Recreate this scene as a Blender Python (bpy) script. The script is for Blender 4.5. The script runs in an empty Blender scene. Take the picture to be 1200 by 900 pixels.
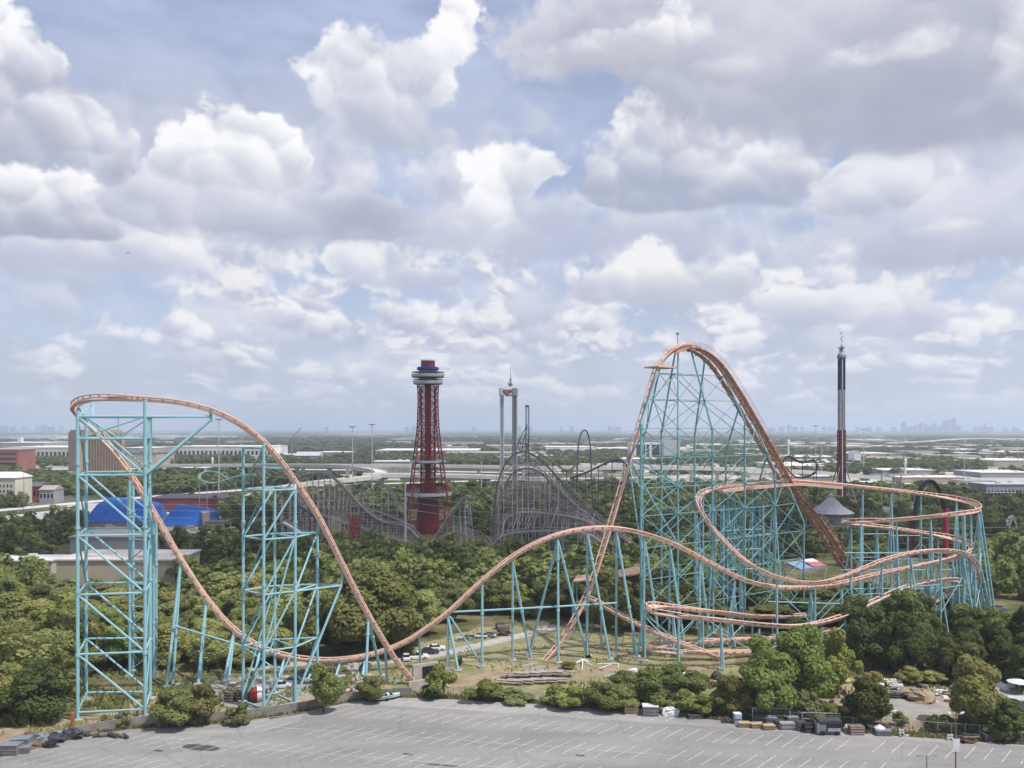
import bpy, math, random
import numpy as np
from mathutils import Vector, Matrix, noise as mnoise
R = math.radians
random.seed(11)
SC = bpy.context.scene
COL = SC.collection
CAMH = 55.0

# ---------------------------------------------------------------- places
def P(px, py, Y):
    """a photo position at depth Y -> a point of the place"""
    return Vector(((px - 600) * Y / 1000.0, Y, CAMH - (py - 502) * Y / 1000.0))
def G(px, py):
    Y = CAMH * 1000.0 / (py - 502)
    return Vector(((px - 600) * Y / 1000.0, Y, 0.0))
def GX(px, Y):
    return Vector(((px - 600) * Y / 1000.0, Y, 0.0))

# ---------------------------------------------------------------- mesh builder
class MB:
    def __init__(s):
        s.v = []; s.f = []
    def quad(s, a, b, c, d):
        n = len(s.v); s.v += [tuple(a), tuple(b), tuple(c), tuple(d)]; s.f.append((n, n+1, n+2, n+3)); return s
    def poly(s, pts):
        n = len(s.v); s.v += [tuple(p) for p in pts]; s.f.append(tuple(range(n, n+len(pts)))); return s
    def hexa(s, p):
        """eight corners: bottom loop 0-3, top loop 4-7"""
        n = len(s.v); s.v += [tuple(q) for q in p]
        for f in ((3,2,1,0), (4,5,6,7), (0,1,5,4), (1,2,6,5), (2,3,7,6), (3,0,4,7)):
            s.f.append(tuple(n+i for i in f))
        return s
    def box(s, c, size, rz=0.0, taper=1.0):
        """c = centre of the base"""
        hx, hy, h = size[0]/2, size[1]/2, size[2]
        ca, sa = math.cos(rz), math.sin(rz)
        pts = []
        for z, k in ((0, 1.0), (h, taper)):
            for x, y in ((-hx,-hy), (hx,-hy), (hx,hy), (-hx,hy)):
                x *= k; y *= k
                pts.append((c[0]+x*ca-y*sa, c[1]+x*sa+y*ca, c[2]+z))
        return s.hexa(pts)
    def prism(s, base, z0, z1):
        """vertical prism over a plan outline (counter-clockwise)"""
        n = len(s.v); k = len(base)
        s.v += [(p[0], p[1], z0) for p in base] + [(p[0], p[1], z1) for p in base]
        s.f.append(tuple(n+i for i in reversed(range(k)))); s.f.append(tuple(n+k+i for i in range(k)))
        for i in range(k):
            j = (i+1) % k; s.f.append((n+i, n+j, n+k+j, n+k+i))
        return s
    def bar(s, a, b, r, n=6, r2=None):
        a = Vector(a); b = Vector(b); d = b - a
        if d.length < 1e-6: return s
        d.normalize()
        u = d.cross(Vector((0,0,1)) if abs(d.z) < .95 else Vector((1,0,0))).normalized(); w = d.cross(u)
        r2 = r if r2 is None else r2
        k = len(s.v)
        for c, rr in ((a, r), (b, r2)):
            for i in range(n):
                t = 2*math.pi*(i+.5)/n
                s.v.append(tuple(c + u*(math.cos(t)*rr) + w*(math.sin(t)*rr)))
        for i in range(n):
            j = (i+1) % n; s.f.append((k+i, k+j, k+n+j, k+n+i))
        s.f.append(tuple(k+i for i in reversed(range(n)))); s.f.append(tuple(k+n+i for i in range(n)))
        return s
    def rings(s, rings, close=True, caps=True):
        """rings: list of equally long point loops"""
        k = len(s.v); n = len(rings[0])
        for r in rings: s.v += [tuple(p) for p in r]
        for q in range(len(rings)-1):
            for i in range(n if close else n-1):
                j = (i+1) % n
                s.f.append((k+q*n+i, k+q*n+j, k+(q+1)*n+j, k+(q+1)*n+i))
        if caps and close:
            s.f.append(tuple(k+i for i in reversed(range(n)))); e = k+(len(rings)-1)*n
            s.f.append(tuple(e+i for i in range(n)))
        return s
    def path(s, pts, r, n=6):
        pts = [Vector(p) for p in pts]; rings = []
        for i, p in enumerate(pts):
            d = (pts[min(i+1, len(pts)-1)] - pts[max(i-1, 0)]).normalized()
            u = d.cross(Vector((0,0,1)) if abs(d.z) < .97 else Vector((0,1,0))).normalized(); w = d.cross(u)
            rr = r[i] if isinstance(r, (list, tuple)) else r
            rings.append([p + u*(math.cos(2*math.pi*(j+.5)/n)*rr) + w*(math.sin(2*math.pi*(j+.5)/n)*rr) for j in range(n)])
        return s.rings(rings)
    def lathe(s, c, prof, n=16, rz=0):
        rings = [[(c[0]+r*math.cos(rz+2*math.pi*j/n), c[1]+r*math.sin(rz+2*math.pi*j/n), c[2]+z) for j in range(n)] for r, z in prof]
        return s.rings(rings)
    def lump(s, c, size, seed=0, n=10, m=6, rough=.25, rz=0):
        """uneven heap sitting on its base"""
        rnd = random.Random(seed); ca, sa = math.cos(rz), math.sin(rz); rings = []
        for i in range(m+1):
            t = i/m; z = math.sin(t*math.pi/2); rr = math.cos(t*math.pi/2)**.7 if i < m else .02
            ring = []
            for j in range(n):
                a = 2*math.pi*j/n; k = 1+rnd.uniform(-rough, rough)
                x = math.cos(a)*rr*size[0]/2*k; y = math.sin(a)*rr*size[1]/2*k
                ring.append((c[0]+x*ca-y*sa, c[1]+x*sa+y*ca, c[2]+z*size[2]*(1+rnd.uniform(-rough, rough)*.5)*(1 if i else 0)))
            rings.append(ring)
        return s.rings(rings)
    def build(s, name, m, parent=None, smooth=False, loc=None):
        me = bpy.data.meshes.new(name)
        off = Vector((0,0,0)) if loc is None else Vector(loc)
        vs = s.v
        if parent is not None and loc is None:
            off = world_loc(parent)
        if off.length > 0: vs = [(x-off.x, y-off.y, z-off.z) for x, y, z in vs]
        me.from_pydata(vs, [], s.f); me.materials.append(m)
        if smooth: me.polygons.foreach_set('use_smooth', [True]*len(me.polygons))
        me.update()
        o = bpy.data.objects.new(name, me); COL.objects.link(o)
        if parent is not None: o.parent = parent
        elif loc is not None: o.location = off
        return o
def world_loc(o):
    v = Vector(o.location)
    while o.parent is not None:
        o = o.parent; v = v + Vector(o.location)
    return v
def tag(o, label=None, cat=None, group=None, kind=None):
    if label: o['label'] = label
    if cat: o['category'] = cat
    if group: o['group'] = group
    if kind: o['kind'] = kind
    return o
def empty(name, loc, label, cat, group=None):
    o = bpy.data.objects.new(name, None); COL.objects.link(o); o.location = loc
    o.empty_display_size = 1
    return tag(o, label, cat, group)
def sub(name, parent):
    o = bpy.data.objects.new(name, None); COL.objects.link(o); o.parent = parent; return o
def struct(name, mb, m, **k):
    return tag(mb.build(name, m, **k), kind='structure')
def copy_tree(o, parent=None):
    c = o.copy(); COL.objects.link(c)
    if parent is not None: c.parent = parent
    for ch in o.children: copy_tree(ch, c)
    return c

def catmull(pts, step=1.2):
    pts = [Vector(p) for p in pts]; out = []
    n = len(pts)
    for i in range(n-1):
        p0 = pts[i-1] if i > 0 else pts[i]*2-pts[i+1]
        p1, p2 = pts[i], pts[i+1]
        p3 = pts[i+2] if i+2 < n else p2*2-p1
        # centripetal
        t0 = 0.0; t1 = t0+max((p1-p0).length, .01)**.5; t2 = t1+max((p2-p1).length, .01)**.5; t3 = t2+max((p3-p2).length, .01)**.5
        k = max(2, int((p2-p1).length/step))
        for j in range(k):
            t = t1+(t2-t1)*j/k
            a1 = p0*((t1-t)/(t1-t0))+p1*((t-t0)/(t1-t0)); a2 = p1*((t2-t)/(t2-t1))+p2*((t-t1)/(t2-t1)); a3 = p2*((t3-t)/(t3-t2))+p3*((t-t2)/(t3-t2))
            b1 = a1*((t2-t)/(t2-t0))+a2*((t-t0)/(t2-t0)); b2 = a2*((t3-t)/(t3-t1))+a3*((t-t1)/(t3-t1))
            out.append(b1*((t2-t)/(t2-t1))+b2*((t-t1)/(t2-t1)))
    out.append(pts[-1])
    for _ in range(3):
        out = [out[0]]+[(out[i-1]+out[i]*2+out[i+1])*.25 for i in range(1, len(out)-1)]+[out[-1]]
    return out

# ---------------------------------------------------------------- materials
def lin(h):
    c = [int(h[i:i+2], 16)/255 for i in (0, 2, 4)]
    return tuple(x/12.92 if x <= .04045 else ((x+.055)/1.055)**2.4 for x in c)
MATS = {}
def mat(name, col, col2=None, scale=.5, rough=.7, metal=0.0, detail=4, stretch=(1,1,1), bump=0.0, contrast=(.35,.65), spec=.3, per_object=0.0):
    if name in MATS: return MATS[name]
    m = bpy.data.materials.new(name); m.use_nodes = True
    nt = m.node_tree; N = nt.nodes; L = nt.links
    b = N['Principled BSDF']; b.inputs['Roughness'].default_value = rough; b.inputs['Metallic'].default_value = metal
    b.inputs['Specular IOR Level'].default_value = spec
    if col2 is None: col2 = tuple(c*.78 for c in col)
    geo = N.new('ShaderNodeNewGeometry'); mp = N.new('ShaderNodeMapping'); mp.inputs['Scale'].default_value = stretch
    nz = N.new('ShaderNodeTexNoise'); nz.inputs['Scale'].default_value = scale; nz.inputs['Detail'].default_value = detail; nz.inputs['Roughness'].default_value = .6
    rp = N.new('ShaderNodeValToRGB'); rp.color_ramp.elements[0].position = contrast[0]; rp.color_ramp.elements[1].position = contrast[1]
    rp.color_ramp.elements[0].color = (*col2, 1); rp.color_ramp.elements[1].color = (*col, 1)
    L.new(geo.outputs['Position'], mp.inputs['Vector']); L.new(mp.outputs[0], nz.inputs['Vector']); L.new(nz.outputs['Fac'], rp.inputs['Fac'])
    out = rp.outputs['Color']
    if per_object:
        oi = N.new('ShaderNodeObjectInfo'); hs = N.new('ShaderNodeHueSaturation')
        mr = N.new('ShaderNodeMapRange'); mr.inputs['To Min'].default_value = 1-per_object; mr.inputs['To Max'].default_value = 1+per_object
        L.new(oi.outputs['Random'], mr.inputs['Value']); L.new(mr.outputs[0], hs.inputs['Value']); L.new(out, hs.inputs['Color']); out = hs.outputs['Color']
    L.new(out, b.inputs['Base Color'])
    if bump:
        bp = N.new('ShaderNodeBump'); bp.inputs['Strength'].default_value = bump; bp.inputs['Distance'].default_value = .1
        L.new(nz.outputs['Fac'], bp.inputs['Height']); L.new(bp.outputs[0], b.inputs['Normal'])
    MATS[name] = m
    return m
def leaf_mat(name, c1, c2, scale=.35, var=.22):
    m = bpy.data.materials.new(name); m.use_nodes = True; nt = m.node_tree; N = nt.nodes; L = nt.links
    N.remove(N['Principled BSDF']); out = N['Material Output']
    geo = N.new('ShaderNodeNewGeometry')
    nz = N.new('ShaderNodeTexNoise'); nz.inputs['Scale'].default_value = scale; nz.inputs['Detail'].default_value = 5; nz.inputs['Roughness'].default_value = .7
    rp = N.new('ShaderNodeValToRGB'); e = rp.color_ramp.elements; e[0].position = .32; e[1].position = .7; e[0].color = (*c2, 1); e[1].color = (*c1, 1)
    oi = N.new('ShaderNodeObjectInfo'); hs = N.new('ShaderNodeHueSaturation')
    mr = N.new('ShaderNodeMapRange'); mr.inputs['To Min'].default_value = 1-var; mr.inputs['To Max'].default_value = 1+var
    mh = N.new('ShaderNodeMapRange'); mh.inputs['To Min'].default_value = .475; mh.inputs['To Max'].default_value = .52
    mul = N.new('ShaderNodeMath'); mul.operation = 'MULTIPLY'; mul.inputs[1].default_value = 7.31
    fr = N.new('ShaderNodeMath'); fr.operation = 'FRACT'
    L.new(geo.outputs['Position'], nz.inputs['Vector']); L.new(nz.outputs['Fac'], rp.inputs['Fac'])
    L.new(oi.outputs['Random'], mr.inputs['Value']); L.new(oi.outputs['Random'], mul.inputs[0]); L.new(mul.outputs[0], fr.inputs[0]); L.new(fr.outputs[0], mh.inputs['Value'])
    L.new(mr.outputs[0], hs.inputs['Value']); L.new(mh.outputs[0], hs.inputs['Hue']); L.new(rp.outputs[0], hs.inputs['Color'])
    d = N.new('ShaderNodeBsdfDiffuse'); t = N.new('ShaderNodeBsdfTranslucent'); mx = N.new('ShaderNodeMixShader'); mx.inputs[0].default_value = .42
    L.new(hs.outputs[0], d.inputs['Color']); L.new(hs.outputs[0], t.inputs['Color'])
    L.new(d.outputs[0], mx.inputs[1]); L.new(t.outputs[0], mx.inputs[2]); L.new(mx.outputs[0], out.inputs['Surface'])
    MATS[name] = m; return m

# ---------------------------------------------------------------- camera, render
cam_d = bpy.data.cameras.new('camera'); cam = bpy.data.objects.new('camera', cam_d); COL.objects.link(cam)
cam.location = (0, 0, CAMH); cam.rotation_euler = (R(90), 0, 0)
cam_d.sensor_width = 36; cam_d.lens = 30.0; cam_d.shift_y = 52/1200; cam_d.clip_start = 1; cam_d.clip_end = 200000
SC.camera = cam
SC.render.engine = 'CYCLES'
cy = SC.cycles
cy.use_denoising = True
try: cy.denoiser = 'OPENIMAGEDENOISE'
except Exception: pass
cy.max_bounces = 6; cy.diffuse_bounces = 2; cy.glossy_bounces = 2; cy.transmission_bounces = 2; cy.transparent_max_bounces = 4; cy.volume_bounces = 1
cy.caustics_reflective = False; cy.caustics_refractive = False
cy.use_adaptive_sampling = True; cy.adaptive_threshold = .03; cy.adaptive_min_samples = 10
cy.sample_clamp_indirect = 4
SC.view_settings.view_transform = 'Standard'; SC.view_settings.look = 'None'; SC.view_settings.gamma = 1; SC.view_settings.exposure = .1
SC.view_settings.use_curve_mapping = False

SUN_EL, SUN_AZ = 60.0, 118.0      # azimuth clockwise from +Y (the view direction), so the sun stands right and a little behind
sd = bpy.data.lights.new('sun', 'SUN'); sun = bpy.data.objects.new('sun', sd); COL.objects.link(sun)
sd.energy = 4.3; sd.angle = R(.53); sd.color = (1.0, .955, .88)
sdir = Vector((math.sin(R(SUN_AZ))*math.cos(R(SUN_EL)), math.cos(R(SUN_AZ))*math.cos(R(SUN_EL)), math.sin(R(SUN_EL))))
sun.rotation_euler = (-sdir).to_track_quat('-Z', 'Y').to_euler(); sun.location = sdir*400 + Vector((0, 200, 0))
HAZE_D = 1.1e-4
# ---------------------------------------------------------------- the sky: Nishita air with layered cumulus
W = bpy.data.worlds.new('World'); SC.world = W; W.use_nodes = True
nt = W.node_tree; N = nt.nodes; L = nt.links
for n in list(N): N.remove(n)
class E:
    """tiny expression wrapper round shader sockets"""
    def __init__(s, sock): s.s = sock
def _in(node, i, v):
    if isinstance(v, E): L.new(v.s, node.inputs[i])
    else: node.inputs[i].default_value = v
def M(op, a, b=0.0, c=0.0, clamp=False):
    n = N.new('ShaderNodeMath'); n.operation = op; n.use_clamp = clamp
    _in(n, 0, a)
    if len(n.inputs) > 1: _in(n, 1, b)
    if op in ('MULTIPLY_ADD', 'SMOOTH_MAX', 'SMOOTH_MIN', 'COMPARE'): _in(n, 2, c)
    return E(n.outputs[0])
def V(op, a, b=(0,0,0), c=(0,0,0)):
    n = N.new('ShaderNodeVectorMath'); n.operation = op
    _in(n, 0, a)
    if op not in ('LENGTH', 'NORMALIZE', 'ABSOLUTE'): _in(n, 1, b)
    if op == 'MULTIPLY_ADD': _in(n, 2, c)
    return E(n.outputs['Value' if op in ('LENGTH', 'DOT_PRODUCT', 'DISTANCE') else 'Vector'])
def RNG(v, a, b, lo, hi, smooth=False):
    n = N.new('ShaderNodeMapRange'); n.interpolation_type = 'SMOOTHSTEP' if smooth else 'LINEAR'; n.clamp = True
    _in(n, 0, v); _in(n, 1, a); _in(n, 2, b); _in(n, 3, lo); _in(n, 4, hi); return E(n.outputs[0])
def MIX(f, a, b):
    n = N.new('ShaderNodeMix'); n.data_type = 'RGBA'; n.clamp_factor = True
    _in(n, 0, f)
    for i, v in ((6, a), (7, b)):
        if isinstance(v, E): L.new(v.s, n.inputs[i])
        else: n.inputs[i].default_value = (*v, 1)
    return E(n.outputs[2])
def XYZ(x, y, z=0.0):
    n = N.new('ShaderNodeCombineXYZ'); _in(n, 0, x); _in(n, 1, y); _in(n, 2, z); return E(n.outputs[0])
def NOISE(vec, scale, detail, rough=.55, lac=2.0, dist=0.0):
    n = N.new('ShaderNodeTexNoise'); n.noise_dimensions = '2D'; _in(n, 'Vector', vec)
    n.inputs['Scale'].default_value = scale; n.inputs['Detail'].default_value = detail; n.inputs['Roughness'].default_value = rough
    n.inputs['Lacunarity'].default_value = lac; n.inputs['Distortion'].default_value = dist
    return n
def VORO(vec, scale, detail, rough=.5, lac=2.0):
    n = N.new('ShaderNodeTexVoronoi'); n.voronoi_dimensions = '2D'; n.feature = 'F1'; n.normalize = False
    _in(n, 'Vector', vec); n.inputs['Scale'].default_value = scale; n.inputs['Detail'].default_value = detail
    n.inputs['Roughness'].default_value = rough; n.inputs['Lacunarity'].default_value = lac
    return E(n.outputs['Distance'])

tc = N.new('ShaderNodeTexCoord')
sx = N.new('ShaderNodeSeparateXYZ'); L.new(tc.outputs['Generated'], sx.inputs[0])
X, Yc, Z = E(sx.outputs[0]), E(sx.outputs[1]), E(sx.outputs[2])
az = M('ARCTAN2', X, Yc)
hyp = M('SQRT', M('MULTIPLY_ADD', X, X, M('MULTIPLY', Yc, Yc)))
ev = M('DIVIDE', Z, M('MAXIMUM', hyp, .02))
ev = M('MINIMUM', ev, 3.0)
p = XYZ(az, ev)                         # azimuth, tangent of the elevation
def ap(px, py):
    a = math.atan2(px-600, 1000.0)
    return a, (502-py)/1000.0*math.cos(a)
# turbulence shared by every cloud bank
warpn = NOISE(p, 11.0, 4, .6)
wv = V('SUBTRACT', E(warpn.outputs['Color']), (.5,.5,.5))
pw = V('MULTIPLY_ADD', wv, (.035, .03, 0), p)
pb = V('MULTIPLY_ADD', wv, (.075, .05, 0), p)
fb = E(NOISE(p, 16.0, 9, .6).outputs['Fac'])
big = E(NOISE(p, 5.0, 3, .5).outputs['Fac'])
def billow(q, octs=((10.0, .50), (24.0, .28), (58.0, .15), (135.0, .09))):
    """heaped rounded lobes at three sizes"""
    tot = None
    for sc, w in octs:
        f = VORO(V('ADD', q, (sc*.37, sc*.11, 0)), sc, 0)
        t = M('MULTIPLY', M('MULTIPLY', f, f), -1.7*w)
        tot = t if tot is None else M('ADD', tot, t)
    return M('ADD', tot, 1.0)
SUNOFF = (.005, .011, 0)
bil = billow(pw); low_o = ((9.0, .6), (21.0, .32))
ps = V('MULTIPLY_ADD', wv, (.05, .045, 0), p)
relief = M('SUBTRACT', billow(ps, low_o), billow(V('ADD', ps, SUNOFF), low_o))
relief = M('ADD', relief, M('MULTIPLY', M('SUBTRACT', fb, .5), .38))
nb = M('ADD', M('MULTIPLY', M('SUBTRACT', bil, .62), 1.5), M('MULTIPLY', M('SUBTRACT', fb, .5), 1.85))

sky = N.new('ShaderNodeTexSky'); sky.sky_type = 'NISHITA'; sky.sun_disc = False
sky.sun_elevation = R(SUN_EL); sky.sun_rotation = R(SUN_AZ); sky.air_density = 1.0; sky.dust_density = 2.5; sky.ozone_density = 1.0; sky.altitude = 200
SKYK = .125
skc = V('MULTIPLY', E(sky.outputs[0]), (SKYK*1.0, SKYK*.95, SKYK*1.0))
# thin high veil
veil = RNG(E(NOISE(V('MULTIPLY', p, (1.5, 4, 1)), 3.0, 6, .6).outputs['Fac']), .36, .72, .34, .72)
col = MIX(veil, skc, (.60, .66, .86))
WHITE = (.95, .945, .96); SHADE = (.36, .39, .51)

# low decks of small far clouds: rows that close up towards the horizon
lv = M('LOGARITHM', M('ADD', M('MAXIMUM', ev, 0.0), .075), 2.718)
pl = XYZ(az, M('MULTIPLY', lv, .30))
def deck(col, off, scale, lo, hi, top, bot, amount, ev_hi, cells=1.0):
    q = V('ADD', pl, off)
    w = V('SUBTRACT', E(NOISE(q, scale*1.3, 4, .6).outputs['Color']), (.5,.5,.5))
    qw = V('MULTIPLY_ADD', w, (.10, .05, 0), q)
    def dens(qq):
        f1 = VORO(qq, scale, 0); f2 = VORO(V('ADD', qq, (5.2, 1.3, 0)), scale*2.6, 0)
        d = M('MULTIPLY_ADD', M('MULTIPLY', f1, f1), -1.25, 1.0)
        return M('MULTIPLY_ADD', M('MULTIPLY', f2, f2), -.42, d)
    d1 = dens(qw); d2 = dens(V('ADD', qw, (.004, .013, 0)))
    nz = M('MULTIPLY_ADD', M('SUBTRACT', fb, .5), 1.1, M('MULTIPLY', M('SUBTRACT', big, .5), .9))
    dd = M('ADD', d1, nz)
    a = M('MULTIPLY', RNG(dd, lo, hi, 0, 1, True), amount)
    a = M('MULTIPLY', a, RNG(ev, ev_hi, ev_hi*1.5, 1, 0, True))
    a = M('MULTIPLY', a, RNG(ev, .0, .055, .32, 1, True))
    lit = M('MULTIPLY_ADD', M('SUBTRACT', d1, d2), 3.6, .50)
    lit = M('ADD', lit, M('MULTIPLY', relief, .9))
    lit = RNG(lit, 0, 1, 0, 1, True)
    return MIX(a, col, MIX(lit, bot, top))
col = deck(col, (3.1, 1.7, 0), 5.5, .35, .85, (.73, .74, .81), (.47, .50, .63), .85, .30)
col = deck(col, (7.7, 4.2, 0), 8.5, .62, .92, (.90, .89, .90), (.46, .495, .63), .95, .24)
col = deck(col, (1.3, 8.2, 0), 14.0, .68, 1.08, (.86, .85, .87), (.48, .51, .64), .9, .19)

def bank(col, blobs, amp=.30, soft=.22, top=WHITE, bot=SHADE, lightk=1.0, bias=0.0, flat=2.6, alpha=1.0, span=None, rel=1.0):
    """one cumulus bank: a union of lobes with a flat base, eaten by the turbulence"""
    h = None; base0 = None
    ys = []
    for (cx, cyy, rx, ry) in blobs:
        a, e = ap(cx, cyy); ra = rx/1000.0*math.cos(a); re = ry/1000.0
        ys += [e+re, e-re/flat]
        q = V('MULTIPLY_ADD', pb, (1/ra, 1/re, 0), (-a/ra, -e/re, 0))
        d = M('SUBTRACT', 1.0, V('LENGTH', q))
        if base0 is None or e < base0: base0 = e
        h = d if h is None else M('SMOOTH_MAX', h, d, .18)
    rem = blobs[0][3]/1000.0
    evb = M('ADD', ev, M('MULTIPLY', M('SUBTRACT', big, .5), .02))
    h = M('MULTIPLY_ADD', M('MAXIMUM', M('SUBTRACT', base0, evb), 0.0), -flat*.55/max(.02, rem*.5), h)
    e0, e1 = (min(ys), max(ys)) if span is None else (ap(600, span[1])[1], ap(600, span[0])[1])
    hn = M('MULTIPLY_ADD', nb, amp, h)
    vert = RNG(ev, e0, e1, 0, 1)
    edge = RNG(vert, 0.0, .35, soft*2.4, soft*.75)        # bases fade, tops are crisp
    a = RNG(hn, 0.0, edge, 0, alpha, True)
    lit = M('MULTIPLY_ADD', vert, 1.0, -.10+bias)
    lit = M('ADD', lit, M('MULTIPLY', M('MULTIPLY', relief, M('MULTIPLY_ADD', vert, .75, .3)), 1.8*rel))
    lit = M('ADD', lit, M('MULTIPLY', M('SUBTRACT', big, .5), .9))
    lit = M('ADD', lit, M('MULTIPLY', RNG(hn, 0, .55, 1, 0), .22*lightk))
    lit = RNG(lit, 0, 1, 0, 1, True)
    return MIX(a, col, MIX(lit, bot, top))

G1 = (.49, .52, .66)
# far soft bodies
col = bank(col, [(1090, 300, 190, 110), (1180, 260, 120, 90)], .28, .5, (.66, .68, .78), (.43, .465, .60), bias=.1, rel=.5)
col = bank(col, [(420, 285, 260, 60), (300, 270, 150, 70)], .30, .5, (.72, .73, .80), G1, alpha=.85, rel=.5, bias=.1)
col = bank(col, [(640, 285, 120, 75), (760, 300, 150, 50)], .30, .5, (.70, .72, .79), G1, alpha=.8)
col = bank(col, [(770, 340, 95, 52), (700, 345, 55, 35), (840, 345, 60, 40)], .34, .3, (.90, .89, .89), (.50, .53, .63), alpha=.95)
col = bank(col, [(480, 332, 80, 24), (430, 300, 60, 22)], .34, .3, (.86, .86, .87), G1, alpha=.9)
col = bank(col, [(980, 350, 95, 26), (1045, 390, 60, 24)], .34, .3, (.86, .85, .86), G1, alpha=.9)
col = bank(col, [(120, 300, 150, 30), (20, 310, 70, 34)], .34, .3, (.86, .86, .88), G1, alpha=.8)
# upper left tower cloud and its tail
col = bank(col, [(450, 118, 84, 82), (400, 92, 52, 54), (495, 85, 48, 62), (535, 25, 46, 54), (465, 160, 84, 46)], .38, .34, WHITE, (.47, .50, .62), bias=.12, flat=1.7)
# left edge cumulus
col = bank(col, [(5, 150, 75, 130), (60, 175, 64, 74), (-30, 80, 56, 84), (150, 205, 42, 50)], .36, .28, WHITE, (.42, .45, .57), bias=.08)
col = bank(col, [(55, 262, 95, 68), (-10, 262, 80, 55), (110, 265, 60, 34)], .30, .22, WHITE, (.385, .415, .53), bias=.12)
# centre-left cumulus
col = bank(col, [(290, 262, 150, 100), (400, 270, 110, 55), (180, 250, 60, 50)], .30, .4, (.76, .77, .84), (.39, .42, .55), bias=.12, rel=.6)
col = bank(col, [(275, 205, 85, 82), (225, 200, 50, 50), (330, 212, 50, 60), (310, 175, 50, 45)], .36, .3, WHITE, (.50, .53, .64), bias=.1)
# middle bright column
col = bank(col, [(592, 203, 46, 40), (635, 192, 24, 17), (578, 250, 36, 44), (552, 282, 38, 28)], .42, .42, WHITE, (.53, .56, .67), bias=.1)
# big cumulus right of the middle with its dark flat base
col = bank(col, [(820, 235, 155, 110), (760, 150, 55, 60), (745, 235, 80, 70), (900, 232, 75, 62), (800, 120, 46, 42)], .34, .28, WHITE, (.40, .44, .57), bias=.1, flat=4.5, span=(100, 262))
col = bank(col, [(1015, 245, 60, 75), (1060, 215, 70, 45), (985, 215, 22, 26)], .40, .4, (.78, .79, .84), (.46, .49, .61), bias=.05)
col = bank(col, [(1140, 266, 66, 24), (1110, 270, 40, 16)], .5, .8, (.84,.84,.87), (.52, .55, .65), bias=.1)
# the broad grey cloud at the upper right
col = bank(col, [(1000, 95, 330, 120), (1180, 150, 200, 60), (760, 40, 190, 70), (1060, 160, 190, 40), (1000, 0, 420, 90)], .26, .34, (.71, .72, .79), (.395, .42, .53), bias=.02, span=(-60, 190), flat=2.2, rel=.45)
col = bank(col, [(735, 62, 95, 34), (700, 75, 60, 22), (790, 50, 50, 50)], .45, .6, WHITE, (.50, .52, .60), bias=.12, alpha=.9)
col = bank(col, [(1065, 66, 90, 34), (1010, 75, 60, 28)], .5, 1.1, (.86,.86,.88), (.48, .50, .58), bias=.1, alpha=.85)
col = bank(col, [(860, 85, 50, 32)], .5, 1.1, (.86,.86,.88), (.48, .50, .58), bias=.12, alpha=.8)
col = bank(col, [(1200, 25, 62, 50), (1215, 115, 70, 44)], .5, .9, (.88,.88,.90), (.50, .52, .60), bias=.1, alpha=.85)
# air near the horizon
col = MIX(RNG(ev, -.02, .11, .66, 0, True), col, (.555, .605, .73))
bg = N.new('ShaderNodeBackground'); L.new(col.s, bg.inputs['Color']); bg.inputs['Strength'].default_value = 1.0
wo = N.new('ShaderNodeOutputWorld'); L.new(bg.outputs[0], wo.inputs['Surface'])
W.cycles.sampling_method = 'MANUAL'; W.cycles.sample_map_resolution = 512
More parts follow.
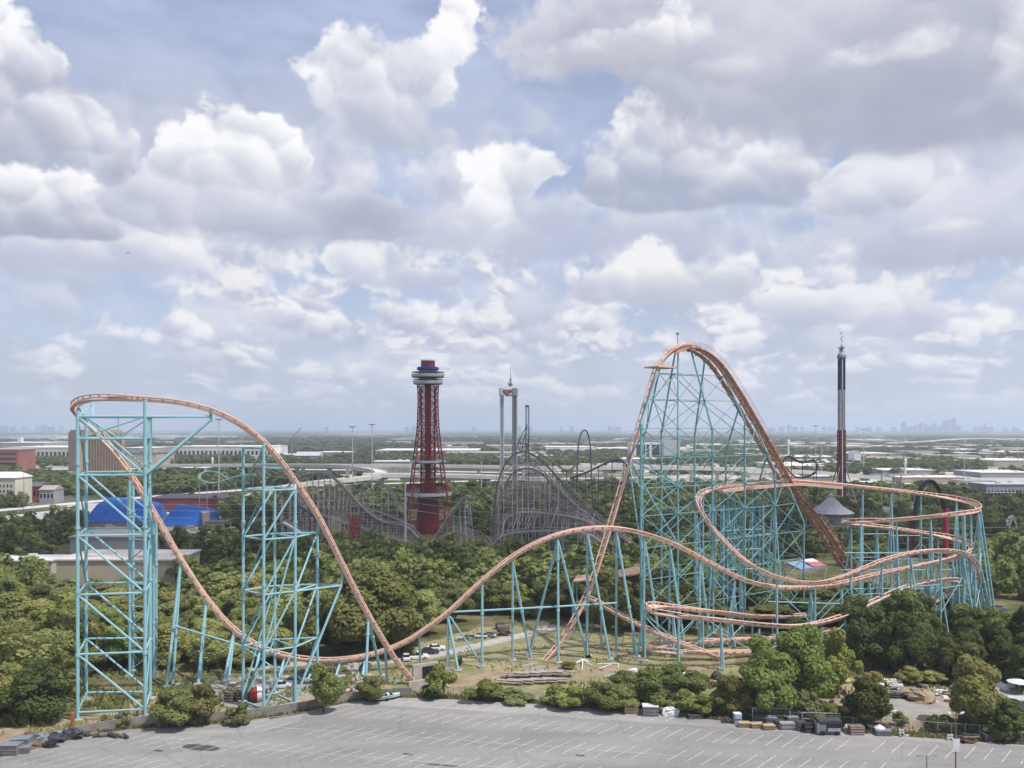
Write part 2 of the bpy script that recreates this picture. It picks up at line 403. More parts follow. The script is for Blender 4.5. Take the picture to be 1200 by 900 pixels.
# ---------------------------------------------------------------- ground, lot, roads
def ground_mat():
    m = bpy.data.materials.new('ground_soil'); m.use_nodes = True; nt = m.node_tree; N = nt.nodes; L = nt.links
    b = N['Principled BSDF']; b.inputs['Roughness'].default_value = .95; b.inputs['Specular IOR Level'].default_value = .1
    geo = N.new('ShaderNodeNewGeometry'); pos = geo.outputs['Position']
    def nz(scale, detail, rough=.6, st=(1,1,1), off=(0,0,0)):
        mp = N.new('ShaderNodeMapping'); mp.inputs['Scale'].default_value = st; mp.inputs['Location'].default_value = off; L.new(pos, mp.inputs[0])
        n = N.new('ShaderNodeTexNoise'); n.inputs['Scale'].default_value = scale; n.inputs['Detail'].default_value = detail; n.inputs['Roughness'].default_value = rough
        L.new(mp.outputs[0], n.inputs['Vector']); return n.outputs['Fac']
    def ramp(f, stops):
        r = N.new('ShaderNodeValToRGB'); e = r.color_ramp.elements
        while len(e) < len(stops): e.new(.5)
        for el, (p_, c) in zip(e, stops): el.position = p_; el.color = (*c, 1)
        L.new(f, r.inputs['Fac']); return r.outputs['Color']
    def mr(v, a, b_, lo=0, hi=1):
        n = N.new('ShaderNodeMapRange'); n.clamp = True; n.inputs[1].default_value = a; n.inputs[2].default_value = b_; n.inputs[3].default_value = lo; n.inputs[4].default_value = hi
        L.new(v, n.inputs[0]); return n.outputs[0]
    def mix(f, a, b_):
        n = N.new('ShaderNodeMix'); n.data_type = 'RGBA'
        if isinstance(f, float): n.inputs[0].default_value = f
        else: L.new(f, n.inputs[0])
        for i, v in ((6, a), (7, b_)):
            if isinstance(v, tuple): n.inputs[i].default_value = (*v, 1)
            else: L.new(v, n.inputs[i])
        return n.outputs[2]
    def mth(op, a, b_):
        n = N.new('ShaderNodeMath'); n.operation = op; n.use_clamp = True
        for i, v in ((0, a), (1, b_)):
            if isinstance(v, (float, int)): n.inputs[i].default_value = v
            else: L.new(v, n.inputs[i])
        return n.outputs[0]
    near = ramp(nz(.09, 7, .7), [(.3, (.055, .062, .026)), (.48, (.10, .10, .042)), (.62, (.20, .165, .095)), (.8, (.27, .225, .15))])
    far = ramp(nz(.0042, 8, .66), [(.34, (.022, .036, .018)), (.5, (.045, .06, .028)), (.62, (.085, .095, .05)), (.75, (.16, .15, .10))])
    pale = ramp(nz(.02, 5, .6), [(.32, (.30, .27, .22)), (.55, (.54, .49, .40)), (.75, (.24, .23, .18))])
    sp = N.new('ShaderNodeSeparateXYZ'); L.new(pos, sp.inputs[0]); x, y = sp.outputs[0], sp.outputs[1]
    # built-up country on the right half, between half a kilometre and five
    zone = mth('MULTIPLY', mth('MULTIPLY', mr(y, 520, 800), mr(y, 5600, 3600)), mr(x, 20, 260))
    cover = mr(nz(.0032, 5, .6, (1, .6, 1), (40, 7, 0)), .34, .46)
    far2 = mix(mth('MULTIPLY', zone, cover), far, pale)
    patches = mth('MULTIPLY', mr(nz(.0009, 6, .62, (1, .35, 1), (3, 9, 0)), .53, .60), .8)
    far3 = mix(patches, far2, (.36, .35, .325))
    ln = N.new('ShaderNodeVectorMath'); ln.operation = 'LENGTH'; L.new(pos, ln.inputs[0])
    L.new(mix(mr(ln.outputs['Value'], 330, 620), near, far3), b.inputs['Base Color'])
    return m
GROUND = ground_mat()
mb = MB(); S = 27000
mb.quad((-S, -S, 0), (S, -S, 0), (S, S, 0), (-S, S, 0)); struct('ground', mb, GROUND)

def sheet(name, poly, m, z, jitter=0.0, seed=1):
    """flat irregular sheet; poly in ground points"""
    rnd = random.Random(seed); out = []
    n = len(poly)
    for i in range(n):
        a = Vector(poly[i]); b = Vector(poly[(i+1) % n]); k = max(1, int((b-a).length/4)) if jitter else 1
        for j in range(k):
            q = a.lerp(b, j/k)
            if jitter and j: q += Vector((rnd.uniform(-jitter, jitter), rnd.uniform(-jitter, jitter), 0))
            out.append((q.x, q.y, z))
    return struct(name, MB().poly(out), m)

# --- the car park
EDGE_PX = [(-60, 905), (0, 887), (45, 874), (90, 864), (150, 855), (250, 849), (340, 838), (415, 822), (455, 818), (500, 818), (640, 826), (720, 832), (860, 846), (1000, 859), (1100, 866), (1200, 873), (1290, 880)]
EDGE = [G(*q) for q in EDGE_PX]
def edge_y(x):
    for a, b in zip(EDGE, EDGE[1:]):
        if a.x <= x <= b.x: return a.y+(b.y-a.y)*(x-a.x)/(b.x-a.x)
    return EDGE[0].y if x < EDGE[0].x else EDGE[-1].y
def asphalt_mat(name, c1, c2, c3, sc=.16):
    m = bpy.data.materials.new(name); m.use_nodes = True; nt = m.node_tree; N = nt.nodes; L = nt.links
    b = N['Principled BSDF']; b.inputs['Roughness'].default_value = .9; b.inputs['Specular IOR Level'].default_value = .25
    geo = N.new('ShaderNodeNewGeometry'); rot = N.new('ShaderNodeMapping'); rot.inputs['Rotation'].default_value = (0, 0, R(11)); rot.inputs['Scale'].default_value = (.45, 1.5, 1)
    L.new(geo.outputs['Position'], rot.inputs[0])
    n1 = N.new('ShaderNodeTexNoise'); n1.inputs['Scale'].default_value = sc; n1.inputs['Detail'].default_value = 8; n1.inputs['Roughness'].default_value = .65; L.new(rot.outputs[0], n1.inputs['Vector'])
    r1 = N.new('ShaderNodeValToRGB'); e = r1.color_ramp.elements; e[0].position = .34; e[0].color = (*c2, 1); e[1].position = .66; e[1].color = (*c1, 1); L.new(n1.outputs['Fac'], r1.inputs[0])
    n2 = N.new('ShaderNodeTexNoise'); n2.inputs['Scale'].default_value = 1.7; n2.inputs['Detail'].default_value = 6; n2.inputs['Roughness'].default_value = .75; L.new(geo.outputs['Position'], n2.inputs['Vector'])
    # sealed cracks running across the tarmac
    vo = N.new('ShaderNodeTexVoronoi'); vo.feature = 'DISTANCE_TO_EDGE'; vo.inputs['Scale'].default_value = .085; wn = N.new('ShaderNodeVectorMath'); wn.operation = 'MULTIPLY_ADD'
    L.new(n2.outputs['Color'], wn.inputs[0]); wn.inputs[1].default_value = (1.6, 1.6, 0); L.new(geo.outputs['Position'], wn.inputs[2]); L.new(wn.outputs[0], vo.inputs['Vector'])
    cr = N.new('ShaderNodeMapRange'); cr.inputs[1].default_value = .004; cr.inputs[2].default_value = .016; cr.inputs[3].default_value = .22; cr.inputs[4].default_value = 0; L.new(vo.outputs['Distance'], cr.inputs[0])
    m2 = N.new('ShaderNodeMapRange'); m2.inputs[1].default_value = .42; m2.inputs[2].default_value = .66; m2.inputs[3].default_value = 0; m2.inputs[4].default_value = .35; L.new(n2.outputs['Fac'], m2.inputs[0])
    x1 = N.new('ShaderNodeMix'); x1.data_type = 'RGBA'; L.new(m2.outputs[0], x1.inputs[0]); L.new(r1.outputs[0], x1.inputs[6]); x1.inputs[7].default_value = (*c3, 1)
    x2 = N.new('ShaderNodeMix'); x2.data_type = 'RGBA'; L.new(cr.outputs[0], x2.inputs[0]); L.new(x1.outputs[2], x2.inputs[6]); x2.inputs[7].default_value = (.09, .09, .09, 1)
    # oil drips and darker tyre-worn patches
    v2 = N.new('ShaderNodeTexVoronoi'); v2.inputs['Scale'].default_value = .32; L.new(wn.outputs[0], v2.inputs['Vector'])
    sp_ = N.new('ShaderNodeMapRange'); sp_.inputs[1].default_value = .05; sp_.inputs[2].default_value = .16; sp_.inputs[3].default_value = .42; sp_.inputs[4].default_value = 0; L.new(v2.outputs['Distance'], sp_.inputs[0])
    n3 = N.new('ShaderNodeTexNoise'); n3.inputs['Scale'].default_value = .05; n3.inputs['Detail'].default_value = 5; L.new(rot.outputs[0], n3.inputs['Vector'])
    w3 = N.new('ShaderNodeMapRange'); w3.inputs[1].default_value = .45; w3.inputs[2].default_value = .62; w3.inputs[3].default_value = 0; w3.inputs[4].default_value = .35; L.new(n3.outputs['Fac'], w3.inputs[0])
    mxm = N.new('ShaderNodeMath'); mxm.operation = 'MAXIMUM'; L.new(sp_.outputs[0], mxm.inputs[0]); L.new(w3.outputs[0], mxm.inputs[1])
    x3 = N.new('ShaderNodeMix'); x3.data_type = 'RGBA'; L.new(mxm.outputs[0], x3.inputs[0]); L.new(x2.outputs[2], x3.inputs[6]); x3.inputs[7].default_value = (.13, .13, .135, 1)
    L.new(x3.outputs[2], b.inputs['Base Color']); return m
ASPH = asphalt_mat('worn_asphalt', (.285, .275, .265), (.20, .197, .194), (.335, .32, .30))
ASPH_OLD = asphalt_mat('bleached_asphalt', (.36, .345, .33), (.26, .255, .25), (.40, .385, .36), .3)
ASPH_PATCH = mat('fresh_asphalt_patch', (.075, .075, .08), (.055, .055, .06), scale=1.2, rough=.9)
PAINT = mat('worn_white_paint', (.58, .58, .56), (.33, .33, .325), scale=1.4, rough=.8, contrast=(.4, .6))
top_e = [(p.x, p.y, 0) for p in EDGE]
sheet('parking_lot', [(-200, 40, 0), (200, 40, 0), (200, EDGE[-1].y, 0)]+list(reversed(top_e))+[(-200, EDGE[0].y, 0)], ASPH, .02)
st = []
RD = Vector((.982, -.188, 0)).normalized(); RN = Vector((.188, .982, 0)).normalized(); SD = Vector((.66, .75, 0)).normalized(); RO = Vector((-8, 160.8, 0))
def lot_uv(p): d = p-RO; return d.dot(RD), d.dot(RN)
xs = [x for x in range(-46, 130, 6)]
lower = [(x, min(edge_y(x)-1.0, (RO+RD*((x+8)/.982)+RN*5.2).y+.3*math.sin(x*.4)+.25*math.sin(x*1.1)), 0) for x in xs]
upper = [(x, edge_y(x)-.15, 0) for x in xs]
struct('bleached_lot_strip', MB().poly([(a[0], a[1], .026) for a in lower]+[(a[0], a[1], .026) for a in reversed(upper)]), ASPH_OLD)
xs = [x for x in range(-64, -38, 4)]
struct('bleached_lot_strip', MB().poly([(x, edge_y(x)-7-.8*math.sin(x), .026) for x in xs]+[(x, edge_y(x)-.3, .026) for x in reversed(xs)]), ASPH_OLD)
lines_mb = MB(); rnd = random.Random(3)
def in_lot(p): return p.y < edge_y(p.x)-.6
for k in range(-1, 9):
    half = 3.7 if k >= 0 else 1.9
    for i in range(-45, 60):
        c = RO+RD*(i*2.9+.6*k)-RN*(10.4*k if k >= 0 else -7.6)
        if abs(c.x) > 1.1*c.y*.62 or rnd.random() < .05: continue
        a = c-SD*half*rnd.uniform(.85, 1.05); b = c+SD*half*rnd.uniform(.85, 1.05)
        if not (in_lot(a) and in_lot(b)): continue
        w = Vector((SD.y, -SD.x, 0))*.07
        lines_mb.quad((a.x-w.x, a.y-w.y, .034), (a.x+w.x, a.y+w.y, .034), (b.x+w.x, b.y+w.y, .034), (b.x-w.x, b.y-w.y, .034))
    if k in (1, 2, 4, 5):
        a = RO-RD*50-RN*10.4*k; b = RO+RD*40-RN*10.4*k; w = RN*.05
        lines_mb.quad((a-w).to_tuple()[:2]+(.033,), (b-w).to_tuple()[:2]+(.033,), (b+w).to_tuple()[:2]+(.033,), (a+w).to_tuple()[:2]+(.033,))
struct('parking_lines', lines_mb, PAINT)
for (px, py, w, d) in ((236, 876, 6.0, 2.6), (186, 880, 1.6, .7), (478, 884, 1.5, .8), (680, 885.5, 1.4, .7), (519, 897, 5.5, .5)):
    c = G(px, py); h = []
    for i in range(9):
        a = 2*math.pi*i/9; r_ = .5+.06*math.sin(i*5); u = RD*(math.cos(a)*w*r_*1.2)+RN*(math.sin(a)*d*r_*1.2); h.append((c.x+u.x, c.y+u.y, .03))
    struct('asphalt_patch', MB().poly(h), ASPH_PATCH)

GRASS = mat('dry_grass', (.30, .26, .145), (.175, .175, .08), scale=.16, rough=.95, detail=8, contrast=(.38, .62))
DIRT = mat('pale_dirt', (.34, .27, .185), (.225, .175, .11), scale=.3, rough=.95, detail=8)
GRAVEL = mat('grey_gravel', (.33, .31, .285), (.24, .225, .20), scale=.4, rough=.95, detail=8)
sheet('field', [G(*q) for q in ((420, 812), (500, 812), (640, 820), (760, 828), (870, 838), (868, 790), (850, 748), (640, 733), (560, 735), (520, 748), (400, 768))], GRASS, .008, .8)
sheet('dirt_strip', [G(*q) for q in ((-40, 895), (0, 884), (60, 868), (100, 858), (160, 852), (250, 846), (330, 836), (420, 818), (480, 812), (480, 800), (420, 805), (300, 800), (180, 812), (110, 838), (40, 848), (-40, 858))], DIRT, .006, .6, 2)
sheet('dirt_strip', [G(*q) for q in ((480, 814), (640, 821), (860, 841), (1000, 854), (1210, 869), (1210, 858), (1000, 845), (860, 833), (640, 813), (480, 806))], DIRT, .012, .4, 5)
sheet('dirt_track', [G(*q) for q in ((500, 812), (560, 802), (640, 788), (720, 793), (800, 785), (850, 782), (850, 776), (760, 782), (640, 779), (560, 790), (500, 804))], DIRT, .014, .7, 6)
sheet('yard', [G(*q) for q in ((960, 846), (1130, 858), (1130, 812), (1090, 800), (1010, 798), (960, 806))], DIRT, .006, .7, 7)
sheet('yard', [G(*q) for q in ((1040, 834), (1060, 842), (1112, 843), (1112, 822), (1060, 818), (1042, 820))], GRAVEL, .012, .3, 8)
sheet('yard', [G(*q) for q in ((1165, 830), (1240, 836), (1240, 790), (1165, 792))], GRAVEL, .006, .5, 9)
sheet('service_yard', [G(*q) for q in ((210, 822), (290, 830), (400, 808), (400, 792), (300, 790), (240, 800))], GRAVEL, .010, .6, 10)
PATHM = mat('pale_concrete_path', (.44, .42, .385), (.34, .325, .30), scale=.5, rough=.9)
def ribbon(name, pxs, w, m, z=.018, flat=True):
    c = catmull([G(*q) for q in pxs], 2.5); mb = MB()
    for a, b in zip(c, c[1:]):
        t = (b-a).normalized(); n = Vector((-t.y, t.x, 0))*w/2
        mb.quad((a.x-n.x, a.y-n.y, z), (b.x-n.x, b.y-n.y, z), (b.x+n.x, b.y+n.y, z), (a.x+n.x, a.y+n.y, z))
    return struct(name, mb, m)
ribbon('service_road', [(290, 784), (330, 779), (405, 776), (450, 776), (495, 770), (545, 760), (600, 747), (640, 738), (655, 733)], 4.2, PATHM)
ribbon('service_road', [(405, 776), (420, 786), (425, 800), (415, 812)], 3.2, PATHM, .022)

# --- highways in the middle distance
ROAD = mat('highway_concrete', (.44, .425, .40), (.34, .33, .315), scale=.08, rough=.9, stretch=(1, 3, 1))
ROADL = mat('bright_concrete', (.60, .575, .53), (.49, .47, .43), scale=.1, rough=.9)
def road(name, cps, w, m, z=.12):
    c = catmull([Vector(q) for q in cps], 14); mb = MB()
    for a, b in zip(c, c[1:]):
        t = (b-a).normalized(); n = Vector((-t.y, t.x, 0))*w/2
        mb.hexa([(a.x-n.x, a.y-n.y, z-.3), (b.x-n.x, b.y-n.y, z-.3), (b.x+n.x, b.y+n.y, z-.3), (a.x+n.x, a.y+n.y, z-.3), (a.x-n.x, a.y-n.y, z), (b.x-n.x, b.y-n.y, z), (b.x+n.x, b.y+n.y, z), (a.x+n.x, a.y+n.y, z)])
    return struct(name, mb, m)
road('highway', [G(-160, 628), G(-20, 611), G(120, 594), G(240, 583), G(340, 576), G(470, 572), G(600, 568), G(760, 566), G(950, 567), G(1200, 572), G(1330, 574)], 24, ROAD)
road('frontage_road', [G(-160, 612), G(-20, 600), G(130, 586), G(260, 576), G(350, 570), G(480, 566), G(620, 562), G(800, 559), G(1000, 559)], 14, ROADL, .2)
road('highway', [G(-300, 560), G(0, 551), G(200, 549), G(420, 551), G(640, 554), G(900, 551), G(1250, 556)], 22, ROADL, .2)
road('frontage_road', [G(640, 540), G(800, 538), G(1000, 541), G(1230, 545)], 26, ROADL, .25)
sheet('theatre_plaza', [G(*q) for q in ((60, 625), (250, 628), (262, 600), (250, 590), (80, 590))], ROAD, .15)
for (a, b, c, d) in ((640, 780, 545, 552), (800, 960, 538, 549), (960, 1090, 546, 558), (1100, 1230, 552, 566), (880, 1010, 560, 570), (1020, 1160, 536, 541), (700, 860, 527, 533), (950, 1080, 526, 531), (1130, 1240, 528, 534), (20, 90, 604, 614), (360, 470, 556, 562), (600, 740, 531, 535), (660, 720, 575, 590)):
    sheet('pavement', [G(a, d), G(b, d+1), G(b-6, c), G(a+8, c)], ROADL if (a//10) % 2 else ROAD, .1)
# ---------------------------------------------------------------- the orange and teal coaster
TEAL = mat('teal_paint', (.30, .52, .565), (.245, .45, .49), scale=.35, rough=.45, contrast=(.3, .7))
TEALD = mat('teal_paint_dark', (.18, .41, .43), (.13, .33, .35), scale=.5, rough=.55)  # a darker tone of the teal for some braces and posts
TEALL = mat('teal_paint_shaded', (.20, .395, .41), (.15, .31, .325), scale=.4, rough=.5)  # same teal darkened: the lift tower's weaker light is put into its colour
TRK = mat('salmon_track_paint', (.72, .485, .39), (.62, .40, .315), scale=.4, rough=.5)
TRKD = mat('rust_track_paint', (.62, .345, .25), (.47, .23, .16), scale=.6, rough=.6)
CONC = mat('concrete', (.42, .40, .37), (.33, .31, .285), scale=.8, rough=.9)

CR = empty('roller_coaster', GX(720, 215), 'tall steel roller coaster with salmon orange track on teal supports', 'roller coaster')

def frames(pts, bank_gain=16.0, maxbank=58):
    n = len(pts); T = []; K = []
    for i in range(n):
        T.append((pts[min(i+1, n-1)]-pts[max(i-1, 0)]).normalized())
    for i in range(n):
        a = T[max(i-3, 0)]; b = T[min(i+3, n-1)]
        ds = max((pts[min(i+3, n-1)]-pts[max(i-3, 0)]).length, .1)
        side = T[i].cross(Vector((0,0,1)))
        if side.length < .2: K.append(0.0); continue
        side.normalize(); K.append((b-a).dot(side)/ds)
    for _ in range(14):
        K = [K[0]]+[(K[i-1]+2*K[i]+K[i+1])/4 for i in range(1, n-1)]+[K[-1]]
    out = []
    for i in range(n):
        side = T[i].cross(Vector((0,0,1)))
        side = side.normalized() if side.length > 1e-3 else Vector((0,1,0))
        up = side.cross(T[i]).normalized()
        an = max(-R(maxbank), min(R(maxbank), math.atan(K[i]*bank_gain)))
        up2 = up*math.cos(an)+side*math.sin(an); s2 = T[i].cross(up2).normalized()
        out.append((pts[i], T[i], s2, up2))
    return out
def sweep(fr, prof):
    mb = MB()
    mb.rings([[p+s*a+u*b for a, b in prof] for p, t, s, u in fr]); return mb
def circ(cx, cy, r, n=6): return [(cx+r*math.cos(2*math.pi*(i+.5)/n), cy+r*math.sin(2*math.pi*(i+.5)/n)) for i in range(n)]
GAUGE = .82
def track(fr, parent, m=TRK, tie=1.35, label=None):
    """spine with two rails and the ties that carry them"""
    sp = sweep(fr, [(-.40, -.36), (-.28, -.9), (.28, -.9), (.40, -.36)]).build('track', m, parent, smooth=False)
    if label: sp['label'] = label
    for sg in (-1, 1):
        sweep(fr, circ(sg*GAUGE, 0, .165)).build('rail', m, sp)
    mb = MB(); acc = tie
    for i, (p, t, s, u) in enumerate(fr):
        if i: acc += (p-fr[i-1][0]).length
        if acc >= tie:
            acc = 0
            c = []
            for du in (-.5, -.14):
                w = .42 if du < -.4 else .9
                for a, b in ((-w, -.14), (w, -.14), (w, .14), (-w, .14)): c.append(p+s*a+t*b+u*du)
            mb.hexa(c)
    tag(mb.build('cross_ties', m, sp), kind='stuff')
    return sp

def pts(l): return [P(*q) for q in l]
LIFT = catmull([Vector((104+8, 270+5.6, 6.5)), Vector((104, 270, 15.3)), P(960, 610, 264.5), P(930, 575, 257.3), P(905, 530, 251.5), P(880, 487, 246),
                P(858, 450, 241.3), P(840, 424, 237.8), P(822, 409, 234.4), P(808, 404, 231.6), P(797, 404.5, 229.4), P(785, 411, 227)], 1.1)
DROP = catmull(pts([(797, 404.5, 229.4), (785, 411, 227), (770, 429, 224.8), (757, 470, 222.3), (742, 521, 219.4), (725, 580, 216.2), (707, 640, 212.6),
                (690, 690, 209.3), (668, 733, 206.1), (648, 762, 203.8), (632, 779, 202.2), (620, 790, 200.6)]), 1.1)
CLIMB = catmull(pts([(494, 810, 184.6), (480, 790, 183.6), (465, 772, 182.5), (448, 745, 181), (425, 705, 179), (400, 655, 177), (372, 600, 174.6), (345, 560, 172.2),
                 (320, 527, 170), (290, 500, 168), (255, 481, 166.8), (215, 470, 166.2), (170, 465.5, 166), (130, 464.5, 166.3)]), 1.1)
TURN = catmull(pts([(170, 465.5, 166), (130, 464.5, 166.3), (104, 466.5, 167.8), (91, 471, 171.5), (87, 477, 176.5), (92, 485, 180.5), (108, 499, 183.3), (132, 526, 184.8), (152, 552, 185.5), (165, 572, 185.8)]), 1.0)
DESC = catmull(pts([(152, 552, 185.5), (165, 572, 185.8), (195, 623, 186.5), (212, 652, 187), (245, 702, 188.5), (278, 739, 190), (310, 759, 191), (345, 769, 192),
                (392, 772, 192.5), (440, 764, 193), (480, 748, 194), (520, 720, 195)]), 1.1)
HILL = catmull(pts([(480, 748, 194), (520, 720, 195), (560, 683, 196.5), (600, 651, 198.5), (630, 634, 200), (660, 623, 201.5), (700, 617, 204), (740, 620, 206.5), (790, 636, 210),
                (830, 657, 213), (870, 677, 217), (905, 686, 220.5), (935, 687.5, 223), (970, 685, 226)]), 1.2)
UPH = catmull(pts([(935, 687.5, 223), (970, 685, 226), (1000, 679, 228), (1032, 671, 230), (1075, 662, 232), (1107, 655, 235), (1130, 647, 240), (1139, 641, 246), (1131, 634, 252), (1105, 627.5, 255),
               (1060, 620, 257), (1020, 615, 257), (1000, 613, 254.5), (990, 612, 249.5), (989, 611.5, 244), (1000, 610.5, 240), (1050, 607.5, 237.5), (1100, 603, 236.5),
               (1130, 600, 237.5), (1143, 597.5, 241.5), (1147, 594, 247.5), (1141, 589, 254), (1120, 584, 259), (1080, 577.5, 262), (1030, 571.5, 262), (980, 566.5, 260), (930, 562.5, 257)]), 1.2)
BRK = catmull(pts([(980, 566.5, 260), (930, 562.5, 257), (895, 565, 253), (860, 568, 249), (838, 571.5, 245.5)]), 1.2)
DNH = catmull(pts([(860, 568, 249), (838, 571.5, 245.5), (823, 577, 241), (818, 587, 235.5), (828, 608, 230), (850, 634, 225.5), (875, 657, 221.5), (900, 671, 218.8), (930, 680, 217), (955, 682, 216.6), (980, 677, 217),
               (1000, 670, 217.6), (1037, 655, 220), (1075, 645.5, 222.5), (1112, 644, 226.5), (1135, 651, 232), (1146, 668, 239), (1147, 684, 245), (1140, 698, 250), (1118, 706, 252.5), (1060, 712, 250),
               (1000, 716, 245), (940, 720, 235), (900, 721.5, 225), (850, 717, 214), (800, 711, 208), (770, 708.5, 203.5), (758, 710.5, 200), (763, 715.5, 196.8), (790, 719.5, 195.2), (840, 724.5, 195),
               (890, 730, 196.5), (940, 732, 201), (990, 720, 210), (1022, 705, 217), (1050, 692, 222), (1075, 683, 226), (1105, 678, 230), (1123, 679.5, 235.5), (1123, 687, 241), (1108, 697, 244.5), (1085, 707, 243),
               (1040, 722, 236), (960, 742, 224), (905, 747, 218.5), (860, 748, 215), (800, 752, 212), (768, 755, 209.5), (758, 758, 206), (766, 761, 203), (800, 763, 202), (845, 763, 203.5), (900, 762, 207)]), 1.1)
EXIT = catmull(pts([(688, 699, 216), (697, 702, 214.5), (712, 711, 212), (750, 731, 208), (790, 749, 205), (815, 759, 203.2), (845, 768.5, 201.5)]), 1.1)

LIFT_F = frames(LIFT, 0); DROP_F = frames(DROP, 0); CLIMB_F = frames(CLIMB, 6); TURN_F = frames(TURN, 14, 50); DESC_F = frames(DESC, 8)
HILL_F = frames(HILL, 8); UPH_F = frames(UPH, 10, 50); BRK_F = frames(BRK, 0); DNH_F = frames(DNH, 9, 50); EXIT_F = frames(EXIT, 0)
tl = track(LIFT_F, CR, TRKD, label='rust coloured chain lift track with walkways')
track(DROP_F, CR, label='steep first drop track'); track(CLIMB_F, CR, label='track climbing out of the tunnel'); track(TURN_F, CR, label='track of the high turnaround')
track(DESC_F, CR, label='track diving down from the turnaround'); track(HILL_F, CR, label='track of the low camelback hill'); track(UPH_F, CR, label='upper helix track')
track(BRK_F, CR, label='mid course brake track'); track(DNH_F, CR, label='lower helix track'); track(EXIT_F, CR, label='track descending through the tower foot')

# stairs and handrails beside the chain lift
for sg in (-1, 1):
    w = sweep(LIFT_F, [(sg*1.95-.8, -1.0), (sg*1.95+.8, -1.0), (sg*1.95+.8, -.8), (sg*1.95-.8, -.8)]).build('walkway', TRKD, CR)
    st_ = MB(); ac2 = 3
    for i, (p, t, s, u) in enumerate(LIFT_F):
        if i: ac2 += (p-LIFT_F[i-1][0]).length
        if ac2 >= 3.0: ac2 = 0; st_.hexa([p+s*(sg*x)+t*y+u*z for z in (-1.35, -1.02) for x, y in ((.3, -.15), (2.75, -.15), (2.75, .15), (.3, .15))])
    tag(st_.build('walkway_bracket', TRKD, w), kind='stuff')
    hr = MB(); rail = []; acc = 3
    for i, (p, t, s, u) in enumerate(LIFT_F):
        if i: acc += (p-LIFT_F[i-1][0]).length
        if acc >= 2.4:
            acc = 0; hr.bar(p+s*(sg*2.75)+u*(-.85), p+s*(sg*2.75)+u*.45, .05, 4)
    hr.path([p+s*(sg*2.75)+u*.45 for p, t, s, u in LIFT_F[::2]], .06, 4)
    hr.path([p+s*(sg*2.75)+u*(-.15) for p, t, s, u in LIFT_F[::2]], .05, 4)
    hr.build('handrail', TRKD, w)
# service platform at the crest with its cabin and antenna
a = P(775, 413, 227.5); pl = MB()
pl.box(a+Vector((0, 0, -4.2)), (7.5, 5.5, .35), R(35)); pl.build('service_platform', TRK, CR); plo = CR.children[-1]
mb = MB()
for dx, dy in ((-3.5,-2.5), (3.5,-2.5), (3.5,2.5), (-3.5,2.5), (0,-2.5), (0,2.5)):
    c = math.cos(R(35)); s_ = math.sin(R(35)); q = a+Vector((dx*c-dy*s_, dx*s_+dy*c, -3.9)); mb.bar(q, q+Vector((0,0,1.6)), .06, 4)
mb.build('handrail', TRK, plo)
mb = MB(); q = P(794, 402, 229); mb.bar(q, q+Vector((0,0,2.4)), .12); mb.box(q+Vector((0,0,2.2)), (.9,.5,.6)); mb.build('warning_beacon', TEALD, CR)

# --- the lift hill tower: two rows of columns under the lift line
D2 = Vector((.82, .57, 0)).normalized(); N2 = Vector((.57, -.82, 0)).normalized(); PK = Vector((46, 230, 0))
ALLTR = LIFT[::2]+DROP[::2]
def track_at(k):
    best = min(ALLTR, key=lambda q: abs((q-PK).dot(D2)-k)); return best
TW = sub('support_tower', CR); TW['label'] = 'tall braced tower carrying the lift hill'
CR_R, BR_R = .27, .11
LEV = [.3, 9, 17, 25, 33, 40, 47.5, 55, 62.5, 69.5]
def column(mb, a, b, r=CR_R, joints=True):
    mb.bar(a, b, r, 8)
    L_ = (b-a).length
    if joints:
        d = (b-a).normalized(); z = 12.0
        while z < L_-3:
            mb.bar(a+d*z-d*.25, a+d*z+d*.25, r*1.45, 8); z += 12.0
    return mb
def foot(p, parent, s=1.6):
    MB().box((p.x, p.y, -.1), (s, s, .55)).build('footing', CONC, parent)
rows = {1: [(-21, -8.5), (-8, -2.5), (5, 3), (18, 16), (31, 29), (44, 42)], -1: [(-9, -7), (-2, -2), (11, 10), (24, 23), (37, 36), (50, 49)]}
lines = {}
for sg, st in rows.items():
    cols = []
    for k0, k1 in st:
        base = PK+D2*k0+N2*(6.0*sg); tp = track_at(k1); top = Vector((tp.x, tp.y, tp.z-1.2))+N2*(.5*sg)
        zb = max(4.0, top.z-(22 if abs(k1) < 12 else 14))
        if k0 == -21: zb = 56
        knee = Vector((base.x, base.y, zb))
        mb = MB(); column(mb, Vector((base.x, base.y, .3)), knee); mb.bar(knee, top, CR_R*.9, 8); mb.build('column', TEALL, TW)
        foot(base, TW)
        cols.append((base, knee, top))
    lines[sg] = cols
def at_z(c, z):
    base, knee, top = c
    if z <= knee.z: return Vector((base.x, base.y, z))
    if z >= top.z: return None
    f = (z-knee.z)/(top.z-knee.z); return knee.lerp(top, f)
for sg, cols in lines.items():
    for j in range(len(LEV)):
        for i in range(len(cols)-1):
            a, b = at_z(cols[i], LEV[j]), at_z(cols[i+1], LEV[j])
            if a is not None and b is not None and j > 0:
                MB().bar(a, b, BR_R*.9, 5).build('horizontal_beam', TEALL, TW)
            if j+1 < len(LEV):
                a2, b2 = at_z(cols[i], LEV[j+1]), at_z(cols[i+1], LEV[j+1])
                if a is None or b is None: continue
                mb = MB()
                if a2 is not None and b2 is not None:
                    if sg > 0 or (i+j) % 2 == 0: mb.bar(a, b2, BR_R, 5)
                    if sg > 0 or (i+j) % 2: mb.bar(b+N2*.35, a2+N2*.35, BR_R, 5)
                elif a2 is not None: mb.bar(b, a2, BR_R, 5)
                elif b2 is not None: mb.bar(a, b2, BR_R, 5)
                if mb.v: mb.build('cross_brace', TEALL, TW)
